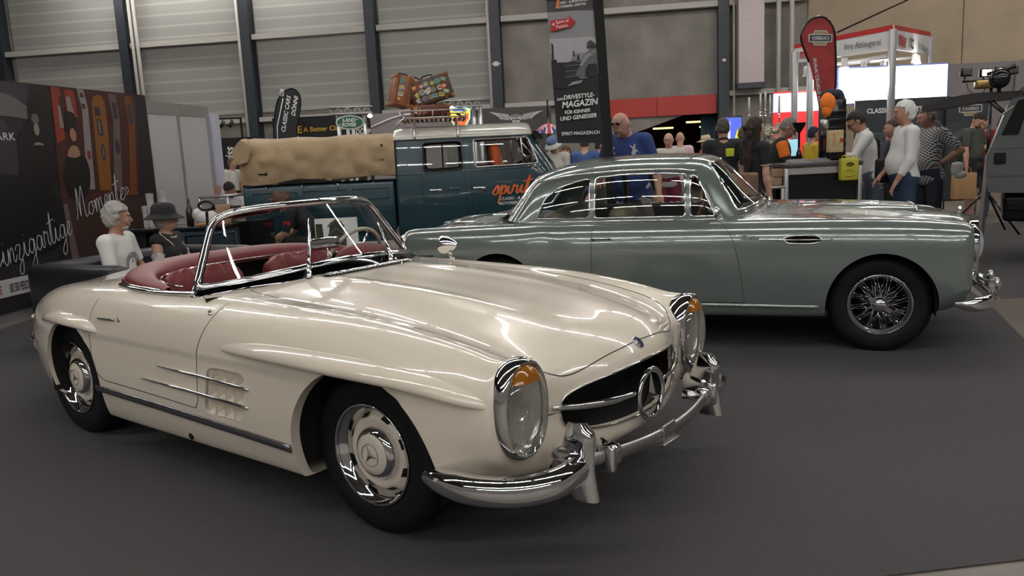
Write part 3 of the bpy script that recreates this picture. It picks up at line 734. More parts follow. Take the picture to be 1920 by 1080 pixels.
    # bottom
    if bottom is not None:
        s = SD(); s.ell(pel+o([0, -.005, .0]), (.168+fat*.3, .118+fat*.3, .13), .05)
        if sit is None: s.ell(pel+o([0, .01+fat*.3, .06]), (.148+fat*.4, .108+fat*.5, .10), .05)
        w = leglen; cc = []
        for i in (0, 1):
            if w <= 1: e = hips[i]+(KN[i]-hips[i])*w; s.cap(hips[i], e, .094, .082, .04, cuts=((e, nrm(KN[i]-hips[i])),))
            else:
                s.cap(hips[i], KN[i], .094, .070, .04); e = KN[i]+(AN[i]-KN[i])*min(1.02, w-1); s.cap(KN[i], e, .068, .055, .03, cuts=((e, nrm(AN[i]-KN[i])),))
        V, F = s.mesh(res, cuts=[(pel+o([0, 0, .10]), o([0, 0, 1.]))] if sit is None else []); b = MB(); b.add(V*sc, F, True); b.build('trousers' if w > 1 else 'shorts', bottom, t)
    for i in (0, 1):
        s = SD(); A = AN[i]; s.cap(A+o([0, -.03, -.035]), A+o([0, .13, -.055]), .042, .033, .02); s.cap(A+o([0, 0, .01]), A+o([0, 0, -.03]), .042, .045, .02)
        V, F = s.mesh(.012, cuts=[(A+o([0, 0, -.085]), o([0, 0, -1.]))]); b = MB(); b.add(V*sc, F, True); b.build('shoe', mat('shoe_%s' % str(shoes), shoes, .5), t)
    if sit is None: t.location.z = z0-(min(a[2] for a in AN)-.085)*sc
    t['_sc'] = sc; del t['_sc']
    if extra: extra(t, U, Hd, hR, uR, sc, dict(SH=SH, EL=EL, WR=WR, KN=KN))
    return t
# ================================================================ wheels shared by the cars
def wheel(root, name, loc, side, kind, R=.335, W=.17, tyre_m=None, hub_m=None):
    """wheel part with sub-parts; side=-1 right side of car (outer face toward -y)"""
    tm = MB()
    # tyre: lathe about Y
    prof = [(.200, -.075), (.215, -.085), (.245, -.088), (.262, -.0905), (.266, -.089), (.285, -.088), (.305, -.080), (.322, -.066), (.331, -.055), (R, -.03), (R, 0),
            (R, .03), (.331, .055), (.322, .066), (.305, .080), (.285, .088), (.245, .088), (.215, .085), (.200, .075)]
    prof = [(r*R/.335, z*W/.17) for r, z in prof]
    MY = Matrix.Rotation(PI/2, 4, 'X') if side < 0 else Matrix.Rotation(-PI/2, 4, 'X')   # local +Z -> outward
    tm.lathe(prof, 64, MY)
    for gz in (-.035, -.012, .012, .035):
        tm.use(BLACK) if 0 else None
    w = tm.build(name, RUBBER, root, loc)
    o = .085*W/.17
    rm = MB()
    rm.lathe([(.176, -.08), (.17, .01), (.172, .03), (.180, .052), (.188, .060), (.196, .066), (.205, o-.004), (.2085, o+.001), (.206, o+.006), (.200, o+.004)], 56, MY)
    rm.build('rim', CHROME, w)
    if kind == 'disc':
        dm = MB(); dm.use(hub_m)
        dm.lathe([(.174, .010), (.168, .018), (.150, .046), (.140, .052), (.128, .052), (.115, .044), (.105, .038), (.0, .038)], 56, MY)
        dm.use(BLACK)
        for k in range(8):           # ventilation slots
            a = 2*PI*(k+.5)/8
            pts = []
            for t in np.linspace(-.12, .12, 7): pts.append((.154*math.cos(a+t), .154*math.sin(a+t)))
            sec = []
            for t in np.linspace(-.14, .14, 9): sec.append((math.cos(a+t)*.1625, math.sin(a+t)*.1625, .0285))
            for t in np.linspace(.14, -.14, 9): sec.append((math.cos(a+t)*.147, math.sin(a+t)*.147, .0525))
            G0 = [MY @ Vector(p) for p in sec]
            dm.add([p+(MY.to_3x3() @ Vector((0, 0, .0035))) for p in G0], [list(range(18))], False)
        dm.build('wheel_disc', None, w)
        cm = MB(); cm.use(CHROME)
        cm.lathe([(.108, .036), (.110, .046), (.106, .062), (.098, .073), (.088, .080), (.082, .0815)], 48, MY)
        cm.use(hub_m); cm.lathe([(.083, .080), (.080, .084), (.060, .089), (.03, .0915), (.0, .092)], 48, MY)
        hc = cm.build('hub_cap', None, w)
        sm = MB(); sm.use(CHROME2)
        sm.tube([MY @ Vector((.045*math.cos(t), .045*math.sin(t), .0915)) for t in np.linspace(0, 2*PI, 41)[:-1]], .0017, 6, closed=True)
        for k in range(3):
            a = PI/2+2*PI*k/3 + (.35 if side < 0 else 0)
            tip = (.043*math.cos(a), .043*math.sin(a)); l = (.010*math.cos(a+1.047), .010*math.sin(a+1.047)); r = (.010*math.cos(a-1.047), .010*math.sin(a-1.047))
            vs = [MY @ Vector((0, 0, .0970)), MY @ Vector((*l, .0925)), MY @ Vector((*tip, .0925)), MY @ Vector((*r, .0925))]
            sm.add(vs, [(0, 1, 2), (0, 2, 3)], False)
        sm.build('star_emblem', None, hc)
    elif kind == 'wire':
        sm = MB()
        for k in range(48):
            a = 2*PI*k/48; inner = (k % 2 == 0)
            r0, z0 = (.052, .070) if inner else (.058, .028)
            da = .42 if (k//2) % 2 == 0 else -.42
            r1, z1 = (.178, .030) if k % 4 < 2 else (.176, -.01)
            A = MY @ Vector((r0*math.cos(a-da*.6), r0*math.sin(a-da*.6), z0)); B = MY @ Vector((r1*math.cos(a+da*.25), r1*math.sin(a+da*.25), z1))
            sm.tube([A, B], .0021, 5)
            sm.tube([A.lerp(B, .9), B], .0038, 5)
        sm.build('wire_spokes', CHROME, w)
        hm = MB(); hm.lathe([(.0, -.05), (.055, -.05), (.060, .02), (.064, .05), (.060, .068), (.050, .078), (.044, .088), (.040, .108), (.036, .114), (.018, .118), (0, .119)], 36, MY)
        for k in range(2):
            a = PI*k+2.6
            hm.add([MY @ Vector(p) for p in ((.036*math.cos(a-.5), .036*math.sin(a-.5), .095), (.085*math.cos(a-.22), .085*math.sin(a-.22), .102), (.088*math.cos(a+.1), .088*math.sin(a+.1), .102), (.038*math.cos(a+.5), .038*math.sin(a+.5), .095),
                    (.036*math.cos(a-.5), .036*math.sin(a-.5), .110), (.085*math.cos(a-.22), .085*math.sin(a-.22), .108), (.088*math.cos(a+.1), .088*math.sin(a+.1), .108), (.038*math.cos(a+.5), .038*math.sin(a+.5), .110))],
                   [(4, 5, 6, 7), (0, 1, 5, 4), (1, 2, 6, 5), (2, 3, 7, 6)], False)
        hm.build('knock_off_hub', CHROME, w)
        dm = MB(); dm.lathe([(.12, -.07), (.12, -.02), (.06, -.015), (0, -.015)], 32, MY); dm.build('brake_disc', BLACKG, w)
    elif kind == 'van':
        dm = MB(); dm.use(hub_m); dm.lathe([(.174, .0), (.15, .03), (.12, .045), (0, .045)], 40, MY); dm.use(CHROME); dm.lathe([(.10, .045), (.095, .065), (.05, .08), (0, .084)], 36, MY); dm.build('wheel_disc', None, w)
    return w

def pleated(mb, c, sz, nple, M=None, depth=.012, pw=3.):
    """pleated cushion: superellipsoid-like pad with n vertical channels across local X"""
    M = M or Matrix.Identity(3); A = 64; B = 24; G = []
    for i in range(B+1):
        row = []; v = -PI/2+PI*i/B
        for j in range(A+1):
            u = -PI+2*PI*j/A
            def se(w, e): return math.copysign(abs(w)**e, w)
            x = se(math.cos(v), .45)*se(math.cos(u), .45)*sz[0]/2; y = se(math.cos(v), .45)*se(math.sin(u), .45)*sz[1]/2; z = se(math.sin(v), .45)*sz[2]/2
            if nple:
                ph = (x/sz[0]+.5)*nple
                y -= math.copysign(depth*(abs(math.cos(PI*ph))**6), y) if abs(y) > sz[1]*.2 else 0
                if z > sz[2]*.3: z -= depth*(abs(math.cos(PI*ph))**6)
            row.append(M @ Vector((x, y, z)) + Vector(c))
        G.append(row)
    mb.grid(G); return mb

# ================================================================ cream roadster
SL_LOC = (-.1225, 3.6432, 0); SL_YAW = -.6545
def build_roadster():
    root = thing('roadster', 'cream open two-seat roadster with red leather interior and chrome bumper in the foreground', 'car', SL_LOC, SL_YAW)
    K = lambda z, zi, rest: [(0, z), (.45, z), (zi, z)]+rest
    st = []
    def S(x, L): st.append([(x, p[0], p[1]) if len(p) == 2 else p for p in L])
    # tail
    S(0, [(-3.66, 0, .50), (-3.66, .2, .50), (-3.655, .35, .50), (-3.65, .42, .50), (-3.645, .46, .51), (-3.645, .47, .52), (-3.645, .46, .53), (-3.645, .43, .54), (-3.65, .38, .545), (-3.655, .32, .55), (-3.66, .22, .55), (-3.66, .1, .55), (-3.66, 0, .55)])
    S(-3.60, [(0, .36), (0.228, .36), (0.35, .37), (0.41, .40), (0.441, .46), (0.448, .51), (0.433, .56), (0.403, .585), (0.365, .60), (0.304, .615), (0.213, .63), (0.106, .64), (0, .645)])
    S(-3.42, [(0, .30), (0.28, .30), (0.44, .31), (0.512, .345), (0.544, .42), (0.552, .50), (0.536, .57), (0.512, .61), (0.464, .64), (0.4, .66), (0.288, .69), (0.144, .71), (0, .72)])
    S(-3.15, [(0, .26), (0.346, .26), (0.554, .265), (0.623, .30), (0.657, .41), (0.662, .51), (0.649, .60), (0.618, .66), (0.567, .70), (0.497, .725), (0.363, .75), (0.173, .78), (0, .79)])
    S(-2.80, [(0, .22), (0.43, .22), (0.688, .225), (0.764, .26), (0.793, .40), (0.802, .52), (0.788, .65), (0.754, .735), (0.688, .79), (0.602, .815), (0.439, .82), (0.21, .85), (0, .86)])
    S(-2.40, [(0, .20), (.45, .20), (.76, .205), (.84, .23), (.865, .37), (.875, .52), (.865, .67), (.83, .78), (.76, .838), (.665, .862), (.48, .868), (.25, .90), (0, .91)])
    S(-2.05, [(0, .19), (.45, .19), (.78, .195), (.845, .215), (.872, .36), (.878, .51), (.868, .67), (.842, .775), (.79, .845), (.71, .88), (.5, .905), (.25, .935), (0, .945)])
    S(-1.75, [(0, .19), (.45, .19), (.78, .19), (.845, .21), (.872, .35), (.876, .51), (.868, .67), (.845, .775), (.80, .842), (.73, .880), (.5, .925), (.25, .95), (0, .955)])
    S(-1.40, [(0, .19), (.45, .19), (.78, .19), (.845, .21), (.872, .35), (.875, .51), (.868, .67), (.845, .775), (.80, .842), (.735, .878), (.55, .91), (.28, .935), (0, .94)])
    S(-1.08, [(0, .19), (.45, .19), (.78, .19), (.845, .21), (.872, .35), (.876, .51), (.870, .67), (.845, .775), (.795, .845), (.725, .882), (.55, .910), (.28, .935), (0, .945)])
    S(-.80, [(0, .19), (.45, .19), (.78, .19), (.845, .21), (.872, .35), (.878, .51), (.873, .67), (.845, .775), (.785, .847), (.70, .886), (.56, .884), (.28, .926), (0, .928)])
    S(-.45, [(0, .19), (.45, .19), (.78, .19), (.845, .21), (.875, .35), (.882, .51), (.877, .67), (.848, .77), (.785, .840), (.69, .880), (.55, .862), (.28, .915), (0, .912)])
    S(-.10, [(0, .19), (.45, .19), (.78, .19), (.845, .21), (.878, .35), (.886, .51), (.88, .66), (.852, .755), (.785, .828), (.685, .871), (.54, .840), (.27, .895), (0, .892)])
    S(.20, [(0, .20), (.45, .20), (.76, .20), (.835, .23), (.87, .36), (.88, .51), (.873, .645), (.845, .74), (.78, .808), (.685, .845), (.53, .805), (.26, .868), (0, .866)])
    S(.42, [(0, .22), (.45, .23), (.72, .25), (.81, .28), (.85, .38), (.862, .51), (.855, .63), (.83, .715), (.77, .780), (.68, .813), (.52, .765), (.26, .832), (0, .832)])
    S(0, [(.60, 0, .27), (.58, .40, .27), (.55, .64, .285), (.53, .755, .32), (.52, .815, .41), (.52, .838, .51), (.525, .835, .615), (.53, .812, .695), (.545, .758, .755), (.56, .68, .785), (.57, .51, .725), (.60, .26, .792), (.61, 0, .795)])
    S(0, [(.73, 0, .31), (.70, .37, .31), (.64, .58, .325), (.61, .70, .35), (.605, .785, .42), (.605, .822, .51), (.61, .820, .61), (.615, .797, .69), (.625, .748, .755), (.635, .68, .780), (.645, .51, .69), (.705, .26, .742), (.725, 0, .748)])
    S(0, [(.785, 0, .345), (.745, .33, .35), (.675, .53, .36), (.655, .67, .385), (.655, .765, .43), (.658, .803, .51), (.662, .802, .61), (.668, .782, .69), (.675, .74, .745), (.682, .675, .768), (.672, .53, .66), (.760, .26, .690), (.790, 0, .698)])
    S(0, [(.812, 0, .385), (.765, .31, .40), (.690, .50, .42), (.675, .64, .44), (.672, .72, .475), (.672, .752, .52), (.675, .752, .585), (.678, .735, .64), (.682, .70, .67), (.685, .655, .69), (.680, .50, .60), (.79, .26, .635), (.818, 0, .64)])
    S(0, [(.80, 0, .53), (.76, .28, .53), (.69, .46, .53), (.67, .58, .53), (.665, .66, .54), (.665, .69, .55), (.665, .69, .56), (.665, .69, .57), (.67, .66, .57), (.675, .60, .55), (.69, .46, .53), (.76, .28, .53), (.80, 0, .53)])
    G = fair_surface(st, 9, 9, .45)
    # fine crease above the vent line (body side slightly fuller above z=.63)
    x, y, z = G[..., 0], G[..., 1], G[..., 2]
    dz = np.clip((.645-z)/.012, 0, 1)*np.clip((z-.30)/.25, 0, 1)
    G[..., 1] -= .006*dz*((y > .80) & (x > -2.0) & (x < .3))
    # power bulges along the bonnet
    bul = np.exp(-((G[..., 1]-.27)/.045)**2)*np.clip((G[..., 0]+.95)/.5, 0, 1)*np.clip((.62-G[..., 0])/.55, 0, 1)*(G[..., 2] > .6)
    G[..., 2] += .012*bul
    V, F = mirror_grid(G)
    keepV, keepF = V, F
    drape = Drape(V, F)
    body = MB()
    # wheel arches
    def arch(cx, R, cz=.33, top=.66):
        def fn(x, y, z):
            d = np.hypot(x-cx, (z-cz))-R
            d = np.maximum(d, (z-top))
            d2 = np.where((np.abs(y) > .52), d, 1.)
            return d2
        return fn
    def arch_full(cx, ax, cz, top):
        def fn(x, y, z):
            zz = np.where(z > cz, (z-cz)/(top-cz), (z-cz)/.9)
            d = np.hypot((x-cx)/ax, zz)-1
            return np.where(np.abs(y) > .5, d, 1.)
        return fn
    V, F, r1 = clip(V, F, arch_full(.045, .385, .34, .70)); R1 = [(tuple(V[a]), tuple(V[b])) for a, b in r1]
    V, F, r2 = clip(V, F, arch_full(-2.235, .325, .34, .69)); R2 = [(tuple(V[a]), tuple(V[b])) for a, b in r2]
    # cockpit
    def cock(x, y, z):
        yy = np.abs(y)
        h = np.where(x < -1.5, np.clip(1-(np.abs(x+1.5)/.68)**2.8, 0, 1)**(1/2.8)*.70, .70+0*x)
        h = np.where(x > -1.14, .70+(x+1.14)*.55, h)
        front = -.88-.30*(yy/.7)**2
        d = np.maximum(yy-h, x-front)
        d = np.where(x < -2.18, .01, d)
        return np.where(z > .8, d, 1.)
    V, F, r3 = clip(V, F, cock); R3 = r3; V3 = V
    # grille mouth
    def mouth(x, y, z):
        yy = np.abs(y)/.455; h = .110-.028*np.minimum(yy, 1)**2
        return np.where(x > .55, (yy**4.5+(np.abs(z-.532)/h)**4.5)**(1/4.5)-1, 1.)
    V, F, r4 = clip(V, F, mouth); V4 = V; R4 = r4
    def lamp(x, y, z): return np.where(x > .55, np.hypot((np.abs(y)-.668)/.105, (z-.605)/.155)-1, 1.)
    V, F, r5 = clip(V, F, lamp)
    # side vents
    def vent(x, y, z):
        u = (x+.785)/.145 - (z-.495)*.55/.145*.45; w = (z-.495)/.112
        return np.where((np.abs(y) > .8), (np.abs(u)**6+np.abs(w)**6)**(1/6)-1, 1.)
    V, F, r6 = clip(V, F, vent); V6 = V; R6 = r6
    Vc, Fc = compact(V, F)
    body.add(Vc, Fc, True)
    def inward(dy, s=1.):
        def fn(p): return np.array([p[0], p[1]-math.copysign(dy, p[1]), p[2]])
        return fn
    lip(body, V, r1, inward(.045)); lip(body, V, r2, inward(.022))
    lip(body, V4, R4, lambda p: p+np.array([-.018, 0, (.532-p[2])*.04]))
    lip(body, V6, R6, inward(.05))
    bo = body.build('body_shell', CREAM, root)
    # arch liners, dark
    for cx, R, tz in ((.04, .40, .73), (-2.22, .345, .72)):
        for sy in (-1, 1):
            ln = MB(); pts = [(cx+R*math.cos(a), .34+(tz-.34)*math.sin(a)) for a in np.linspace(-.25, PI+.25, 25)]
            ln.grid([[Vector((p[0], sy*.83, p[1])) for p in pts], [Vector((p[0], sy*.45, p[1])) for p in pts]])
            ln.add([Vector((p[0], sy*.45, p[1])) for p in pts], [list(range(25))], False); ln.build('wheel_arch_liner', BLACK, root)
    # panel gaps
    sm = MB()
    D = (0, 1, 0)
    def side(pts, w=.004, rad=8):
        for sy in (-1, 1):
            P = spl([(p[0], sy*1.5, p[1]) for p in pts], rad)
            ribbon(sm, drape.line(P, (0, -sy, 0), .0012, .012), w)
    side([(-1.935, .83), (-1.965, .70), (-1.965, .55), (-1.93, .455), (-1.85, .415)], .004)
    side([(-1.85, .415), (-1.45, .408), (-1.06, .398), (-1.02, .40)], .004)
    side([(-1.02, .40), (-.995, .45), (-.975, .64), (-.90, .82), (-.875, .87)], .004)
    def top(pts, w=.004, rad=8, closed=False):
        P = spl([(p[0], p[1], 2) for p in pts], rad, closed)
        ribbon(sm, drape.line(P, (0, 0, -1), .0012, .012), w)
    top([(-.93, -.50), (-.95, -.56), (-.89, -.585), (-.57, -.60), (-.1, -.615), (.3, -.61), (.56, -.585), (.672, -.49), (.735, -.33), (.765, -.15), (.768, 0), (.765, .15), (.735, .33), (.672, .49), (.56, .585), (.3, .61), (-.1, .615), (-.57, .60), (-.89, .585), (-.95, .56), (-.93, .50)], .0045)
    top([(-2.05, -.62), (-2.15, -.66), (-2.3, -.62), (-2.8, -.42), (-3.2, -.25), (-3.3, 0), (-3.2, .25), (-2.8, .42), (-2.3, .62), (-2.15, .66), (-2.05, .62)], .004)
    sm.build('panel_gap', SEAM, root)
    # wheels
    for n, (x, sy) in enumerate(((0, -1), (0, 1), (-2.4, -1), (-2.4, 1))):
        wheel(root, 'wheel', (x, sy*(.672 if x == 0 else .69), .333), sy, 'disc', hub_m=CREAM)
    # fender brows
    for sy in (-1, 1):
        for nm, pth in (('front_fender_brow', [(-.82, .700, .006, .010), (-.70, .708, .030, .022), (-.5, .715, .052, .034), (-.25, .716, .062, .040), (0, .712, .066, .042), (.25, .704, .064, .040), (.42, .686, .056, .038), (.55, .662, .042, .030), (.66, .640, .006, .010)]),
                        ('rear_fender_brow', [(-2.62, .655, .006, .012), (-2.52, .690, .035, .026), (-2.35, .705, .055, .034), (-2.15, .702, .060, .036), (-1.98, .690, .045, .030), (-1.86, .668, .006, .010)])):
            b = MB(); G = []
            P = spl(pth, 8)
            for (x_, z_, ry, rz) in P:
                yb = None
                h, n = drape.hit((x_, sy*1.6, z_), (0, -sy, 0))
                yb = abs(h.y) if h is not None else .80
                row = []
                for k in range(19):
                    a = -PI/2+PI*k/18
                    cy = max(ry, .003)*math.cos(a)**.8 if math.cos(a) > 0 else 0
                    zz = rz*math.sin(a)*(1.0 if a > 0 else .75)
                    zz += -.010*(math.cos(a)) 
                    row.append(Vector((x_, sy*(yb-.012+cy), z_+zz)))
                G.append(row)
            b.grid(G); o = b.build(nm, CREAM, root); fix_normals(o)
    # sill strips, side spears, vent louvres
    for sy in (-1, 1):
        b = MB(); hn = drape.line([(-1.95, sy*1.5, .363), (-1.3, sy*1.5, .353), (-.345, sy*1.5, .331)], (0, -sy, 0), .004, .05)
        b.tube([p for p, n in hn], .018, 10, flat=(1, .55), up=(0, 0, 1)); b.build('sill_trim_strip', mat('sill_strip', (.22, .22, .24), .22, metal=.9), root)
        b = MB()
        for z0, z1, x0, x1 in ((.558, .545, -1.32, -.585), (.478, .463, -1.47, -.60)):
            hn = drape.line([(x0, sy*1.5, z0), ((x0+x1)/2, sy*1.5, (z0+z1)/2+.004), (x1, sy*1.5, z1)], (0, -sy, 0), .006, .03)
            n_ = len(hn); b.tube([p for p, n in hn], [.0025+.0055*min(1, 3*i/n_)*min(1, (n_-i)*.4) for i in range(n_)], 8)
        b.build('side_spear', CHROME, root)
        b = MB()
        yv = .835
        cols = 5
        for c in range(cols):
            x0 = -.935+c*.068; 
            for r in range(3):
                z0 = .385+r*.074
                sh = (z0-.42)*.22
                P0 = [(x0+sh, z0), (x0+.066+sh, z0), (x0+.066+sh+.016, z0+.072), (x0+sh+.016, z0+.072)]
                apex = (x0+.012+sh, z0+.02)
                vs = [Vector((p[0], sy*(yv+.028), p[1])) for p in P0]+[Vector((P0[0][0]+.058, sy*(yv-.045), P0[0][1]+.062))]
                b.add(vs, [(0, 1, 4), (1, 2, 4), (2, 3, 4), (3, 0, 4)], False)
        b.build('vent_louvre', CREAM, root)
        # fin bar
        # door handle and lock
        b = MB(); hn = drape.line([(-1.865, sy*1.5, .735), (-1.70, sy*1.5, .742)], (0, -sy, 0), .006, .03)
        b.tube([p for p, n in hn], .0065, 8, flat=(1, .6), up=(0, 0, 1)); h, n = drape.hit((-1.665, sy*1.5, .744), (0, -sy, 0))
        b.ell(h, (.012, .006, .014)); b.build('door_handle', CHROME2, root)
        h, n = drape.hit((-1.13, sy*1.5, .237), (0, -sy, 0)); b = MB(); b.ell(h, (.020, .006, .020)); b.build('jacking_plug', BLACKG, root)
    # front mask: mouth interior
    b = MB(); b.add([(.52, -.58, .30), (.52, .58, .30), (.52, .50, .69), (.52, -.50, .69)], [(0, 1, 2, 3)], False)
    b.add([(.50, -.56, .43), (.50, .56, .43), (.72, .42, .45), (.79, .15, .42), (.79, -.15, .42), (.72, -.42, .45)], [(0, 1, 2, 3, 4, 5)], False)
    b.build('grille_cavity', BLACK, root)
    b = MB()
    zs = .532
    for ch, cl in chains(R4):
        pts = [V4[ch[0]]]
        for i in ch[1:]:
            if np.linalg.norm(V4[i]-pts[-1]) > .006: pts.append(V4[i])
        if len(pts) > 3: b.tube([Vector(p)+Vector((.004, 0, 0)) for p in pts], .0048, 6, closed=cl)
    b.build('grille_rim', CHROME, root)
    for sy in (-1, 1):
        b = MB()
        P = spl([(.695, sy*.505, .560), (.755, sy*.38, .545), (.80, sy*.25, .535), (.822, sy*.115, .530)], 6)
        b.tube(P, [.006+.008*math.sin(PI*min(1, (i+3)/len(P)*.8)) for i in range(len(P))], 10, flat=(1.0, .8))
        b.build('grille_bar', CHROME, root)
    b = MB(); ctr = Vector((.830, 0, .50)); ring = [ctr+Vector((0, .098*math.cos(t), .098*math.sin(t))) for t in np.linspace(0, 2*PI, 49)[:-1]]
    b.tube(ring, .0095, 10, closed=True, flat=(1, 1.3))
    for k in range(3):
        a = PI/2+2*PI*k/3; t = .094; w = .020
        tip = ctr+Vector((0, t*math.cos(a), t*math.sin(a))); l = ctr+Vector((0, w*math.cos(a+1.047), w*math.sin(a+1.047))); r = ctr+Vector((0, w*math.cos(a-1.047), w*math.sin(a-1.047)))
        for sx in (1, -1): b.add([ctr+Vector((.020*sx, 0, 0)), l, tip, r], [(0, 1, 2), (0, 2, 3)], False)
    b.build('star_emblem', CHROME, root)
    b = MB(); h, n = drape.hit((.775, 0, 2), (0, 0, -1)); Mb = frame(h, (0, 1, 0), n.cross(Vector((0, 1, 0))))
    b.use(CHROME); b.lathe([(.027, 0), (.028, .004), (.024, .0055)], 28, Mb); b.use(mat('badge_blue', (.01, .02, .06), .15)); b.lathe([(.024, .005), (0, .006)], 28, Mb)
    b.use(CHROME)
    for k in range(3):
        a = PI/2+2*PI*k/3
        b.add([Mb @ Vector((0, 0, .0085)), Mb @ Vector((.004*math.cos(a+1), .004*math.sin(a+1), .0065)), Mb @ Vector((.021*math.cos(a), .021*math.sin(a), .0065)), Mb @ Vector((.004*math.cos(a-1), .004*math.sin(a-1), .0065))], [(0, 1, 2), (0, 2, 3)], False)
    b.build('bonnet_badge', None, root)
    # headlamps
    for sy in (-1, 1):
        MX = Matrix.Translation((.69, sy*.668, .605)) @ Matrix.Rotation(sy*math.radians(3), 4, 'Z') @ Matrix.Translation((-.69, 0, 0)) @ Matrix(((0, 0, 1, 0), (1, 0, 0, 0), (0, 1, 0, 0), (0, 0, 0, 1)))   # local z -> +x, local x -> y, local y -> z
        def rng(a, bb, x): return (a, bb, x)
        b = MB(); n = 56
        secs = [(.112, .164, .62), (.124, .177, .650), (.128, .182, .672), (.124, .179, .700), (.115, .170, .712), (.105, .161, .712), (.100, .156, .698)]
        G = []
        for a_, b_, x_ in secs:
            row = []
            for t in np.linspace(0, 2*PI, n+1):
                cz, s_ = math.cos(t), math.sin(t)
                ex = .88
                row.append(MX @ Vector((math.copysign(abs(cz)**ex, cz)*a_, math.copysign(abs(s_)**ex, s_)*b_, x_ - .03*(s_*b_/.18)*0)))
            G.append(row)
        b.grid(G); hl = b.build('headlamp', CHROME, root); fix_normals(hl)
        b = MB(); G = []
        def dome(mbx, a_, b_, x0, dx, zlo=-2, zhi=2, nr=12, nt=48, fl=1.):
            G = []; zlo = max(zlo, -b_*.9995); zhi = min(zhi, b_*.9995)
            t0, t1 = math.asin(zlo/b_), math.asin(zhi/b_)
            for i in range(nr+1):
                zz = b_*math.sin(lerp(t0, t1, i/nr)); w_ = a_*math.sqrt(max(0, 1-(zz/b_)**2)); row = []
                for j in range(25):
                    yy = -w_*math.cos(PI*j/24); rr = math.hypot(yy/a_, zz/b_)
                    row.append(MX @ Vector((yy, zz, x0+dx*math.sqrt(max(0, 1-min(1, rr)**2.2)))))
                G.append(row)
            mbx.grid(G)
        dome(b, .104, .160, .700, .055, -1, .104, nr=24); b.build('lens', LENS, hl)
        b = MB(); dome(b, .104, .160, .700, .056, .104, 1, nr=24); b.build('indicator_lens', AMBER, hl)
        b = MB(); b.use(mat('lamp_reflector', (.80, .80, .78), .22, metal=1.)); dome(b, .104, .160, .690, -.035)
        b.lathe([(.078, .662), (.070, .655), (.045, .635), (.0, .628)], 32, MX @ Matrix.Translation((0, .02, 0)))
        # fluting of the glass as fine vertical ribs
        b.build('reflector', None, hl)
        b = MB()
        for k in range(-16, 17):
            yy = k*.0060; zz = .150*math.sqrt(max(0, 1-(yy/.101)**2))
            zt = min(zz, .10)
            P = [MX @ Vector((yy, z_, .699+.055*math.sqrt(max(0, 1-math.hypot(yy/.104, z_/.160)**2.2))-.004)) for z_ in np.linspace(-zz*.98, zt, 14)]
            b.tube(P, .0006, 4, cap=False)
        b.build('lens_fluting', mat('flute_glass', (.62, .62, .60), .15, metal=.3), hl)
    # bumper
    for sy in (-1, 1):
        b = MB()
        P = spl([(.39, sy*.868, .365), (.48, sy*.873, .360), (.61, sy*.86, .356), (.74, sy*.80, .356), (.825, sy*.70, .362), (.85, sy*.60, .372), (.845, sy*.52, .378)], 8)
        G = []
        for i, p in enumerate(P):
            t = i/(len(P)-1); hh = .020+.034*min(1, t*4.)**.6; tn = Vector(P[min(i+1, len(P)-1)])-Vector(P[max(i-1, 0)]); tn.normalize()
            out = Vector((0, 0, 1)).cross(tn)*sy*-1
            if out.x*1+out.y*sy < 0: out = -out
            row = []
            for k in range(15):
                a = -PI/2*1.15+PI*1.15*k/14
                row.append(Vector(p)+out*(.045*min(1, .4+t*3))*(math.cos(a)-.35)+Vector((0, 0, hh*math.sin(a)*1.0)))
            G.append(row)
        b.grid(G)
        b.grid([[r[0], Vector((r[0]+r[-1])/2)-Vector((0, 0, 0)), r[-1]] for r in G])
        b.add(G[0], [list(range(15))], False)
        fix_normals(b.build('bumper_corner', CHROME, root))
    b = MB(); P = spl([(.85, -.50, .392), (.89, -.36, .385), (.92, -.18, .378), (.93, 0, .376), (.92, .18, .378), (.89, .36, .385), (.85, .50, .392)], 8)
    b.tube(P, .026, 12, flat=(1.0, .5), up=(0, 0, 1)); b.build('bumper_bar', CHROME2, root)
    for y_ in (-.40, .40):
        b = MB(); b.rbox((.876, y_, .385), (.060, .085, .082), .022); b.rbox((.885, y_*1.10, .385), (.062, .030, .096), .010); b.build('bumper_bracket', CHROME, root)
        b = MB(); b.tube([(.80, y_*.86, .40), (.86, y_*.92, .388)], .022, 8); b.build('bumper_stay', CHROME, root)
    b = MB(); b.rbox((.935, -.06, .368), (.012, .10, .090), .003); b.rbox((.942, -.06, .340), (.02, .13, .012), .003); b.build('plate_holder', CHROME2, root)
    for sy in (-1, 1):      # over-riders: tall waisted blades
        b = MB(); G = []
        for i in range(17):
            t = i/16; z_ = .262+.278*t
            wd = (.024+.012*abs(2*t-.9)**1.5)*(1-.45*max(0, t-.8)/.2)*(1-.25*max(0, .25-t)/.25); fx = .902-.016*math.sin(PI*t)-.045*max(0, t-.85)/.15; bk = .750+.045*max(0, .35-t)/.35+.040*max(0, t-.6)/.4
            row = []
            for k in range(20):
                a = 2*PI*k/20; cx_ = (fx+bk)/2; rx = (fx-bk)/2
                row.append(Vector((cx_+rx*math.copysign(abs(math.cos(a))**.6, math.cos(a)), sy*(.535)+wd*math.copysign(abs(math.sin(a))**.8, math.sin(a)), z_)))
            row.append(row[0]); G.append(row)
        b.grid(G); b.add(G[-1][:-1], [list(range(20))], True); b.add(G[0][:-1], [list(range(20))], False)
        fix_normals(b.build('overrider', CHROME, root)); b = MB(); b.rbox((.785, sy*.545, .392), (.150, .090, .115), .045); b.build('overrider_saddle', CHROME, root)
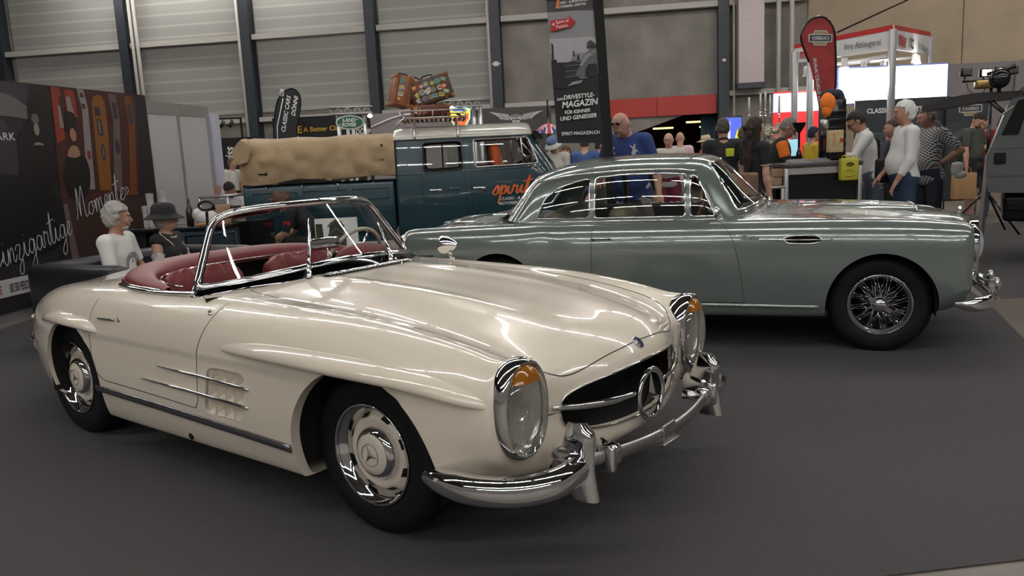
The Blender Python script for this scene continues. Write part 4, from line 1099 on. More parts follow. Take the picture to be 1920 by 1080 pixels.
    # rear bumper corner
    for sy in (-1, 1):
        b = MB(); P = spl([(-3.15, sy*.655, .42), (-3.35, sy*.60, .42), (-3.6, sy*.46, .42), (-3.72, sy*.26, .42), (-3.74, 0, .42)], 6)
        b.tube(P, .036, 12, flat=(1., .45), up=(0, 0, 1)); b.build('rear_bumper', CHROME, root)
    # lower splash apron
    # ---- cockpit
    b = MB()
    n = 40; rim_ = []
    def chalf(x): return .70*max(0, 1-(abs(x+1.5)/.68)**2.8)**(1/2.8) if x < -1.5 else (.70 if x < -1.14 else .70+(x+1.14)*.55)
    xs = list(-2.179+ .679*(1-np.cos(np.linspace(0, PI/2, 14))))+list(np.linspace(-1.4, -1.02, 6))
    L = [(x_, -chalf(x_)) for x_ in xs]; Rr = [(x_, chalf(x_)) for x_ in xs][::-1]
    loop = L+[(-.90, -.4), (-.86, 0), (-.90, .4)]+Rr
    top_z = lambda x_: .885 if x_ > -1.6 else .885+.05*(-1.6-x_)/.37
    b.grid([[Vector((p[0], p[1], top_z(p[0])+.0)) for p in loop+[loop[0]]], [Vector((p[0]*.98-.03, p[1]*.93, .62)) for p in loop+[loop[0]]], [Vector((p[0]*.95-.06, p[1]*.86, .36)) for p in loop+[loop[0]]]])
    b.add([Vector((p[0]*.95-.06, p[1]*.86, .36)) for p in loop], [list(range(len(loop)))], False)
    b.build('cockpit_tub', REDD, root)
    # padded leather rear surround
    b = MB(); G = []
    for t in np.linspace(-PI*.5, PI*.5, 61):
        c_, s_ = math.cos(t), math.sin(t)
        e1 = .714; ss = math.copysign(abs(s_)**e1, s_); cc = abs(c_)**e1
        ox, oy = -1.42-.83*cc, .737*ss
        ix, iy = -1.40-.54*cc, (.655+.055*(1-cc)**4)*ss
        hh = .012+.054*cc
        zo = .882+.016*cc; zi = .897+.022*cc
        row = []
        for k in range(13):
            a = PI*k/12; q = (1-math.cos(a))/2
            row.append(Vector((lerp(ox, ix, q), lerp(oy, iy, q), lerp(zo, zi, q)+hh*math.sin(a)**.75)))
        row.append(Vector((ix+.004, iy*.995, zi-.02)))
        G.append(row)
    b.grid(G); fix_normals(b.build('leather_surround', REDL, root))
    b = MB(); b.tube([(-1.42-.835*abs(math.cos(t))**.714, math.copysign(.743*abs(math.sin(t))**.714, t), .884+.010*abs(math.cos(t))) for t in np.linspace(-PI/2, PI/2, 61)], .012, 8, flat=(1.2, .8))
    b.tube([(-1.40-.530*abs(math.cos(t))**.714, math.copysign(.640*abs(math.sin(t))**.714, t), .893+.022*abs(math.cos(t))) for t in np.linspace(-PI/2, PI/2, 61)], .005, 8)
    b.build('surround_trim', CHROME, root)
    for sy in (-1, 1):
        b = MB(); P = [Vector((x_, sy*.725, 2.)) for x_ in (-1.72, -1.45, -1.16)]
        b.tube(spl([(-1.90, sy*.70, .886), (-1.65, sy*.742, .883), (-1.4, sy*.742, .883), (-1.15, sy*.728, .892)], 6), .011, 8, flat=(.9, 1.3)); b.build('door_top_trim', CHROME, root)
    # seats
    for sy in (-1, 1):
        b = MB(); Rm = Matrix.Rotation(PI/2, 3, 'Z') @ Matrix.Rotation(math.radians(-12), 3, 'X')
        pleated(b, (-1.70, sy*.33, .665), (.50, .16, .56), 8, Rm, .016)
        pleated(b, (-1.38, sy*.33, .48), (.50, .52, .16), 8, Matrix.Rotation(PI/2, 3, 'Z'), .012)
        b.build('seat', REDL, root)
    # dashboard top
    b = MB(); G = []
    for yv in np.linspace(-.62, .62, 31):
        bump = .028*(math.exp(-((yv-.36)/.20)**2)+.4*math.exp(-((yv+.36)/.24)**2))
        base = -.88-.30*(yv/.7)**2
        dr = .05*(abs(yv)/.6)**3; bump -= dr; base -= dr*.6
        G.append([Vector((base+.03, yv, .90-dr)), Vector((base-.03, yv, .925+bump)), Vector((base-.12, yv, .925+bump*1.6)), Vector((base-.17, yv, .90+bump)), Vector((base-.18, yv, .85)), Vector((base-.14, yv, .74))])
    b.grid(G); b.build('dashboard', REDL, root)
    b = MB(); b.ell((-1.17, .34, .93), (.11, .19, .075)); b.build('instrument_cowl', REDL, root)
    # steering wheel
    b = MB(); Ms = Matrix.Translation((-1.27, .36, .90)) @ Matrix.Rotation(math.radians(-66), 4, 'Y')
    b.use(mat('ivory_wheel', (.42, .38, .31), .35)); b.tube([Ms @ Vector((.20*math.cos(t), .20*math.sin(t), 0)) for t in np.linspace(0, 2*PI, 49)[:-1]], .0115, 10, closed=True)
    b.use(CHROME); b.tube([Ms @ Vector((.12*math.cos(t), .12*math.sin(t), -.02)) for t in np.linspace(0, 2*PI, 33)[:-1]], .005, 6, closed=True)
    for a in (0.3, PI-.3): b.tube([Ms @ Vector((0, 0, -.03)), Ms @ Vector((.2*math.cos(a), .2*math.sin(a), 0))], .007, 6)
    b.lathe([(.0, .0), (.04, -.01), (.045, -.03), (.03, -.05), (.02, -.30)], 20, Ms); b.build('steering_wheel', None, root)
    # windscreen
    def ws(u, v):
        """u -1..1 across, v 0..1 up"""
        au = abs(u)
        bx = -.885-.30*au**2.6; by = .735*u*(1-.03*au); bz = .975-.078*au**2
        tx = -1.165-.125*au**2.4; ty = .505*u; tz = 1.262-.016*au**2.2
        return Vector((lerp(bx, tx, v), lerp(by, ty, v), lerp(bz, tz, v)))
    def outline(n=16, rc=.12):
        """rounded loop in (u,v)"""
        pts = []
        for cx_, cy_, a0 in ((1-.09, 1-.22, 0), (-1+.09, 1-.22, PI/2), (-1+.05, .12, PI), (1-.05, .12, 3*PI/2)):
            ru = .09 if cy_ > .5 else .05; rv = .22 if cy_ > .5 else .12
            for k in range(n//2+1):
                a = a0+PI/2*k/(n//2); pts.append((cx_+ru*math.cos(a), cy_+rv*math.sin(a)))
        # densify
        out = []
        for (a, b_), (c, d) in zip(pts, pts[1:]+pts[:1]):
            k = max(1, int(abs(c-a)/.06)+int(abs(d-b_)/.1))
            for i in range(k): out.append((lerp(a, c, i/k), lerp(b_, d, i/k)))
        return out
    O = []
    for th in np.linspace(0, 2*PI, 400, endpoint=False):
        c_, s_ = math.cos(th), math.sin(th); n_ = 7.0 if s_ > 0 else 14.0
        p = ws(math.copysign(abs(c_)**(2/n_), c_), .5+.5*math.copysign(abs(s_)**(2/n_), s_))
        if not O or (p-O[-1]).length > .022: O.append(p)
    if (O[0]-O[-1]).length < .012: O.pop()
    wf = MB(); wf.tube(O, .0185, 16, closed=True)
    wr = wf.build('windscreen_frame', CHROME, root)
    b = MB(); G = [[ws(u, v) for v in np.linspace(.02, .98, 9)] for u in np.linspace(-.985, .985, 33)]
    b.grid(G); b.build('windscreen_glass', GLASS, wr)
    b = MB(); O2 = [Vector((p.x, p.y*.975, lerp(p.z, 1.1, .05))) for p in O]; b.tube([p+Vector((.004, 0, 0)) for p in O2], .008, 6, closed=True); b.build('windscreen_seal', BLACKG, wr)
    # chrome base, its dark reflections put into the colour; bright moulding below
    b = MB(); G = []
    for u in np.linspace(-1.0, 1.0, 41):
        p = ws(u, 0.0); q = ws(u, .02); f_ = Vector((1, 0, 0)) if abs(u) < .8 else Vector((.8, math.copysign(.6, u), 0))
        d_, nn = drape.hit((p.x+.06, p.y+(.0 if abs(u) < .9 else math.copysign(.02, u)), 2), (0, 0, -1))
        low = d_+Vector((0, 0, .002)) if d_ is not None else p+Vector((.06, 0, -.03))
        G.append([q+Vector((.004, 0, .004)), lerp(q, low, .45)+Vector((.008, 0, .006)), low, low+Vector((.004, 0, -.006))])
    b.grid(G); b.build('windscreen_base', mat('chrome_reflecting_dark', (.08, .08, .09), .06, metal=1.), wr)
    b = MB()
    b.tube([ws(u, -.03)+Vector((.012, 0, .006)) for u in np.linspace(-1, 1, 41)], .007, 8); b.build('base_moulding', CHROME, wr)
    for sy in (-1, 1):      # quarter pillar foot
        b = MB(); b.tube([ws(sy*1.0, .06), ws(sy*1.0, -.02)+Vector((0, 0, -.01)), ws(sy*1.0, -.06)+Vector((.01, 0, -.03))], [.018, .022, .02], 10); b.build('pillar_foot', CHROME, wr)
    # wipers
    for yv, ut, vt, u2, v2 in ((-.32, -.18, .72, -.33, .24), (.23, .62, .52, .54, .28)):
        b = MB(); d_, nn = drape.hit((-.83, yv, 2), (0, 0, -1))
        b.lathe([(.018, 0), (.018, .012), (.012, .022), (.009, .05), (0, .052)], 16, Matrix.Translation(d_))
        base = d_+Vector((0, 0, .045)); tip = ws(ut, vt)+Vector((.032, .0, .0))
        b.tube([base, base.lerp(tip, .35), tip], [.0095, .0075, .004], 8)
        t2 = ws(u2, v2)+Vector((.020, 0, 0)); t3 = ws(ut, vt)+Vector((.026, 0, .01))
        b.tube([t3, t2], .0045, 6)
        b.build('wiper', CHROME, root)
    # cowl intake grille
    b = MB(); G = []
    for k in range(26):
        yv = -.27+k*.022
        h, n_ = drape.hit((-.79, yv, 2), (0, 0, -1)); h2, _n = drape.hit((-.735, yv+.012, 2), (0, 0, -1))
        if h is not None and h2 is not None: b.tube([h+Vector((0, 0, .008)), h2+Vector((0, 0, .012))], .0050, 6)
    hn = drape.line([(-.80, -.28, 2), (-.80, .28, 2)], (0, 0, -1), .004, .05); b.tube([p for p, n_ in hn], .003, 6); b.build('cowl_grille', CHROME, root)
    b = MB(); ribbon(b, drape.line([(-.762, -.28, 2), (-.762, .29, 2)], (0, 0, -1), .0015, .04), .05); b.build('cowl_opening', BLACK, root)
    b = MB(); h, n_ = drape.hit((-.72, .20, 2), (0, 0, -1)); b.lathe([(.009, 0), (.008, .008), (0, .01)], 12, Matrix.Translation(h)); b.build('washer_jet', CHROME, root)
    # mirrors
    b = MB(); h, n_ = drape.hit((-.80, .685, 2), (0, 0, -1)); Mm = Matrix.Translation(h+Vector((-.03, .0, .082))) @ Matrix.Rotation(-PI/2, 4, 'Y') @ Matrix.Rotation(0, 4, 'Z')
    b.lathe([(0, -.075), (.012, -.072), (.030, -.05), (.046, -.02), (.053, .01), (.054, .028), (.050, .034), (0, .034)], 28, Mm)
    b.tube([h, h+Vector((-.01, 0, .04))], [.012, .009], 10); b.lathe([(.02, 0), (.018, .006), (.01, .01)], 16, Matrix.Translation(h)); b.build('wing_mirror', CHROME, root)
    b = MB(); c_ = Vector((-1.12, .03, 1.04)); b.rbox(c_, (.03, .20, .065), .01, rz=.0); b.tube([c_, c_+Vector((.06, .02, -.12))], .004, 6); b.tube([c_+Vector((0, .02, -.01)), c_+Vector((.05, -.03, -.10))], .003, 6); b.build('interior_mirror', CHROME, root)
    b = MB(); h, n_ = drape.hit((-.93, -1.5, .83), (0, 1, 0)); b.ell(h, (.016, .012, .008)); b.tube([h, h+Vector((.004, -.01, .022))], [.009, .006], 8); b.build('fender_fitting', CHROME2, root)
    return root
ROADSTER = build_roadster()
# ================================================================ grey-green coupe
AL_LOC = (2.7583, 6.1167, 0); AL_YAW = -.3251
SAGE = mat('sage_metallic', (.165, .194, .186), .20, metal=.35, coat=1.0)
BEIGE = mat('olive_leather', (.13, .115, .075), .5, bump=.1, bscale=80)
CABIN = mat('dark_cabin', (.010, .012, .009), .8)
def poly_sdf(px, pz, P):
    """signed distance to polygon (negative inside), vectorised"""
    P = np.array(P, float); n = len(P); d = np.full(px.shape, 1e9); ins = np.zeros(px.shape, bool)
    for i in range(n):
        a = P[i]; b = P[(i+1) % n]; e = b-a; wx = px-a[0]; wz = pz-a[1]
        t = np.clip((wx*e[0]+wz*e[1])/(e@e), 0, 1); d = np.minimum(d, np.hypot(wx-e[0]*t, wz-e[1]*t))
        c = ((a[1] > pz) != (b[1] > pz)) & (px < (b[0]-a[0])*(pz-a[1])/((b[1]-a[1]) or 1e-9)+a[0]); ins ^= c
    return np.where(ins, -d, d)
def round_poly(P, r=.03, n=5):
    out = []; k = len(P)
    for i in range(k):
        a, b, c = np.array(P[i-1], float), np.array(P[i], float), np.array(P[(i+1) % k], float)
        u = (a-b)/np.linalg.norm(a-b); v = (c-b)/np.linalg.norm(c-b); rr = min(r, np.linalg.norm(a-b)*.45, np.linalg.norm(c-b)*.45)
        for j in range(n+1):
            t = j/n; out.append(tuple((1-t)**2*(b+u*rr)+2*t*(1-t)*b+t*t*(b+v*rr)))
    return out
def rim_tubes(mb, V, rim, r, off=(0, 0, 0), minlen=6, **kw):
    for ch, cl in chains(rim):
        if len(ch) < minlen: continue
        pts = [V[ch[0]]]
        for i in ch[1:]:
            if np.linalg.norm(np.array(V[i])-np.array(pts[-1])) > .008: pts.append(V[i])
        mb.tube([Vector(p)+Vector(off) for p in pts], r, 6, closed=cl, **kw)
def build_coupe():
    root = thing('coupe', 'grey-green two-door coupe with chrome wire wheels parked behind the cream roadster', 'car', AL_LOC, AL_YAW)
    st = []
    def S(x, L): st.append([(x, p[0], p[1]) if len(p) == 2 else p for p in L])
    S(0, [(-3.66, 0, .60), (-3.66, .2, .60), (-3.66, .4, .60), (-3.655, .5, .60), (-3.65, .57, .61), (-3.65, .60, .65), (-3.65, .60, .70), (-3.65, .58, .74), (-3.65, .52, .75), (-3.655, .45, .75), (-3.66, .3, .75), (-3.66, .15, .75), (-3.66, 0, .75)])
    S(-3.62, [(0, .45), (.35, .45), (.55, .46), (.63, .49), (.67, .56), (.685, .66), (.68, .76), (.665, .82), (.64, .855), (.58, .865), (.42, .80), (.2, .81), (0, .815)])
    S(-3.50, [(0, .38), (.35, .38), (.58, .39), (.68, .42), (.72, .52), (.735, .65), (.73, .77), (.71, .845), (.67, .885), (.60, .895), (.45, .845), (.22, .87), (0, .875)])
    S(-3.20, [(0, .30), (.4, .30), (.65, .31), (.75, .34), (.79, .48), (.80, .64), (.79, .77), (.765, .855), (.71, .900), (.63, .910), (.48, .885), (.24, .93), (0, .935)])
    S(-2.80, [(0, .26), (.4, .26), (.70, .265), (.80, .29), (.835, .45), (.842, .62), (.83, .77), (.80, .865), (.735, .915), (.66, .925), (.5, .93), (.25, .962), (0, .965)])
    S(-2.40, [(0, .24), (.4, .24), (.74, .245), (.82, .265), (.85, .43), (.855, .61), (.842, .77), (.815, .875), (.76, .920), (.70, .932), (.55, .94), (.28, .95), (0, .95)])
    S(-2.12, [(0, .24), (.4, .24), (.75, .245), (.825, .265), (.852, .43), (.856, .61), (.842, .77), (.812, .875), (.765, .918), (.71, .930), (.55, .94), (.28, .95), (0, .95)])
    S(-1.75, [(0, .24), (.4, .24), (.75, .245), (.828, .265), (.856, .42), (.862, .60), (.852, .77), (.822, .875), (.775, .917), (.715, .930), (.55, .94), (.28, .95), (0, .95)])
    S(-1.40, [(0, .24), (.4, .24), (.75, .245), (.83, .265), (.858, .42), (.865, .60), (.856, .77), (.826, .875), (.778, .917), (.718, .930), (.55, .945), (.28, .955), (0, .955)])
    S(-1.05, [(0, .24), (.4, .24), (.75, .245), (.83, .265), (.860, .42), (.868, .60), (.860, .77), (.832, .873), (.782, .918), (.718, .932), (.58, .95), (.3, .965), (0, .965)])
    S(-.78, [(0, .24), (.4, .24), (.75, .245), (.832, .265), (.862, .42), (.870, .60), (.864, .77), (.836, .872), (.785, .918), (.715, .935), (.57, .965), (.3, 1.000), (0, 1.008)])
    S(-.40, [(0, .24), (.4, .24), (.75, .245), (.832, .27), (.864, .42), (.872, .60), (.868, .76), (.84, .868), (.785, .918), (.705, .935), (.55, .940), (.3, .982), (0, .988)])
    S(-.05, [(0, .24), (.4, .24), (.74, .25), (.83, .28), (.864, .43), (.872, .60), (.868, .76), (.84, .862), (.785, .912), (.70, .928), (.54, .905), (.3, .955), (0, .962)])
    S(.22, [(0, .25), (.4, .26), (.72, .27), (.82, .30), (.858, .43), (.866, .60), (.86, .75), (.834, .85), (.78, .900), (.69, .915), (.53, .87), (.3, .925), (0, .935)])
    S(.38, [(0, .28), (.4, .28), (.68, .29), (.79, .32), (.845, .44), (.853, .60), (.846, .745), (.82, .838), (.77, .885), (.68, .898), (.52, .84), (.3, .905), (0, .915)])
    S(0, [(.50, 0, .32), (.50, .4, .32), (.49, .64, .33), (.475, .76, .36), (.47, .823, .45), (.47, .832, .60), (.475, .825, .735), (.485, .803, .822), (.49, .76, .868), (.495, .67, .882), (.50, .51, .80), (.52, .28, .885), (.53, 0, .895)])
    S(0, [(.535, 0, .37), (.53, .38, .37), (.525, .60, .38), (.52, .72, .40), (.515, .785, .46), (.515, .80, .60), (.52, .79, .73), (.525, .768, .80), (.53, .73, .838), (.535, .65, .85), (.545, .48, .77), (.60, .22, .85), (.62, 0, .865)])
    S(0, [(.54, 0, .45), (.54, .36, .45), (.535, .56, .46), (.53, .66, .48), (.525, .72, .50), (.53, .73, .62), (.535, .72, .70), (.54, .70, .75), (.545, .67, .77), (.55, .60, .78), (.56, .42, .70), (.63, .17, .78), (.65, 0, .80)])
    S(0, [(.54, 0, .62), (.54, .30, .62), (.54, .48, .62), (.535, .56, .63), (.535, .60, .64), (.54, .61, .64), (.54, .61, .64), (.54, .60, .64), (.545, .56, .64), (.55, .50, .63), (.56, .35, .62), (.63, .14, .62), (.65, 0, .62)])
    G = fair_surface(st, 8, 9, .4)
    x, y = G[..., 0], G[..., 1]
    G[..., 1] -= .012*np.exp(-((x+2.33)/.10)**2)*(y > .75)*np.clip((G[..., 2]-.3)/.2, 0, 1)
    V, F = mirror_grid(G); drape = Drape(V, F)
    def arch(cx, rx, top, cz=.33):
        def fn(x, y, z):
            zz = np.where(z > cz, (z-cz)/(top-cz), (z-cz)/1.2)
            return np.where(np.abs(y) > .5, np.hypot((x-cx)/rx, zz)-1, 1.)
        return fn
    V, F, r1 = clip(V, F, arch(-.028, .352, .700)); V, F, r2 = clip(V, F, arch(-2.74, .345, .712))
    def cab(x, y, z): return np.where(z > .8, np.maximum(np.abs(y)-.665, np.maximum(-2.50-x, x+1.02+.0*y)), 1.)
    V, F, r3 = clip(V, F, cab)
    def vent(x, y, z): return np.where(np.abs(y) > .7, ((np.abs(x+.53)/.118)**3+(np.abs(z-.797)/.027)**3)**(1/3)-1, 1.)
    V, F, r4 = clip(V, F, vent)
    b = MB(); Vc, Fc = compact(V, F); b.add(Vc, Fc, True)
    inn = lambda p: np.array([p[0], p[1]-math.copysign(.05, p[1]), p[2]])
    for rr in (r1, r2, r4): lip(b, V, rr, inn)
    b.build('body_shell', SAGE, root)
    b = MB(); rim_tubes(b, V, r4, .0045); b.build('vent_rim', CHROME, root)
    for sy in (-1, 1): b = MB(); b.box((-.53, sy*.815, .797), (.30, .01, .09)); b.build('vent_grille', BLACK, root)
    for cx in (-.03, -2.74):
        for sy in (-1, 1):
            b = MB(); pts = [(cx+.345*math.cos(a), .34+.375*math.sin(a)) for a in np.linspace(-.2, PI+.2, 21)]
            b.grid([[Vector((p[0], sy*.80, p[1])) for p in pts], [Vector((p[0], sy*.42, p[1])) for p in pts]]); b.add([Vector((p[0], sy*.42, p[1])) for p in pts], [list(range(21))], False); b.build('wheel_arch_liner', BLACK, root)
    # greenhouse
    R = [
     [(-2.60, .70, .93), (-2.63, .695, .935), (-2.67, .665, .94), (-2.73, .57, .95), (-2.78, .30, .96), (-2.80, 0, .965)],
     [(-2.50, .705, .93), (-2.52, .682, 1.03), (-2.55, .645, 1.10), (-2.60, .545, 1.12), (-2.64, .28, 1.13), (-2.65, 0, 1.13)],
     [(-2.35, .71, .93), (-2.40, .678, 1.09), (-2.44, .615, 1.215), (-2.47, .50, 1.28), (-2.50, .26, 1.295), (-2.51, 0, 1.30)],
     [(-2.10, .715, .93), (-2.12, .685, 1.11), (-2.13, .62, 1.265), (-2.14, .50, 1.355), (-2.15, .26, 1.385), (-2.15, 0, 1.39)],
     [(-1.75, .72, .93), (-1.75, .69, 1.12), (-1.75, .625, 1.285), (-1.75, .50, 1.375), (-1.75, .26, 1.405), (-1.75, 0, 1.41)],
     [(-1.42, .72, .93), (-1.42, .69, 1.12), (-1.42, .62, 1.28), (-1.41, .49, 1.368), (-1.40, .26, 1.398), (-1.40, 0, 1.403)],
     [(-1.14, .72, .93), (-1.19, .69, 1.11), (-1.235, .61, 1.262), (-1.19, .485, 1.338), (-1.15, .26, 1.362), (-1.14, 0, 1.368)],
     [(-1.09, .72, .93), (-1.12, .70, 1.02), (-1.14, .66, 1.10), (-1.04, .545, 1.16), (-.965, .28, 1.18), (-.945, 0, 1.19)],
     [(-1.05, .72, .93), (-1.05, .715, .937), (-1.03, .69, .942), (-.92, .58, .965), (-.81, .30, .998), (-.77, 0, 1.006)]]
    P = np.array(R); S_, R_, _ = P.shape
    # cubic along both axes, natural at the belt, mirrored at the crown
    nu, nv = 12, 10
    def solve(P):
        Q = P.copy()
        for _ in range(12):
            e = np.concatenate([2*Q[:1]-Q[1:2], Q, 2*Q[-1:]-Q[-2:-1]], 0); b_ = (e[:-2]+4*e[1:-1]+e[2:])/6
            e = np.concatenate([2*b_[:, :1]-b_[:, 1:2], b_, b_[:, -2:-1]*np.array([1, -1, 1.])], 1); b_ = (e[:, :-2]+4*e[:, 1:-1]+e[:, 2:])/6
            Q = Q+(P-b_)
        return P+.6*(Q-P)
    Q = solve(P); E = np.concatenate([2*Q[:1]-Q[1:2], Q, 2*Q[-1:]-Q[-2:-1]], 0); G = np.einsum('ks,srd->krd', _basis(S_, nu, 0), E)
    E = np.concatenate([2*G[:, :1]-G[:, 1:2], G, G[:, -2:-1]*np.array([1, -1, 1.])], 1); G = np.einsum('kr,srd->skd', _basis(R_, nv, 0), E)
    G[:, -1, 1] = 0
    A, B, _ = G.shape; full = np.concatenate([G*np.array([1, -1, 1.]), G[:, ::-1][:, 1:]], 1)
    nvv = full.shape[1]; V = full.reshape(-1, 3); F = [[i*nvv+j, (i+1)*nvv+j, (i+1)*nvv+j+1, i*nvv+j+1] for i in range(A-1) for j in range(nvv-1)]
    quarter = round_poly([(-2.455, .962), (-2.38, 1.115), (-2.27, 1.19), (-2.12, 1.235), (-2.035, 1.248), (-2.035, .958)], .03)
    door = round_poly([(-1.995, .958), (-1.995, 1.252), (-1.80, 1.268), (-1.5, 1.268), (-1.335, 1.258), (-1.325, .958)], .015)
    qlight = round_poly([(-1.29, .958), (-1.295, 1.250), (-1.25, 1.240), (-1.115, .958)], .012)
    def side(Pg): return lambda x, y, z: np.where(np.abs(y) > .5, poly_sdf(x, z, Pg), 1.)
    def wind(x, y, z):
        ay = np.abs(y); yb = np.interp(z, [.97, 1.0, 1.16, 1.33], [.62, .61, .565, .475]); lo = np.interp(ay, [0, .3, .58], [1.03, 1.02, .985]); hi = np.interp(ay, [0, .3, .5], [1.345, 1.34, 1.315])
        return np.where(x > -1.22, np.maximum(ay-yb, np.maximum(lo-z, z-hi)), 1.)
    def rearw(x, y, z):
        ay = np.abs(y); yb = np.interp(z, [.97, 1.12, 1.27], [.60, .585, .52]); return np.where(x < -2.44, np.maximum(ay-yb, np.maximum(.985-z, z-1.262)), 1.)
    fns = [side(quarter), side(door), side(qlight), wind, rearw]; rims = []; V0, F0 = V, F
    glass = MB()
    for fn in fns:
        V, F, r = clip(V, F, fn); rims.append((V, r))
        Vg, Fg, _r = clip(V0, F0, lambda x, y, z, fn=fn: -fn(x, y, z)-1e-4)
        Vg, Fg = compact(Vg, Fg); glass.add(Vg-np.array([0, 0, 0]), Fg, True)
    b = MB(); Vc, Fc = compact(V, F); b.add(Vc, Fc, True); rf = b.build('roof', SAGE, root)
    for nm, k in (('quarter_window', 0), ('door_window', 1), ('quarterlight', 2), ('windscreen', 3), ('rear_window', 4)):
        Vg, Fg, _r = clip(V0, F0, lambda x, y, z, fn=fns[k]: -fn(x, y, z)-1e-4); Vg, Fg = compact(Vg, Fg)
        if k < 3:
            for sy in (-1, 1):
                keep = [f for f in Fg if Vg[f[0]][1]*sy > 0]; Va, Fa = compact(Vg, keep)
                b = MB(); b.add(Va, Fa, True); g = b.build(nm, GLASS, root)
                b = MB(); Vr, rr = rims[k]; rr2 = [e for e in rr if Vr[e[0]][1]*sy > 0]; rim_tubes(b, Vr, rr2, .0075 if k else .006); b.build('window_trim', CHROME, g)
        else:
            b = MB(); b.add(Vg, Fg, True); g = b.build(nm, GLASS, root)
            b = MB(); rim_tubes(b, rims[k][0], rims[k][1], .011, flat=(1.2, 1)); b.build('window_trim', CHROME, g)
            if k == 4:
                b = MB()
                for yy in (-.50, -.40): b.tube([(-2.735, yy-.05, .985), (-2.60, yy-.04, 1.12), (-2.49, yy, 1.265)], .004, 6)
                b.build('window_bar', CHROME, g)
    gdr = Drape(V0, F0)
    for sy in (-1, 1):
        b = MB(); b.tube(spl([(-2.52, sy*.655, 1.03+.02), (-2.44, sy*.640, 1.235), (-2.30, sy*.642, 1.262), (-2.1, sy*.643, 1.285), (-1.75, sy*.645, 1.300), (-1.42, sy*.640, 1.296), (-1.26, sy*.632, 1.280)][1:], 6), .008, 8); b.build('roof_gutter', CHROME, root)
        b = MB(); b.tube([(x_, sy*.735, .936) for x_ in np.linspace(-2.62, -1.06, 14)], .006, 6); b.build('waist_trim', CHROME, root)
        b = MB(); hn = drape.line([(-2.35, sy*1.5, .333), (-1.2, sy*1.5, .338), (-.42, sy*1.5, .332)], (0, -sy, 0), .002, .05); b.tube([p for p, n in hn], .011, 8, flat=(1, .6), up=(0, 0, 1)); b.build('sill_trim_strip', mat('sage_strip', (.34, .38, .37), .2, metal=.6), root)
        b = MB(); hn = drape.line([(-.81, sy*1.5, .797), (-.345, sy*1.5, .795)], (0, -sy, 0), .006, .02); b.tube([p for p, n in hn], [.002+.003*min(1, i*.2) for i in range(len(hn))], 6)
        b.build('vent_bar', CHROME, root)
        b = MB(); hn = drape.line([(-1.995, sy*1.5, .815), (-1.845, sy*1.5, .815)], (0, -sy, 0), .018, .03); n_ = len(hn)
        b.tube([p for p, n in hn], [.010-.004*i/n_ for i in range(n_)], 8); h, n = drape.hit((-1.98, sy*1.5, .813), (0, -sy, 0)); b.ell(h, (.016, .018, .018)); b.build('door_handle', CHROME, root)
        b = MB(); b.lathe([(.0, 0), (.010, .002), (.02, .01)], 6) if 0 else None
        b.tube([(-1.09, sy*.79, .92), (-1.10, sy*.83, .96)], .007, 8); Mm = Matrix.Translation((-1.10, sy*.835, .99)) @ Matrix.Rotation(PI/2, 4, 'Y'); b.lathe([(0, -.035), (.028, -.025), (.046, -.004), (.048, .008), (.0, .009)], 24, Mm @ Matrix.Rotation(PI, 4, 'X')); b.build('door_mirror', CHROME, root)
    # seams, script
    b = MB()
    for sy in (-1, 1):
        for pts in ([(-1.98, .925), (-1.998, .82), (-1.995, .6), (-1.99, .36)], [(-1.085, .925), (-1.04, .88), (-.99, .80), (-.945, .62), (-.91, .36)], [(-1.99, .355), (-.91, .355)]):
            ribbon(b, drape.line(spl([(p[0], sy*1.5, p[1]) for p in pts], 6), (0, -sy, 0), .0012, .015), .0045)
        for pts in ([(-.79, .50), (-.795, .56), (-.75, .60), (-.4, .585), (0, .565), (.3, .545), (.44, .50), (.475, .3), (.478, 0)],):
            ribbon(b, drape.line(spl([(p[0], sy*p[1], 2) for p in pts], 6), (0, 0, -1), .0012, .015), .004)
    b.build('panel_gap', SEAM, root)
    b = MB(); b.use(CHROME2)
    h, n = drape.hit((-.925, -1.5, .80), (0, 1, 0)); text_mb(b, 'Graber', .042, frame(h+Vector((-.01, -.004, 0)), (1, 0, 0), (0, -.08, 1)), .012, .35); b.build('script_badge', None, root)
    # bonnet scoop
    b = MB(); G = []
    for x_ in np.linspace(-.68, .245, 30):
        t = (x_+.68)/.925; hh = .034*t**.8; w_ = .29-.02*t; row = []
        for k in range(25):
            a = -1+2*k/24; yy = w_*a; h, n = drape.hit((x_, yy, 2), (0, 0, -1)); e = (1-abs(a)**8)**(1/3) if abs(a) < 1 else 0
            row.append(h+Vector((0, 0, hh*e-.001)))
        G.append(row)
    Z = np.array([[p.z for p in r] for r in G])
    for _ in range(10): Z[1:-1, 1:-1] = (Z[:-2, 1:-1]+Z[2:, 1:-1]+Z[1:-1, :-2]*.3+Z[1:-1, 2:]*.3+Z[1:-1, 1:-1])/3.6
    G = [[Vector((p.x, p.y, Z[i, j])) for j, p in enumerate(r)] for i, r in enumerate(G)]
    b.grid(G); sc = b.build('bonnet_scoop', SAGE, root)
    b = MB(); b.tube([p+Vector((.003, 0, 0)) for p in G[-1]], .005, 6); b.grid([[p for p in G[-1]], [Vector((p.x, p.y, G[-1][0].z-.012)) for p in G[-1]]]); b.build('scoop_mouth', CHROME, sc)
    # wheels
    for x_, sy in ((-.028, -1), (-.028, 1), (-2.74, -1), (-2.74, 1)): wheel(root, 'wheel', (x_, sy*.665, .335), sy, 'wire')
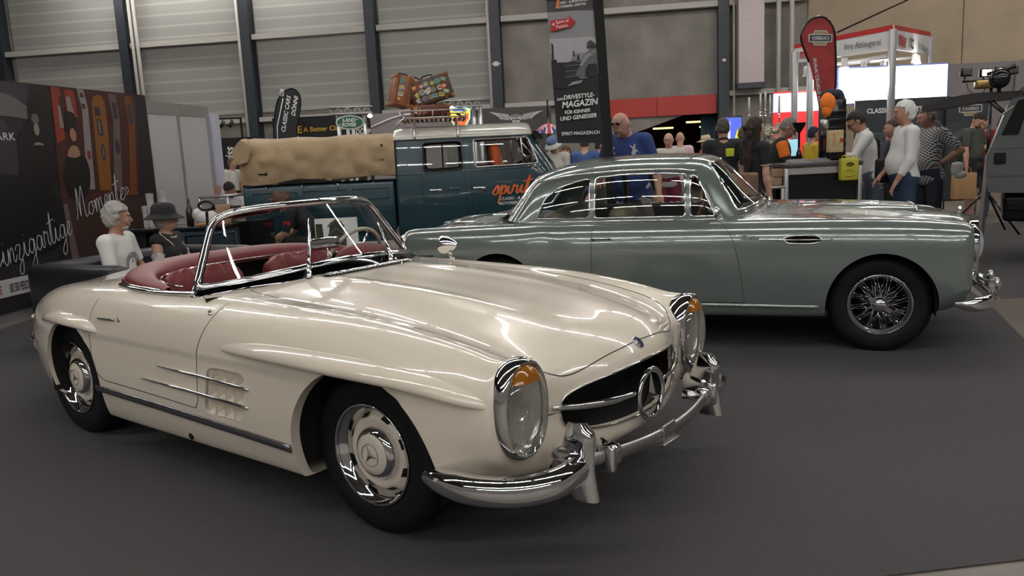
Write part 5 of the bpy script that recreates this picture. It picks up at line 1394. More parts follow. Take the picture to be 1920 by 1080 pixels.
    # lamps
    for sy in (-1, 1):
        MX = Matrix.Translation((0, sy*.64, .735)) @ Matrix(((0, 0, 1, 0), (1, 0, 0, 0), (0, 1, 0, 0), (0, 0, 0, 1)))
        b = MB(); b.lathe([(.118, .47), (.128, .50), (.131, .535), (.124, .556), (.110, .560), (.104, .552)], 40, MX); hl = b.build('headlamp', CHROME, root)
        b = MB(); b.lathe([(.106, .555), (.095, .575), (.06, .592), (0, .60)], 36, MX); b.build('lens', mat('blue_white_lens', (.55, .68, .80), .08, metal=.5, coat=1.), hl)
        b = MB(); b.lathe([(0, .585), (.05, .575), (.06, .545), (.05, .52)], 24, Matrix.Translation((-.0, sy*.60, -.245)) @ MX @ Matrix.Translation((0, 0, 0)) if 0 else Matrix.Translation((0, -sy*.10, -.235)) @ MX); b.build('fog_lamp', CHROME, root)
        # tail lamp
        b = MB(); b.ell((-3.63, sy*.655, .765), (.028, .030, .072)); b.build('tail_lamp', AMBER, root)
        b = MB(); b.ell((-3.59, sy*.668, .765), (.05, .028, .085)); b.build('tail_lamp_rim', CHROME, root)
    # grille
    b = MB(); G = []
    pts = [(-.20, .38), (-.23, .55), (-.22, .72), (-.15, .84), (0, .875), (.15, .84), (.22, .72), (.23, .55), (.20, .38)]
    P = spl(pts, 4)
    b.grid([[Vector((.50, p[0], p[1])) for p in P], [Vector((.66, p[0], p[1])) for p in P], [Vector((.655, p[0]*.85, .38+(p[1]-.38)*.93)) for p in P]])
    gr = b.build('grille_surround', CHROME, root)
    b = MB()
    for k in range(-8, 9): b.box((.648, k*.021, .60), (.008, .005, .40-.1*abs(k)/8))
    b.build('grille_slats', CHROME, gr)
    # bumpers
    b = MB()
    P = spl([(.405, -.86, .365), (.50, -.875, .362), (.60, -.80, .365), (.66, -.66, .37), (.69, -.3, .375), (.695, 0, .375), (.69, .3, .375), (.66, .66, .37), (.60, .80, .365), (.50, .875, .362), (.405, .86, .365)], 6)
    n_ = len(P); b.tube(P, [.018+.03*min(1, min(i, n_-1-i)*.14) for i in range(n_)], 12, flat=(1.0, .6), up=(0, 0, 1)); bp = b.build('front_bumper', CHROME, root)
    for sy in (-1, 1):
        b = MB(); b.rbox((.70, sy*.42, .40), (.07, .06, .17), .028); b.ell((.735, sy*.42, .43), (.03, .035, .045)); b.build('overrider', CHROME, root)
        b = MB(); b.tube([(.60, sy*.50, .50), (.68, sy*.46, .46)], .02, 8); b.ell((.675, sy*.50, .505), (.03, .05, .035)); b.build('lamp_bracket', CHROME, root)
    b = MB(); P = spl([(-3.45, -.80, .45), (-3.62, -.76, .45), (-3.72, -.5, .45), (-3.74, 0, .45), (-3.72, .5, .45), (-3.62, .76, .45), (-3.45, .80, .45)], 6); b.tube(P, .045, 10, flat=(1, .5), up=(0, 0, 1)); b.build('rear_bumper', CHROME, root)
    b = MB(); P = spl([(-3.40, -.30, .915), (-3.42, 0, .925), (-3.40, .30, .915)], 6); b.tube([(p[0]+.02, p[1], p[2]-.03) for p in P], .018, 8); b.rbox((-3.2, -.36, .915), (.32, .02, .02), .008); b.build('boot_trim', CHROME, root)
    b = MB(); b.rbox((-2.84, 0, .975), (.12, .9, .02), .008); b.build('boot_vent', CHROME, root)
    b = MB(); b.tube([(.36, .0, .93), (.40, 0, .955)], .006, 6) if 0 else b.ell((.57, 0, .90), (.02, .012, .03)); b.build('radiator_cap', CHROME, root)
    # cabin
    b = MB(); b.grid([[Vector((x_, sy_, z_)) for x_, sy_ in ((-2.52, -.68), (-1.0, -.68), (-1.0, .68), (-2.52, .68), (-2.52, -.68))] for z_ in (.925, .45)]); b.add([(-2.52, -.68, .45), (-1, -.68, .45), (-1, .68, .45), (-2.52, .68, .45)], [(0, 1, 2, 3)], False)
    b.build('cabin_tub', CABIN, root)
    for sy in (-1, 1):
        b = MB(); b.rbox((-1.80, sy*.36, .80), (.16, .52, .46), .07, M=Matrix.Rotation(math.radians(-14), 3, 'Y')); b.rbox((-1.55, sy*.36, .60), (.52, .52, .16), .06); b.build('front_seat', BEIGE, root)
    b = MB(); b.rbox((-2.34, 0, .83), (.18, 1.2, .34), .07, M=Matrix.Rotation(math.radians(-16), 3, 'Y')); b.rbox((-2.12, 0, .60), (.5, 1.2, .16), .06); b.build('rear_seat', BEIGE, root)
    b = MB(); b.rbox((-.98, 0, .915), (.32, 1.26, .07), .03); b.build('dashboard', mat('dash_green', (.10, .11, .095), .5), root)
    b = MB(); Ms = Matrix.Translation((-1.24, -.34, .98)) @ Matrix.Rotation(math.radians(-62), 4, 'Y'); b.use(mat('wood_rim', (.22, .07, .02), .3)); b.tube([Ms @ Vector((.20*math.cos(t), .20*math.sin(t), 0)) for t in np.linspace(0, 2*PI, 41)[:-1]], .011, 8, closed=True); b.use(BLACKG)
    b.tube([Ms @ Vector((-.2, 0, 0)), Ms @ Vector((.2, 0, 0))], .007, 6); b.lathe([(0, 0), (.035, -.01), (.02, -.05), (.018, -.25)], 16, Ms); b.build('steering_wheel', None, root)
    b = MB()
    for yy in (-.28, .10):
        h, n = drape.hit((-.76, yy, 2), (0, 0, -1)); b.lathe([(.014, 0), (.012, .02), (0, .024)], 12, Matrix.Translation(h)); b.tube([h+Vector((0, 0, .02)), h+Vector((-.05, .12, .06)), h+Vector((-.07, .34, .075))], .004, 6)
    b.build('wipers', CHROME, root)
    b = MB(); b.tube([(-.12, -.50, .50), (.26, -.48, .33), (.42, -.50, .35)], .02, 6); b.rbox((.33, -.55, .33), (.10, .05, .05), .01); b.build('suspension_arm', BLACKG, root)
    return root
COUPE = build_coupe()
# ================================================================ blue double-cab pickup van
VW_LOC = (-.147, 11.5527, 0); VW_YAW = .0771
TEAL = mat('teal_paint', (.012, .043, .058), .28, coat=.8, noise=.08, nscale=4)
VWHITE = mat('van_white', (.42, .41, .37), .3, coat=.8, noise=.05)
CANVAS = mat('tan_canvas', (.34, .245, .145), .92, noise=.10, nscale=6, bump=.4, bscale=150, sheen=.2)
WOOD = mat('slat_wood', (.20, .065, .025), .45, noise=.3, nscale=20)
ORANGE = mat('orange_print', (.75, .16, .035), .55)
WHITEP = mat('white_print', (.72, .72, .72), .6)
def build_van():
    root = thing('pickup_van', 'blue-green double-cab pickup van with white roof and tan canvas over its bed', 'van', VW_LOC, VW_YAW)
    zs = [.42, .42, .44, .52, .80, 1.06, 1.25, 1.47, 1.69, 1.775, 1.835, 1.862, 1.87]
    ys = [0, .5, .79, .845, .868, .868, .855, .828, .795, .73, .50, .25, 0]
    fx = [.80, .80, .80, .83, .88, .872, .81, .665, .525, .50, .49, .485, .48]
    st = []
    def S(x, f=1., dz=0): st.append([(x, y*f, z+dz*(z > 1.7)) for y, z in zip(ys, zs)])
    st.append([(-1.36, y*.0, z) for y, z in zip(ys, zs)]); st.append([(-1.36, y*.55, z) for y, z in zip(ys, zs)])
    st.append([(-1.362, y*.93, z-.02*(z > 1.7)) for y, z in zip(ys, zs)]); st.append([(-1.335, y*.99, z-.012*(z > 1.7)) for y, z in zip(ys, zs)])
    for x_ in (-1.22, -.9, -.6, -.3, 0): S(x_)
    for d, f in ((.42, .998), (.24, .975), (.11, .88), (.035, .66), (.005, .33), (0, 0)):
        st.append([(fx_-d*(1.0 if z < 1.3 else .95), y*f, z-(.10*(1-f)**2*(z > 1.72))) for fx_, y, z in zip(fx, ys, zs)])
    P = np.array(st, float); S_, R_, _ = P.shape; nu, nv = 6, 9
    G = fair_surface(P, nu, nv, .6); V, F = mirror_grid(G); drape = Drape(V, F)
    def arch(x, y, z): return np.where(np.abs(y) > .5, np.hypot((x+.0)/.39, np.where(z > .33, (z-.33)/.372, (z-.33)/1.3))-1, 1.)
    V, F, ra = clip(V, F, arch)
    crew = round_poly([(-.985, 1.268), (-.985, 1.635), (-.485, 1.642), (-.485, 1.275)], .05)
    front = round_poly([(-.325, 1.295), (-.33, 1.652), (.385, 1.655), (.505, 1.31)], .045)
    def side(Pg): return lambda x, y, z: np.where(np.abs(y) > .6, poly_sdf(x, z, Pg), 1.)
    def wind(x, y, z): return np.where(x > .45, np.maximum(np.abs(np.abs(y)-.35)-.31, np.abs(z-1.47)-.155), 1.)
    def rearw(x, y, z): return np.where(x < -1.34, np.maximum(np.abs(y)-.45, np.abs(z-1.45)-.14), 1.)
    V0, F0 = V, F; rims = []
    for fn in (side(crew), side(front), wind, rearw): V, F, r = clip(V, F, fn); rims.append((V, r))
    Vb, Fb, _r = clip(V, F, lambda x, y, z: 1.695-z); Vt, Ft, _r = clip(V, F, lambda x, y, z: z-1.695)
    b = MB(); Vc, Fc = compact(Vb, Fb); b.add(Vc, Fc, True); lip(b, V0, ra, lambda p: np.array([p[0], p[1]-math.copysign(.06, p[1]), p[2]])); b.build('cab_body', TEAL, root)
    b = MB(); Vc, Fc = compact(Vt, Ft); b.add(Vc, Fc, True); b.build('cab_roof', VWHITE, root)
    b = MB()
    for k, fn in enumerate((side(crew), side(front))):
        for sy in (-1, 1):
            b = MB(); rr = [e for e in rims[k][1] if rims[k][0][e[0]][1]*sy > 0]; rim_tubes(b, rims[k][0], rr, .013); g = b.build('window_seal', BLACKG if k == 0 else CHROME2, root)
            Vg, Fg, _r = clip(V0, F0, lambda x, y, z, fn=fn: -fn(x, y, z)-1e-4); Fg = [f for f in Fg if Vg[f[0]][1]*sy > 0]; Vg, Fg = compact(Vg, Fg); b = MB(); b.add(Vg, Fg, True); b.build('pane', GLASS, g)
            if k == 0: b = MB(); b.bar((-.735, sy*.835, 1.28), (-.735, sy*.815, 1.64), .05, .02, up=(1, 0, 0)); b.build('sliding_frame', BLACKG, g)
            else: b = MB(); b.tube([(.31, sy*.845, 1.30), (.29, sy*.812, 1.655)], .011, 6); b.build('quarterlight_bar', CHROME2, g)
    for k, fn, nm in ((2, wind, 'windscreen'), (3, rearw, 'rear_window')):
        Vg, Fg, _r = clip(V0, F0, lambda x, y, z, fn=fn: -fn(x, y, z)-1e-4); Vg, Fg = compact(Vg, Fg); b = MB(); b.add(Vg, Fg, True); g = b.build(nm, GLASS, root)
        b = MB(); rim_tubes(b, *rims[k], .014); b.build('window_seal', BLACKG, g)
    # gutter, belt crease, seams
    for sy in (-1, 1):
        b = MB(); b.tube([(x_, sy*(.806-.03*max(0, (x_-.2)/.3)**2), 1.694) for x_ in np.linspace(-1.35, .44, 20)], .014, 8); b.build('roof_gutter', VWHITE, root)
        b = MB(); hn = drape.line([(-1.36, sy*1.5, 1.245), (.62, sy*1.5, 1.268)], (0, -sy, 0), .0, .05); b.tube([p for p, n in hn], .010, 6, flat=(1, .5), up=(0, 0, 1)); b.build('belt_moulding', TEAL, root)
        b = MB()
        for pts in ([(-1.015, 1.69), (-1.015, .55)], [(-.455, 1.69), (-.455, .45)], [(-.375, 1.69), (-.380, .76), (-.30, .74)], [(.43, 1.68), (.60, 1.28), (.64, 1.0), (.62, .60)], [(-1.33, 1.66), (-1.33, .5)]):
            ribbon(b, drape.line([(p[0], sy*1.5, p[1]) for p in pts], (0, -sy, 0), .0015, .03), .007)
        b.build('panel_gap', SEAM, root)
        for x_ in (-.90, -.335):
            b = MB(); b.rbox((x_+.045, sy*.885, 1.03), (.15, .018, .022), .008); b.ell((x_+.11, sy*.872, 1.015), (.03, .02, .028)); b.build('door_handle', CHROME, root)
        b = MB(); b.rbox((-.60, sy*.868, 1.035), (.14, .012, .03), .006); b.build('handle_recess', TEAL, root)
        b = MB(); b.tube([(.40, sy*.86, 1.28), (.42, sy*1.0, 1.32), (.42, sy*1.0, 1.45)], .007, 6); b.rbox((.42, sy*1.0, 1.43), (.03, .10, .17), .014); b.build('door_mirror', CHROME2, root)
        MX = Matrix.Translation((0, sy*.55, .86)) @ Matrix(((0, 0, 1, 0), (1, 0, 0, 0), (0, 1, 0, 0), (0, 0, 0, 1))); b = MB(); b.lathe([(.11, .80), (.11, .88), (.09, .90), (.05, .915), (0, .92)], 28, MX); b.build('headlamp', CHROME, root)
    b = MB(); b.tube(spl([(.60, -.86, .47), (.85, -.75, .47), (.95, 0, .47), (.85, .75, .47), (.60, .86, .47)], 6), .06, 10, flat=(1, .4), up=(0, 0, 1)); b.build('front_bumper', VWHITE, root)
    # blue visor over the windscreen
    b = MB(); G = [[Vector((.50+.16*t-.06*abs(y_/.7)**2, y_, 1.70-.0*t-.07*t*t+.03*math.sin(PI*t))) for y_ in np.linspace(-.70, .70, 17)] for t in np.linspace(0, 1, 7)]
    b.grid(G); b.grid([[p+Vector((0, 0, .012)) for p in r] for r in G]); b.tube([p+Vector((0, 0, .006)) for p in G[-1]], .012, 6); b.build('sun_visor', mat('blue_visor', (.02, .04, .16), .3), root)
    # bed
    b = MB(); b.rbox((-2.34, 0, .86), (1.92, 1.70, .64), .03); b.box((-2.35, 0, .50), (1.9, 1.5, .2)); b.build('load_bed', TEAL, root)
    for sy in (-1, 1):
        b = MB(); ys_ = sy*.852
        for x0, x1 in ((-3.18, -2.62), (-2.54, -1.98), (-1.92, -1.46)):
            b.tube([Vector(p) for p in ((x0, ys_, 1.09), (x1, ys_, 1.09), (x1, ys_, .96), (x0, ys_, .96))], .008, 6, closed=True)
        b.box((-2.34, ys_, .875), (1.90, .012, .018)); b.box((-2.34, ys_, .80), (1.90, .012, .010)); b.build('dropside_pressing', TEAL, root)
        b = MB()
        for k in range(4): b.rbox((-3.0+k*.45, sy*.86, 1.15), (.015, .02, .06), .005)
        b.build('canvas_hook', CHROME2, root)
        for x_ in (0, -2.4): wheel(root, 'wheel', (x_, sy*.70, .335), sy, 'van', hub_m=VWHITE)
    # canvas
    rng = np.random.RandomState(4); b = MB(); G = []
    prof = [(-.87, 1.215), (-.885, 1.30), (-.89, 1.42), (-.885, 1.54), (-.865, 1.65), (-.82, 1.72), (-.72, 1.765), (-.5, 1.79), (-.2, 1.80), (0, 1.80), (.2, 1.80), (.5, 1.79), (.72, 1.765), (.82, 1.72), (.865, 1.65), (.885, 1.54), (.89, 1.42), (.885, 1.30), (.87, 1.215)]
    Ps = spl(prof, 4)
    for i, x_ in enumerate(np.linspace(-3.30, -1.35, 70)):
        row = []; t = (x_+3.3)/1.95
        for (y_, z_) in Ps:
            w = .010*math.sin(9*x_+3*z_)+.008*math.sin(23*x_+11*z_*y_)+.012*math.sin(5*z_*3+x_*4)
            for hx, hz in ((-3.02, 1.34), (-2.99, 1.50), (-1.55, 1.46), (-1.55, 1.63)):   # pulled in at the straps
                if y_ < 0: w -= .022*math.exp(-((x_-hx)/.09)**2-((z_-hz)/.05)**2)
            sag = -.012*math.sin(PI*t*3)**2 if abs(y_) < .8 else 0
            endr = .03*math.exp(-((x_+3.3)/.05)**2)+.03*math.exp(-((x_+1.35)/.05)**2)
            dz = .045*(1-t)*0+(.05*(t) if z_ < 1.23 else 0)-.02*math.sin(4*PI*t)*(z_ < 1.25)
            row.append(Vector((x_, y_*(1-endr)+math.copysign(w, y_)*(abs(y_) > .6), z_+sag-endr*.8*(z_ > 1.6)+w*.4*(abs(y_) < .6)+dz)))
        G.append(row)
    b.grid(G); b.add(G[0], [list(range(len(Ps)))], False); b.add(G[-1], [list(range(len(Ps)))], False)
    cv = b.build('canvas_cover', CANVAS, root)
    # gathered roll at the tail end
    b = MB(); G = []
    for i in range(25):
        a = 2*PI*i/24; row = []
        for j in range(15):
            u = j/14; rr = .115+.008*math.sin(5*a+9*u)+.012*math.sin(2*a-7*u)
            row.append(Vector((-3.24+rr*math.cos(a)*.95+.03*u, -.97+.75*u, 1.62+rr*1.25*math.sin(a)-.02*math.cos(5*u)+.015)))
        G.append(row)
    b.grid(G); b.add([r[0] for r in G[:-1]], [list(range(24))], False); b.build('rolled_flap', CANVAS, cv)
    b = MB()
    for hx, hz in ((-3.02, 1.34), (-2.99, 1.50), (-1.55, 1.46), (-1.55, 1.63)):
        b.bar((hx-.05, -.888, hz), (hx+.06, -.893, hz-.008), .012, .02); b.rbox((hx+.045, -.892, hz), (.03, .02, .04), .005)
    b.build('canvas_strap', BLACKG, cv)
    b = MB()
    for hx, hz in ((-3.05, 1.27), (-2.35, 1.27), (-1.9, 1.30), (-1.42, 1.37), (-2.7, 1.66), (-1.9, 1.68)): b.ell((hx, -.888, hz), (.010, .006, .010))
    b.build('canvas_eyelet', CHROME, cv)
    # lettering on the door
    b = MB(); b.use(ORANGE); Mt = frame((-.12, -.884, .93), (1, 0, .03), (0, 0, 1)); text_script(b, 'spirit', Mt, .235, .022)
    b.use(WHITEP); text_mb(b, 'CLASSIC - & SPORTSCARS', .052, frame((-.02, -.884, .855), (1, 0, .02), (0, 0, 1)), .015, .3, .002, .95); text_mb(b, 'MOTORBIKES, LIFESTYLE', .052, frame((-.04, -.884, .795), (1, 0, .02), (0, 0, 1)), .015, .3, .002, .95)
    b.build('door_lettering', None, root)
    # cabin
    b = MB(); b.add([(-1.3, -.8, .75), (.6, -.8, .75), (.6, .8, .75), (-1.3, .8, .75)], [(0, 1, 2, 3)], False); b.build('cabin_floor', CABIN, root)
    for y_ in (-.42, .40): b = MB(); b.rbox((-.02, y_, 1.38), (.14, .50, .42), .06, M=Matrix.Rotation(math.radians(-10), 3, 'Y')); b.rbox((.2, y_, 1.15), (.45, .50, .12), .05); b.build('front_seat', mat('orange_vinyl', (.75, .13, .02), .45), root)
    b = MB(); b.rbox((-1.12, 0, 1.28), (.14, 1.4, .52), .05); b.rbox((-1.10, -.35, 1.50), (.10, .28, .20), .05); b.build('rear_seat', BLACKG, root)
    b = MB(); b.rbox((.62, 0, 1.20), (.2, 1.5, .10), .03); b.build('dashboard', BLACKG, root)
    b = MB(); Ms = Matrix.Translation((.36, .40, 1.30)) @ Matrix.Rotation(math.radians(-30), 4, 'Y'); b.tube([Ms @ Vector((.21*math.cos(t), .21*math.sin(t), 0)) for t in np.linspace(0, 2*PI, 33)[:-1]], .012, 8, closed=True); b.tube([Ms @ Vector((-.2, 0, 0)), Ms @ Vector((.2, 0, 0))], .008, 6); b.build('steering_wheel', BLACKG, root)
    # roof rack
    b = MB(); b.use(CHROME2)
    def rr(P, r=.010, cl=False): b.tube(P, r, 6, closed=cl)
    x0, x1, y0, y1 = -1.26, -.40, -.52, .52
    rr([Vector(p) for p in ((x0, y0, 2.06), (x1, y0, 2.06), (x1, y1, 2.06), (x0, y1, 2.06))], .010, True); rr([Vector(p) for p in ((x0, y0, 1.97), (x1, y0, 1.97), (x1, y1, 1.97), (x0, y1, 1.97))], .010, True)
    for x_ in (x0, (x0+x1)/2, x1):
        for y_ in (y0, y1): rr([(x_, y_, 1.93), (x_, y_, 2.06)], .008)
    for x_ in (-1.08, -.52):
        for sy in (-1, 1): b.tube([(x_, sy*.52, 1.95), (x_, sy*.66, 1.90), (x_, sy*.79, 1.74), (x_, sy*.815, 1.69)], [.010, .014, .014, .02], 8)
    rr([(-1.22, -.52, 1.97), (-1.30, -.52, 1.90), (-1.33, -.52, 1.84)], .010)
    rk = b.build('roof_rack', None, root)
    b = MB(); b.use(WOOD)
    for k in range(14): b.rbox((-1.24+k*.064, 0, 1.95), (.045, 1.04, .016), .004)
    b.build('rack_slats', None, rk)
    return root
VAN = build_van()
def M_(n, c, r=.8, **k): return mat(n, c, r, **k)
WSH = M_('white_shirt', (.60, .60, .60), bump=.4, bscale=14); NAVY = M_('navy_cloth', (.012, .014, .028)); BLK = M_('black_cloth', (.010, .010, .012)); JEANS = M_('blue_jeans', (.035, .065, .13), noise=.2, nscale=9); OFFW = M_('off_white_cloth', (.48, .46, .42)); GREYD = M_('charcoal_cloth', (.045, .045, .042))
def V3(p): return Vector([float(c) for c in p])
# man in the royal blue polo behind the coupe
def _polo(t, U, Hd, hR, uR, sc, J):
    b = MB(); b.use(M_('polo_logo', (.6, .6, .62)))
    for x, w in ((.12, 1), (-.12, 1)):
        f = V3(U(x*.9, .128, 1.37)*sc); Mx = frame(f, V3(-uR[:, 0]), V3(uR[:, 2]))
        if x < 0:
            for P in ([(-.02, -.02), (.0, .01), (.03, .0), (.045, -.03), (.03, -.01), (.01, -.03), (-.01, -.045)], [(-.01, .0), (.01, .045), (.02, .04), (.012, 0)], [(-.03, .03), (-.005, .01), (.0, .02), (-.03, .038)]): b.add([Mx @ Vector((p[0]*1.3, p[1]*1.4, .022)) for p in P], [list(range(len(P)))], False)
        else:
            for a in (.8, -.8): b.add([Mx @ Vector((p[0]*math.cos(a)-p[1]*math.sin(a), p[0]*math.sin(a)+p[1]*math.cos(a), .022)) for p in ((-.05, -.006), (.05, -.006), (.05, .006), (-.05, .006))], [(0, 1, 2, 3)], False)
            b.add([Mx @ Vector((.02*math.cos(a), .02*math.sin(a), .022)) for a in np.linspace(0, 2*PI, 9)[:-1]], [list(range(8))], False)
    b.build('shirt_emblem', None, t)
person('big bald man in a royal blue polo and white shorts looking down behind the coupe', (1.30, 8.55), -118, 1.90, 'fair', lean=12, fat=.085, top=M_('royal_blue_cloth', (.020, .042, .165), bump=.3, bscale=12), sleeve=.75, hem=.84, bottom=M_('white_shorts', (.52, .52, .52)), leglen=.95, res=.0115,
       arms=(((.35, -.05, -1), (.25, .35, -.8)), ((-.35, -.05, -1), (-.2, .4, -.9))), hair='bald', head=(12, 38), glasses='up', collar=True, extra=_polo, shoes=(.3, .3, .3))
# seated couple
def _tee(t, U, Hd, hR, uR, sc, J):
    f = V3(U(0, .120, 1.22)*sc); Mx = frame(f, V3(-uR[:, 0]), V3(uR[:, 2])); b = MB(); b.use(M_('black_print', (.01, .01, .01)))
    for r0, r1 in ((.105, .112), (.070, .076)):
        P = [Mx @ Vector((r*math.cos(a), r*math.sin(a), .012)) for a in np.linspace(0, 2*PI, 33) for r in (r0, r1)]; b.add(P, [(2*i, 2*i+1, 2*i+3, 2*i+2) for i in range(32)], False)
    for k in range(3):
        a = PI/2+2*PI*k/3; b.add([Mx @ Vector(p) for p in ((0, 0, .013), (.014*math.cos(a+1), .014*math.sin(a+1), .013), (.07*math.cos(a), .07*math.sin(a), .013), (.014*math.cos(a-1), .014*math.sin(a-1), .013))], [(0, 1, 2, 3)], False)
    for k in range(22): a = 2*PI*k/22; b.add([Mx @ Vector(((.083+d)*math.cos(a+e), (.083+d)*math.sin(a+e), .013)) for d, e in ((0, 0), (.014, 0), (.014, .16), (0, .16))], [(0, 1, 2, 3)], False)
    b.build('shirt_print', None, t)
person('grey-haired bearded man in a white T-shirt sitting on the black sofa', (-3.44, 7.06), -3, 1.76, 'tan', lean=4, top=M_('white_tee', (.62, .62, .61), bump=.3, bscale=10), sleeve=.75, hem=.9, bottom=NAVY, leglen=2, sit=.30, legs=((.15, .05), (.15, .05)), fat=.03, res=.0105,
       arms=(((.2, .25, -1), (-.1, 1, -.25)), ((-.2, .25, -1), (.1, 1, -.25))), hair='full', hairc=(.34, .33, .31), beard=(.40, .38, .35), head=(-24, -4), extra=_tee)
def _lady(t, U, Hd, hR, uR, sc, J):
    b = MB(); Mh = Matrix((hR.T.tolist()))
    Mh = Matrix(hR.tolist()).to_4x4(); Mh.translation = V3(Hd(0, -.012, 1.672)*sc)
    b.lathe([(.0, .118), (.045, .116), (.078, .104), (.098, .075), (.107, .02), (.115, .0), (.140, -.022), (.172, -.034), (.178, -.030), (.170, -.024), (.14, -.012), (.112, .012)], 36, Mh, sy=1.08); b.build('brimmed_hat', BLK, t)
    b = MB(); b.tube([V3((U(0, 0, 1.48)+uR@np.array([.072*math.cos(a), .075*math.sin(a)+.015, -.03*math.sin(a)]))*sc) for a in np.linspace(0, 2*PI, 25)[:-1]], .007*sc, 6, closed=True); b.build('bead_necklace', M_('pearl', (.6, .58, .5), .3), t)
    b = MB(); b.tube([V3(U(*p)*sc) for p in ((.13, .02, 1.50), (.08, .10, 1.40), (.0, .135, 1.28), (-.08, .135, 1.18), (-.15, .11, 1.08))], .016*sc, 6, flat=(.3, 1.3)); b.build('shoulder_strap', OFFW, t)
    b = MB()
    for i in (0, 1):
        A, B = J['SH'][i], J['EL'][i]; d = B-A; P = [A+d*q for q in np.linspace(.45, .98, 8)]
        b.tube([V3(p*sc) for p in P], [.060*sc+.006*sc*math.sin(k*2.2) for k in range(8)], 12)
    b.build('lace_sleeves', M_('grey_lace', (.42, .42, .43), noise=.35, nscale=45), t)
person('woman in a black brimmed hat and black top sitting on the sofa', (-3.20, 7.60), -12, 1.66, 'fair', top=M_('black_patterned', (.014, .014, .016), noise=.5, nscale=60), sleeve=.10, hem=.9, bottom=BLK, leglen=2, sit=.29, legs=((.15, 0), (.15, 0)), fat=.05, fem=True, res=.0105,
       arms=(((.25, .2, -1), (-.25, 1, -.3)), ((-.25, .2, -1), (.25, 1, -.3))), hair='full', hairc=(.30, .29, .28), head=(-18, -6), extra=_lady)
# bending person between the roadster and the van
def _band(t, U, Hd, hR, uR, sc, J):
    b = MB(); b.tube([V3(Hd(.105*math.cos(a), -.01+.02*math.sin(a), 1.66+.125*math.sin(a))*sc) for a in np.linspace(.1, PI-.1, 17)], .006*sc, 6); b.build('hair_band', M_('tan_band', (.30, .18, .10)), t)
    b = MB(); f = V3((J['SH'][1]*.6+J['EL'][1]*.4)*sc); b.use(M_('red_patch', (.45, .02, .02)))
    f = V3((J['SH'][1]*.45+J['EL'][1]*.55)*sc)+Vector((-.050, 0, 0)); b.box(f, (.012, .085, .05)); b.build('sleeve_patch', None, t)
person('curly brown-haired person in a dark navy shirt bending down beside the blue van', (-2.28, 10.0), 178, 1.72, 'fair', lean=42, top=M_('dark_navy_shirt', (.012, .014, .022)), sleeve=.95, hem=.88, bottom=BLK, leglen=2, sit=.46, arms=(((.15, .4, -1), (0, .9, -.6)), ((-.15, .4, -1), (0, .9, -.6))), hair='curly', hairc=(.075, .035, .02), head=(0, 20), extra=_band, res=.012)
# group on the right behind the coupe
def _bag(t, U, Hd, hR, uR, sc, J):
    b = MB(); b.tube([V3(U(*p)*sc) for p in ((-.10, .02, 1.48), (-.02, -.15, 1.35), (.12, -.14, 1.12), (.20, -.05, .98))], .014*sc, 6, flat=(.4, 1.3)); b.build('bag_strap', BLK, t)
person('dark-haired man in a white shirt and jeans leaning over the counter with a bag strap', (4.42, 9.95), 165, 1.80, 'tan', lean=10, fat=.045, top=WSH, sleeve=1.6, hem=.84, bottom=M_('grey_jeans', (.10, .12, .16)), leglen=2, hair='short', hairc=(.015, .012, .01), head=(0, 20), glasses=1, arms=(((.2, .3, -1), (-.1, 1, .1)), ((-.2, .5, -.8), (.1, 1, .3))), extra=_bag, collar=True, res=.012)
b = MB(); b.rbox((4.36, 9.40, 1.06), (.26, .12, .28), .04, rz=.2); b.rbox((4.36, 9.33, 1.02), (.20, .05, .16), .02, rz=.2); tag(b.build('shoulder_bag', BLK), 'black shoulder bag at the hip of the man leaning over the counter', 'bag')
person('white-haired stout man in a white shirt and dark jeans standing in profile', (4.40, 9.05), 172, 1.83, 'tan', fat=.06, top=WSH, sleeve=1.75, hem=.93, bottom=M_('dark_jeans', (.018, .035, .075)), leglen=2, hair='medium', hairc=(.62, .62, .60), arms=(((.15, .0, -1), (-.1, .75, -.7)), ((-.15, .1, -1), (.1, .55, -1))), collar=True, res=.012)
def plaid():
    m = bpy.data.materials.new('plaid_cloth'); m.use_nodes = True; nt = m.node_tree; b = nt.nodes['Principled BSDF']; b.inputs['Roughness'].default_value = .9
    tc = nt.nodes.new('ShaderNodeTexCoord'); mp = nt.nodes.new('ShaderNodeMapping'); mp.inputs['Rotation'].default_value = (0, .5, .3); mp.inputs['Scale'].default_value = (38, 38, 38); nt.links.new(tc.outputs['Object'], mp.inputs[0])
    sp = nt.nodes.new('ShaderNodeSeparateXYZ'); nt.links.new(mp.outputs[0], sp.inputs[0]); outs = []
    for ax in (0, 2):
        f = nt.nodes.new('ShaderNodeMath'); f.operation = 'FRACT'; nt.links.new(sp.outputs[ax], f.inputs[0]); g = nt.nodes.new('ShaderNodeMath'); g.operation = 'LESS_THAN'; g.inputs[1].default_value = .28; nt.links.new(f.outputs[0], g.inputs[0]); outs.append(g.outputs[0])
    a = nt.nodes.new('ShaderNodeMath'); a.operation = 'MAXIMUM'; nt.links.new(outs[0], a.inputs[0]); nt.links.new(outs[1], a.inputs[1])
    mx = nt.nodes.new('ShaderNodeMix'); mx.data_type = 'RGBA'; mx.inputs[6].default_value = (.03, .032, .04, 1); mx.inputs[7].default_value = (.42, .42, .42, 1); nt.links.new(a.outputs[0], mx.inputs[0]); nt.links.new(mx.outputs[2], b.inputs['Base Color']); return m
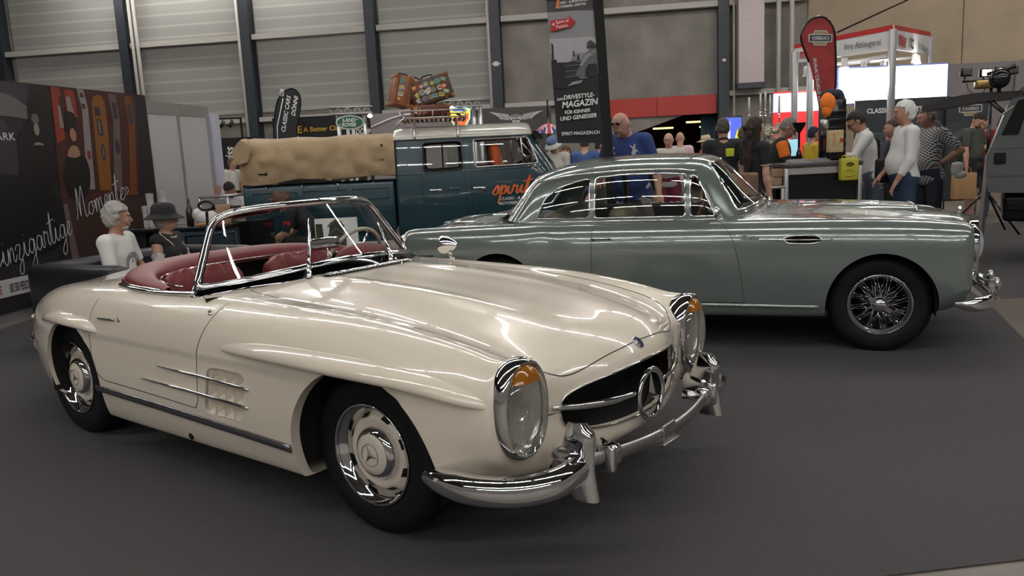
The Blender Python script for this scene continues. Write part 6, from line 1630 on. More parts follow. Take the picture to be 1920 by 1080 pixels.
person('smiling man in a black and white checked shirt with a hand on his hip', (5.15, 10.0), -160, 1.79, 'tan', fat=.05, top=plaid(), sleeve=.85, hem=.82, bottom=NAVY, leglen=1, hair='short', hairc=(.12, .11, .10), head=(25, 12), arms=(((.15, .1, -1), (0, .5, -1)), ((-.75, -.45, -.9), (.75, .30, -.5))), collar=True, res=.012)
person('person in dark clothes mostly hidden between the two white-shirted men and the checked shirt', (4.95, 10.5), 170, 1.66, 'tan', top=NAVY, sleeve=1.8, hem=.8, bottom=BLK, leglen=2, hair='short', hairc=(.05, .03, .02), res=.016, hands=False)
b = MB(); b.rbox((5.42, 9.85, 1.02), (.15, .10, .16), .045, rz=.3); b.ell((5.45, 9.84, .95), (.08, .05, .05)); tag(b.build('plastic_bag', M_('pale_plastic', (.5, .5, .48), .3)), 'crumpled pale plastic bag held beside the checked shirt', 'bag')
person('dark-bearded man in a grey T-shirt and dark shorts by the parts banner', (7.62, 13.4), -55, 1.78, 'fair', top=M_('olive_grey_tee', (.055, .055, .045)), sleeve=.8, hem=.82, bottom=BLK, leglen=.95, hair='short', hairc=(.015, .010, .008), beard=(.02, .012, .01), head=(20, 32), legs=((.25, -.1), (-.15, -.1)), arms=(((.12, .0, -1), (.05, .1, -1)), ((-.12, .3, -1), (.1, 1, -.2))), res=.015, fat=.03)
person('person in a dark red T-shirt and jeans behind the man in grey', (8.05, 13.9), -120, 1.72, 'fair', top=M_('brick_red_tee', (.16, .015, .012)), sleeve=.8, hem=.82, bottom=JEANS, leglen=2, hair='short', hairc=(.03, .02, .015), head=(0, 25), arms=(((.12, .1, -1), (-.1, .9, -.3)), ((-.12, .1, -1), (.1, .9, -.3))), res=.016)
b = MB(); b.rbox((7.38, 13.2, .58), (.34, .14, .42), .01, rz=-.15); bagp = tag(b.build('paper_bag', mat('kraft_paper', (.36, .21, .10), .8, noise=.1)), 'brown paper carrier bag hanging from the hand of the man in the grey T-shirt', 'bag')
b = MB()
for y_ in (-.05, .05): b.tube(spl([(7.29, 13.2+y_, .78), (7.33, 13.2+y_, .88), (7.43, 13.2+y_, .88), (7.47, 13.2+y_, .78)], 5), .006, 5)
b.build('handle', mat('kraft_paper', (.36, .21, .10), .8), bagp)
# centre group
def _pol(t, U, Hd, hR, uR, sc, J):
    b = MB()
    for i in (0, 1):
        A, B = J['SH'][i], J['EL'][i]; d = nrm(B-A); c = A+(B-A)*.68; e1 = nrm(np.cross(d, [0, 1, 0])); e2 = np.cross(d, e1); b.tube([V3((c+.060*(math.cos(a)*e1+math.sin(a)*e2))*sc) for a in np.linspace(0, 2*PI, 21)[:-1]], .004*sc, 5, closed=True)
    b.tube([V3(U(*p)*sc) for p in ((.075, -.01, 1.50), (.06, .07, 1.47), (.0, .125, 1.36), (-.06, .07, 1.47), (-.075, -.01, 1.50))], .006*sc, 5); b.build('white_piping', OFFW, t)
    b = MB(); b.tube([V3(U(*p)*sc) for p in ((-.12, .0, 1.50), (-.02, .15, 1.32), (.10, .13, 1.08), (.2, .02, .95))], .011*sc, 6, flat=(.4, 1.4)); b.build('bag_strap', M_('brown_leather', (.12, .06, .035)), t)
person('young woman with long dark hair in a black polo dress with white piping', (2.71, 8.95), 20, 1.72, 'fair', top=BLK, sleeve=.68, hem=.60, bottom=BLK, leglen=1, fem=True, hair='long', hairc=(.020, .012, .009), head=(0, -8), extra=_pol, res=.012)
b = MB(); b.rbox((2.50, 8.64, 1.02), (.30, .12, .24), .03, rz=.3); tag(b.build('handbag', mat('brown_handbag', (.16, .09, .06), .6, noise=.3, nscale=25)), 'brown patterned handbag at the hip of the long-haired woman', 'bag')
def _jer(t, U, Hd, hR, uR, sc, J):
    s = SD()
    for i in (0, 1):
        e = J['SH'][i]+(J['EL'][i]-J['SH'][i])*.62; s.cap(J['SH'][i]+(J['EL'][i]-J['SH'][i])*.05, e, .072, .064, .02, cuts=((e, nrm(J['EL'][i]-J['SH'][i])),))
    V, F = s.mesh(.012); b = MB(); b.add(V*sc, F, True); b.build('orange_sleeves', M_('orange_cloth', (.80, .19, .02)), t)
person('grey-haired man with glasses in a black and orange shirt looking down at the counter', (3.34, 10.2), -15, 1.76, 'tan', lean=8, fat=.05, top=BLK, sleeve=.85, hem=.82, bottom=BLK, leglen=2, hair='short', hairc=(.16, .15, .14), glasses=1, head=(0, 22), arms=(((.12, .25, -1), (-.1, .6, -.9)), ((-.12, .2, -1), (.1, .9, -.5))), extra=_jer, res=.012)
def _bk(t, U, Hd, hR, uR, sc, J):
    b = MB(); b.rbox(V3(U(.07, -.125, 1.33)*sc), (.10, .02, .10), .004); b.build('yellow_back_badge', M_('acid_yellow', (.45, .50, .03)), t)
person('man in a black polo shirt with a yellow badge seen from behind', (2.72, 10.3), 80, 1.77, 'tan', fat=.03, top=BLK, sleeve=.7, hem=.8, bottom=BLK, leglen=2, hair='short', hairc=(.06, .055, .05), extra=_bk, collar=True, res=.013)
person('person in a black shirt half hidden behind the long-haired woman', (3.18, 11.0), 60, 1.68, 'tan', top=NAVY, sleeve=.7, hem=.8, bottom=BLK, leglen=2, hair='crop', hairc=(.10, .06, .04), res=.016, hands=False)
person('balding man with glasses in a pale shirt and burgundy shorts seen through the coupe window', (2.60, 13.1), -115, 1.66, 'fair', fat=.05, top=OFFW, sleeve=1.3, hem=.84, bottom=M_('burgundy_shorts', (.16, .012, .045)), leglen=.9, hair='bald', glasses=1, arms=(((.2, .1, -1), (-.3, .9, -.1)), ((-.2, .1, -1), (.3, .9, -.1))), res=.014)
person('man in a pale pink shirt walking away towards the passage', (3.20, 15.1), 75, 1.70, 'fair', top=M_('pale_pink_cloth', (.62, .48, .50)), sleeve=1.7, hem=.84, bottom=OFFW, leglen=2, hair='bald', legs=((.2, 0), (-.2, 0)), res=.017, hands=False)
def _straw(t, U, Hd, hR, uR, sc, J):
    b = MB(); Mh = Matrix(hR.tolist()).to_4x4(); Mh.translation = V3(Hd(0, -.01, 1.685)*sc); b.use(M_('straw', (.55, .45, .30))); b.lathe([(0, .10), (.07, .098), (.092, .075), (.098, .02), (.13, 0), (.175, -.015), (.18, -.012), (.13, .004)], 28, Mh); b.use(BLK if 0 else M_('straw_band', (.25, .2, .15))); b.lathe([(.1, .012), (.101, .035)], 28, Mh); b.build('straw_hat', None, t)
person('person in a straw hat with a ribbon beyond the coupe roof', (3.95, 16.2), 200, 1.58, 'fair', top=M_('red_print_cloth', (.35, .10, .08), noise=.5, nscale=30), sleeve=.7, hem=.8, bottom=JEANS, leglen=2, fem=True, hair='full', hairc=(.25, .14, .07), extra=_straw, res=.017, hands=False)
person('person in a yellow shirt and dark cap beyond the counter', (4.70, 12.6), 10, 1.64, 'tan', top=M_('yellow_cloth', (.50, .33, .02)), sleeve=.7, hem=.8, bottom=BLK, leglen=2, hair='short', hairc=(.01, .012, .03), glasses=1, res=.016, hands=False)
def _buck(t, U, Hd, hR, uR, sc, J):
    b = MB(); Mh = Matrix(hR.tolist()).to_4x4(); Mh.translation = V3(Hd(0, -.01, 1.685)*sc); b.use(M_('hat_white', (.6, .6, .58))); b.lathe([(.098, .0), (.13, -.03), (.15, -.05), (.15, -.045), (.10, .005)], 24, Mh); b.use(M_('hat_blue', (.08, .13, .26))); b.lathe([(0, .085), (.07, .08), (.096, .05), (.10, .0)], 24, Mh); b.build('bucket_hat', None, t)
    b = MB(); b.rbox(V3(U(0, -.20, 1.22)*sc), (.28, .16, .38), .06); b.build('backpack', GREYD, t)
person('person in a blue and white bucket hat and pale T-shirt with a backpack', (.80, 13.1), -120, 1.68, 'fair', top=OFFW, sleeve=.7, hem=.82, bottom=JEANS, leglen=2, hair='short', head=(10, 28), extra=_buck, res=.015)
person('person in a turquoise T-shirt behind the bucket hat', (1.08, 14.2), -150, 1.55, 'fair', top=M_('turquoise_cloth', (.03, .25, .32)), sleeve=.7, hem=.8, bottom=BLK, leglen=2, hair='short', hairc=(.08, .04, .02), head=(0, 20), res=.017, hands=False)
person('person in a mid-blue long-sleeved shirt behind the tall banner', (1.25, 13.0), 70, 1.68, 'fair', top=M_('mid_blue_cloth', (.05, .10, .26)), sleeve=1.8, hem=.82, bottom=GREYD, leglen=2, hair='short', res=.015, hands=False)
person('dark-haired person in a grey-blue shirt seen right of the tall banner', (1.60, 14.0), 0, 1.62, 'fair', top=M_('grey_blue_cloth', (.20, .24, .34)), sleeve=.8, hem=.82, bottom=GREYD, leglen=2, hair='short', hairc=(.02, .012, .01), res=.016, hands=False)
# far left group
person('shaven-headed man in a white T-shirt beyond the end of the partition', (-5.62, 16.9), -25, 1.62, 'tan', top=OFFW, sleeve=.7, hem=.82, bottom=BLK, leglen=2, hair='crop', hairc=(.12, .07, .04), res=.017, head=(-25, 0))
person('man in a dark cap and navy shirt beside the white T-shirt', (-5.45, 17.4), -100, 1.56, 'tan', top=NAVY, sleeve=.7, hem=.82, bottom=BLK, leglen=2, hair='short', hairc=(.10, .10, .11), beard=(.03, .02, .015), res=.017, hands=False)
person('person in white partly hidden behind the end of the partition', (-5.75, 15.9), -10, 1.52, 'tan', top=OFFW, sleeve=.7, hem=.7, bottom=BLK, leglen=2, hair='full', hairc=(.5, .5, .5), res=.018, hands=False)
person('dark-haired bearded man in a white polo resting his chin on his hand at a table', (-4.13, 12.55), -95, 1.70, 'tan', lean=18, top=M_('white_polo', (.58, .58, .60)), sleeve=.7, hem=.9, bottom=BLK, leglen=2, sit=.45, hair='short', hairc=(.012, .010, .01), beard=(.03, .02, .015), head=(0, 30), collar=True, arms=(((.1, .9, -.6), (-.35, .2, 1)), ((-.2, .8, -.7), (.2, 1, .0))), res=.014)
# ================================================================ props
def up_frame(x, y, z, rz=0): return frame((x, y, z), (math.cos(rz), math.sin(rz), 0), (0, 0, 1))   # faces -y when rz=0
# sofa
t = thing('sofa', 'black leather sofa with a low curved back, behind the tail of the cream roadster', 'sofa', (-3.36, 7.44, 0), math.radians(-27))
SOF = mat('black_sofa_leather', (.012, .014, .018), .38, bump=.1, bscale=30)
b = MB(); b.rbox((.0, 0, .20), (1.0, 1.50, .22), .05); b.build('base', SOF, t)
b = MB(); b.rbox((.10, 0, .34), (.80, 1.16, .16), .05); b.build('seat_cushion', SOF, t)
b = MB(); b.rbox((-.44, 0, .40), (.22, 1.56, .62), .07); b.build('backrest', SOF, t)
for sy in (-1, 1): b = MB(); b.rbox((.04, sy*.70, .38), (1.14, .20, .66), .07); b.build('armrest', SOF, t)
for sx, sy in ((-.4, -.7), (-.4, .7), (.5, -.7), (.5, .7)): b = MB(); b.lathe([(.02, 0), (.025, .10)], 10, Matrix.Translation((sx, sy, 0)), cap=True); b.build('foot', CHROME2, t)
# side table with crates behind the sofa
t = thing('drinks_table', 'dark table with a blue front behind the hat woman, holding cups and bags', 'table', (-3.50, 8.75, 0))
b = MB(); b.rbox((0, 0, .84), (1.1, .5, .04), .01); b.build('table_top', BLACKG, t); b = MB(); b.box((.15, 0, .42), (.75, .45, .78)); b.build('cabinet', mat('dark_blue_crate', (.012, .03, .05), .6), t); b = MB(); b.box((-.42, 0, .42), (.2, .4, .8)); b.build('side_cabinet', BLACKG, t)
CUP = mat('clear_cups', (.42, .40, .42), .25, alpha=.75)
for i, (dx, h) in enumerate(((-.36, .17), (-.29, .30), (-.22, .16), (-.15, .33), (-.08, .18))):
    b = MB(); prof = []
    for k in range(int(h/.02)): prof += [(.034, k*.02), (.038, k*.02+.016)]
    b.lathe(prof+[(.04, h+.06)], 16, Matrix.Translation((-3.50+dx, 8.72-.03*(i % 2), .86))); tag(b.build('cup_stack', CUP), '%s stack of clear plastic cups on the table between the seated couple, %s' % ('tall' if h > .25 else 'short', ('far left', 'second from left', 'middle', 'fourth from left', 'nearest the woman')[i]), 'cups', 'plastic cup stacks')
b = MB(); b.lathe([(0, 0), (.036, 0), (.038, .15), (.015, .21), (.014, .28), (0, .28)], 16, Matrix.Translation((-3.39, 8.7, .86))); tag(b.build('bottle', mat('dark_bottle', (.03, .02, .008), .15)), 'dark glass bottle sticking up behind the black hat', 'bottle')
b = MB(); b.ell((-3.22, 8.72, .93), (.13, .09, .085), 14); b.ell((-3.30, 8.72, .97), (.08, .07, .07), 12); tag(b.build('carrier_bag', mat('thin_white_plastic', (.5, .5, .5), .4, bump=.8, bscale=25)), 'crumpled white plastic bag on the table right of the black hat', 'bag')
b = MB(); b.rbox((-3.06, 8.78, .96), (.12, .10, .20), .005); tag(b.build('cardboard_box', mat('cardboard', (.32, .21, .12), .85)), 'small cardboard box beside the white plastic bag', 'box')
b = MB(); b.rbox((-3.14, 8.56, .875), (.22, .12, .03), .01); tag(b.build('wooden_tray', mat('orange_wood', (.40, .17, .06), .6)), 'small orange-brown tray on the front edge of the drinks table', 'tray')
# hand truck handle
t = thing('hand_cart', 'black hand cart with a looped upright handle behind the roadster windscreen', 'cart', (-3.05, 8.30, 0))
b = MB(); b.tube([(-.05, 0, .12), (-.03, 0, .60), (-.01, 0, 1.02)], .016, 8); P = [(-.08+.0*k, 0, 0) for k in range(0)]; b.tube([(-.01+.075*math.cos(a), 0, 1.08+.045*math.sin(a)) for a in np.linspace(0, 2*PI, 25)[:-1]], .014, 8, closed=True); b.build('handle', BLACKG, t)
b = MB(); b.rbox((0, 0, .14), (.42, .12, .05), .02); b.tube([(-.25, 0, .78), (.25, 0, .80)], .012, 6); b.tube([(-.25, 0, .16), (-.25, 0, .78)], .012, 6); b.tube([(.25, 0, .16), (.25, 0, .80)], .012, 6); b.build('cart_frame', BLACKG, t)
for sx in (-1, 1): b = MB(); b.lathe([(0, -.02), (.09, -.02), (.09, .02), (0, .02)], 20, Matrix.Translation((sx*.24, 0, .09)) @ Matrix.Rotation(PI/2, 4, 'Y')); b.build('wheel', RUBBER, t)
# dark red hood cover with frame
t = thing('folded_canopy', 'maroon fabric canopy with a black tubular frame just behind the windscreen top', 'canopy', (-3.04, 9.38, -.129)); t.scale = (1.087, 1.087, 1.087)
b = MB(); G = [[Vector((x_, y_, .93+.07*(x_+.35)/.7+.03*math.cos(PI*y_/.5)-.03*math.exp(-((x_+.35)/.06)**2))) for y_ in np.linspace(-.25, .25, 9)] for x_ in np.linspace(-.36, .34, 15)]; b.grid(G); b.grid([[p-Vector((0, 0, .03)) for p in r] for r in G]); b.build('canopy', mat('maroon_fabric', (.20, .035, .04), .7), t)
b = MB(); b.tube(spl([(-.34, -.22, .93), (-.32, -.22, 1.0), (-.20, -.22, 1.05), (.05, -.22, 1.05)], 5), .014, 8); b.build('frame', BLACKG, t)
b = MB(); b.box((0, 0, .51), (.5, .4, .77)); b.build('body', BLACKG, t)
# tractor tyre picture board leaning by the van
t = thing('picture_board', 'white board with a photo of a chunky tractor tyre, seen through the roadster windscreen', 'board', (-2.04, 9.6, 0), 0)
b = MB(); b.box((0, .02, .42), (.50, .03, .76)); b.build('board', mat('poster_white', (.8, .8, .78), .5), t)
b = MB(); Mf = frame((0, 0, .42), (1, 0, 0), (0, 0, 1)); tb = mat('print_tyre', (.035, .035, .03), .7); tl = mat('print_tread', (.10, .095, .08), .7)
shape(b, tb, [(-.09, -.36), (-.12, -.10), (-.10, .10), (-.07, .33), (.0, .36), (.07, .34), (.11, .15), (.11, -.15), (.08, -.36)], Mf, .001); shape(b, mat('print_green', (.03, .05, .02), .7), [(-.24, -.30), (-.24, .32), (-.16, .32), (-.15, 0), (-.17, -.3)], Mf, .001)
for k in range(7):
    z_ = -.30+k*.10
    for sx in (-1, 1): shape(b, tl, [(0, z_+.05), (sx*.10, z_-.03), (sx*.10, z_-.005), (0, z_+.075)], Mf, .002)
b.build('tyre_print', None, t)
# barrier and table on the left beyond the partition
t = thing('barrier', 'grey metal barrier rail in front of the bearded man at the table', 'barrier', (-4.02, 11.6, 0))
b = MB(); b.tube([(-.35, 0, 1.03), (.35, 0, 1.06)], .02, 8); b.tube([(.06, 0, 0), (.06, 0, 1.04)], .02, 8); b.tube([(-.34, 0, 0), (-.34, 0, 1.03)], .02, 8); b.build('rail', ALU, t); b = MB(); b.box((-.16, 0, .96), (.34, .02, .09)); b.build('sign_plate', ALU, t)
t = thing('white_table', 'small white folding table in front of the bearded man', 'table', (-4.0, 12.05, 0)); b = MB(); b.rbox((0, 0, .74), (.75, .5, .03), .01); b.build('table_top', WHITE, t)
for sx in (-1, 1):
    for sy in (-1, 1): b = MB(); b.tube([(sx*.33, sy*.2, 0), (sx*.33, sy*.2, .73)], .015, 6); b.build('leg', ALU, t)
b = MB(); b.lathe([(0, 0), (.03, 0), (.032, .12), (.012, .17), (.012, .20), (0, .2)], 14, Matrix.Translation((-4.2, 12.0, .757))); tag(b.build('water_bottle', mat('clear_bottle', (.35, .42, .40), .1, alpha=.6)), 'small clear water bottle on the white table', 'bottle')
# black ELMOT banner, track lights
t = thing('vertical_banner', 'black vertical banner with white sideways lettering at the far left', 'banner', (-5.70, 17.9, 0)); b = MB(); b.box((0, .02, 1.03), (.95, .03, 2.04)); b.build('cloth', mat('matt_black', (.008, .008, .009), .8), t)
b = MB(); b.use(WHITEP); Mv = frame((-.18, -.001, .30), (0, 0, 1), (-1, 0, 0)); text_mb(b, 'ELMOT', .30, Mv, .005, 0, .002); text_mb(b, '\u00ae', .10, Mv @ Matrix.Translation((1.02, .17, 0)), .0, 0, .002); text_mb(b, 'swiss', .26, Mv @ Matrix.Translation((1.05, 0, 0)), .018, .2, .002, .92); b.build('lettering', None, t)
b = MB(); b.use(mat('gold_stroke', (.5, .3, .02))); b.add([(-.36, -.004, .72), (-.10, -.004, .82), (-.10, -.004, .86), (-.36, -.004, .76)], [(0, 1, 2, 3)], False); b.build('gold_stroke', None, t)
t = thing('light_gantry', 'thin black frame with three small track spotlights at the far left', 'light frame', (-5.7, 16.9, 0)); b = MB(); b.bar((-.9, 0, 2.41), (.36, 0, 2.40), .03); b.bar((.36, 0, 0), (.36, 0, 2.42), .03); b.bar((-.9, 0, 0), (-.9, 0, 2.42), .03); b.build('frame', BLACKG, t)
for dx in (-.17, -.01, .17): b = MB(); b.tube([(dx, 0, 2.38), (dx, 0, 2.33)], .012, 6); b.tube([(dx+.02, 0, 2.35), (dx-.04, -.05, 2.23)], .036, 10); b.build('spotlight', BLACKG, t)
# white stand wall far left
b = MB(); b.box((-6.3, 18.6, 1.0), (1.6, .05, 2.0)); tag(b.build('stand_wall', mat('grey_green_board', (.22, .23, .21), .7)), 'plain grey-green stand wall behind the black vertical banner', 'stand wall')
# feather flag, dark
def feather(t, w, h, lean, m, name='flag'):
    P = [(0, 0), (0+lean*.3, h*.4), (lean*.6, h*.72)]; b = MB()
    L = spl([(0, 0), (lean*.35, h*.35), (lean*.7, h*.7), (lean+w*.10, h*.90), (lean+w*.5, h)], 6); R = spl([(w*.62, 0), (w*.78+lean*.35, h*.35), (w+lean*.6, h*.7), (w*1.05+lean*.85, h*.88), (lean+w*.5, h)], 6)
    G = [[Vector((lerp(a[0], c[0], q), .03*math.sin(3*q+4*a[1]/h), lerp(a[1], c[1], q))) for q in np.linspace(0, 1, 7)] for a, c in zip(L, R)]
    b.grid(G); b.grid([[p+Vector((0, .008, 0)) for p in r] for r in G]); b.build('cloth', m, t); return L, R
t = thing('feather_flag', 'black teardrop flag with slanting white lettering behind the tan canvas', 'flag', (-5.45, 19.6, 0)); b = MB(); b.tube([(.55, .02, 0), (.60, .02, 1.6)], .015, 6); b.build('pole', BLACKG, t)
sub = thing('x', '', 'x', (-.02, 0, 1.5)) ; bpy.data.objects.remove(sub)
L = spl([(0, 0, 1.5), (.0, 0, 2.2), (.12, 0, 2.8), (.30, 0, 3.08), (.52, 0, 3.17), (.68, 0, 3.05), (.70, 0, 2.80), (.60, 0, 2.4), (.46, 0, 1.9), (.40, 0, 1.5)], 5)
b = MB(); b.add([Vector(p) for p in L], [list(range(len(L)))], False); b.add([Vector(p)+Vector((0, .012, 0)) for p in L], [list(range(len(L)))], False); b.build('cloth', mat('flag_black', (.012, .012, .015), .7), t); b = MB(); b.tube([Vector(p) for p in L[:-8]], .014, 6); b.build('edge_rod', BLACKG, t)
b = MB(); b.use(WHITEP); Mg = frame((.27, -.01, 2.16), (.26, 0, 1), (-1, 0, .26)); text_mb(b, 'CLASSIC CARS', .135, Mg, .014, .25, .002, .98); text_mb(b, 'GB', .135, Mg @ Matrix.Translation((.80, .17, 0)), .014, .25, .002); text_mb(b, 'D\u00d6NNI', .135, Mg @ Matrix.Translation((.42, -.17, 0)), .014, .25, .002); b.tube([(.05, -.01, 1.5), (.10, -.01, 2.3), (.30, -.01, 2.95)], .010, 5); b.build('lettering', None, t)
# board A Better Class of Cars
t = thing('wide_signboard', 'wide black signboard with gold serif lettering above the van canvas', 'sign', (-4.53, 20.6, 0)); b = MB(); b.box((0, .03, 1.285), (2.42, .05, 2.55)); b.build('board', mat('matt_black', (.008, .008, .009), .8), t)
b = MB(); b.use(mat('gold_print', (.52, .30, .03), .5)); Mg = frame((-.45, -.001, 2.19), (1, 0, .012), (0, 0, 1)); text_mb(b, 'A Better Class of Cars', .165, Mg, .012, 0, .002, 1.02); text_mb(b, 'TE', .25, frame((-.76, -.001, 2.17), (1, 0, 0), (0, 0, 1)), .015, 0, .002)
for k in range(14): a = 2*PI*k/14; b.add([Vector((-.78+.20*math.cos(a), -.004, 2.18+.24*math.sin(a)))+Vector(p) for p in ((-.03, 0, 0), (0, 0, .035), (.03, 0, 0), (0, 0, -.02))], [(0, 1, 2, 3)], False)
b.build('gold_lettering', None, t)
b = MB(); b.use(WHITEP); text_mb(b, 'D\u00d6NNI', .17, frame((.83, -.004, 2.08), (1, 0, 0), (0, 0, 1)), .014, .25, .002, .8); b.build('white_lettering', None, t)
# grey board
b = MB(); b.box((-2.38, 20.6, 1.28), (1.85, .05, 2.54)); g = tag(b.build('grey_signboard', mat('mauve_grey', (.20, .17, .18), .7)), 'mauve-grey signboard with a pale arc behind the suitcases', 'sign'); b = MB(); b.tube([(-3.3+.2*k, 20.56, 2.22+.28*math.sin(min(1, k/5)*1.5)) for k in range(10)], .02, 6); b.build('pale_arc', WHITEP, g)
# winged sign
t = thing('winged_sign', 'dark grey sign with a white winged emblem behind the van roof', 'sign', (.30, 20.6, 0)); b = MB(); b.box((0, .03, 1.275), (1.75, .05, 2.55)); b.build('board', mat('dark_taupe', (.055, .048, .045), .7), t)
b = MB(); b.use(WHITEP); Mj = frame((0, -.001, 2.29), (1, 0, -.02), (0, 0, 1))
for sx in (-1, 1):
    for k in range(6):
        z_ = .15-.028*k; b.tube([Mj @ Vector(p) for p in ((sx*.17, .07-.025*k, .004), (sx*.40, .10-.03*k+.01, .004), (sx*(.66-.06*k), z_, .004))], .008, 4)
    b.tube([Mj @ Vector((sx*.16, .02, .004)), Mj @ Vector((sx*.10, -.06, .004))], .006, 4)
for k in range(-3, 4): b.tube([Mj @ Vector((k*.022, -.06, .004)), Mj @ Vector((k*.045, -.20, .004))], .006, 4)
b.tube([Mj @ Vector((.17*math.cos(a), .07*math.sin(a), .004)) for a in np.linspace(0, 2*PI, 9)[:-1]], .007, 4, closed=True); text_mb(b, 'JAGUM', .085, Mj @ Matrix.Translation((-.135, -.028, 0)), .02, 0, .004, .95); b.build('winged_emblem', None, t)
b = MB(); b.tube([(1.08, 20.4, 0), (1.08, 20.4, 2.68)], .02, 6); tag(b.build('sign_pole', BLACKG), 'thin black pole at the right edge of the winged sign', 'pole')
# trusses
def truss(nm, x0, x1, y, z0, z1, lab, legx):
    t = thing('lighting_truss', lab, 'truss', ((x0+x1)/2, y, 0)); w = (x1-x0)/2; b = MB()
    for zz in (z0, z1):
        for yy in (-.1, .1): b.tube([(-w, yy, zz), (w, yy, zz)], .016, 6)
    n = 9
    for k in range(n): a = -w+2*w*k/n; c = -w+2*w*(k+1)/n; b.tube([(a, -.1, z0 if k % 2 else z1), (c, -.1, z1 if k % 2 else z0)], .010, 5)
    b.build('lattice', ALU, t)
    for lx in legx: b = MB(); b.tube([(lx, 0, 0), (lx, 0, z0)], .05, 8); b.build('leg', ALU, t)
truss('a', -3.97, -2.99, 19, 2.49, 2.64, 'aluminium lighting truss above the green oval sign', (-.3, .3)); truss('b', -1.36, -.50, 19, 2.53, 2.67, 'aluminium lighting truss beside the yellow shield sign', (.25, .40))
SPOT = mat('spot_glow', (1, 1, 1), emit=(1, .98, .92), estr=14)
for i, (x_, y_, z_, l) in enumerate(((-3.62, 18.8, 2.36, 'bright lamp on the truss left of the green oval sign'), (-3.02, 18.8, 2.42, 'bright lamp on the truss right of the green oval sign'), (-1.16, 18.8, 2.50, 'bright lamp glowing above the yellow shield sign'))):
    t = thing('spot_lamp', l, 'lamp', (x_, y_, z_), 0, 'bright truss lamps'); b = MB(); b.tube([(0, .12, .03), (0, 0, 0)], .05, 10); b.build('housing', ALU, t); b = MB(); b.ell((0, -.02, -.005), (.055, .02, .04), 12); b.build('bulb', SPOT, t)
# green oval sign
t = thing('oval_sign', 'green oval sign with white lettering on a post above the van canvas', 'sign', (-3.15, 17, 0)); Mo = frame((0, 0, 2.215), (1, 0, -.03), (0, 0, 1))
b = MB(); b.prism(ellpts(0, 0, .29, .145, 40), -.03, 0, Mo); b.build('rim', mat('silver_rim', (.55, .57, .57), .3, metal=.5), t); b = MB(); b.prism(ellpts(0, 0, .262, .122, 40), 0, .006, Mo); b.build('face', mat('sign_green', (.01, .11, .05), .4), t)
b = MB(); b.use(WHITEP); text_mb(b, 'LAND', .105, Mo @ Matrix.Translation((-.15, .012, .008)), .03, .15, .001, .95); text_mb(b, 'ROVER', .105, Mo @ Matrix.Translation((-.17, -.082, .008)), .03, .15, .001, .9)
for q in ((.12, .05), (-.24, -.05)): b.add([Mo @ Vector((q[0]+p[0], q[1]+p[1], .009)) for p in ((0, 0), (.05, 0), (.055, .012), (.005, .012))], [(0, 1, 2, 3)], False)
b.build('lettering', None, t); b = MB(); b.tube([(-.06, .04, 0), (-.06, .04, 2.1)], .035, 8); b.tube([(.05, .04, 0), (.05, .04, 2.1)], .035, 8); b.build('post', WHITE, t)
# yellow/red shield
t = thing('shield_sign', 'glowing yellow and red shield sign beyond the van roof', 'sign', (-.95, 18, 0)); Ms = frame((0, 0, 2.25), (1, 0, -.03), (0, 0, 1)); S0 = [(-.21, .17), (-.10, .20), (0, .17), (.10, .20), (.21, .17), (.20, -.02), (.12, -.16), (0, -.24), (-.12, -.16), (-.20, -.02)]
b = MB(); b.prism([(p[0]*1.1, p[1]*1.1) for p in S0], -.03, 0, Ms); b.build('rim', mat('neon_cyan', (.3, .6, .6), emit=(.35, .8, .8), estr=.9), t)
b = MB(); b.use(mat('neon_yellow', (.8, .7, .02), emit=(.9, .75, .03), estr=.9)); b.prism(S0, 0, .004, Ms); b.use(mat('neon_red', (.8, .1, .02), emit=(.9, .16, .05), estr=.7)); b.prism([(0, .02), (.19, .10), (.19, -.02), (.11, -.15), (0, -.225), (-.11, -.15), (-.19, -.02)], .004, .006, Ms); b.use(BLACKG); b.prism(spl([(-.08, -.10), (-.02, .02), (-.10, .08), (-.02, .11), (.04, .04), (.10, .06), (.05, -.02), (.08, -.10), (0, -.04)], 3), .006, .008, Ms); b.use(mat('neon_blue', (.05, .1, .5), emit=(.1, .2, .8), estr=.6)); b.prism([(-.16, .13), (.16, .13), (.15, .17), (-.15, .17)], .006, .008, Ms); b.build('emblem', None, t)
b = MB(); b.tube([(0, .05, 0), (0, .05, 2.1)], .03, 8); b.build('post', ALU, t)
# union jack umbrella
t = thing('umbrella', 'open umbrella with a red, white and blue union flag pattern left of the tall banner', 'umbrella', (.86, 16.2, 0))
rows = 8; n = 48; R_ = .30; cr = mat('umb_red', (.42, .02, .03), .6); cw = mat('umb_white', (.58, .58, .58), .6); cb_ = mat('umb_blue', (.02, .03, .16), .6); b = MB()
for i in range(rows):
    for j in range(n):
        a0, a1 = 2*PI*j/n, 2*PI*(j+1)/n; am = (a0+a1)/2; r0, r1 = i/rows, (i+1)/rows; rm = (r0+r1)/2; x_, y_ = rm*math.cos(am), rm*math.sin(am); f8 = (am/(PI/4)) % 2
        dd = min(abs(x_), abs(y_)); dg = min(abs(x_-y_), abs(x_+y_))/1.414
        m_ = cr if dd < .12 else cw if dd < .20 else cr if dg < .06 else cw if dg < .15 else cb_
        b.use(m_); P = [Vector((R_*r*math.cos(a), R_*r*math.sin(a), 1.98-.20*r**1.9)) for r, a in ((r0, a0), (r1, a0), (r1, a1), (r0, a1))]; b.add(P, [(0, 1, 2, 3)], True)
b.build('canopy', None, t); b = MB(); b.tube([(0, 0, 0), (0, 0, 2.0)], .012, 6); b.build('shaft', CHROME2, t)
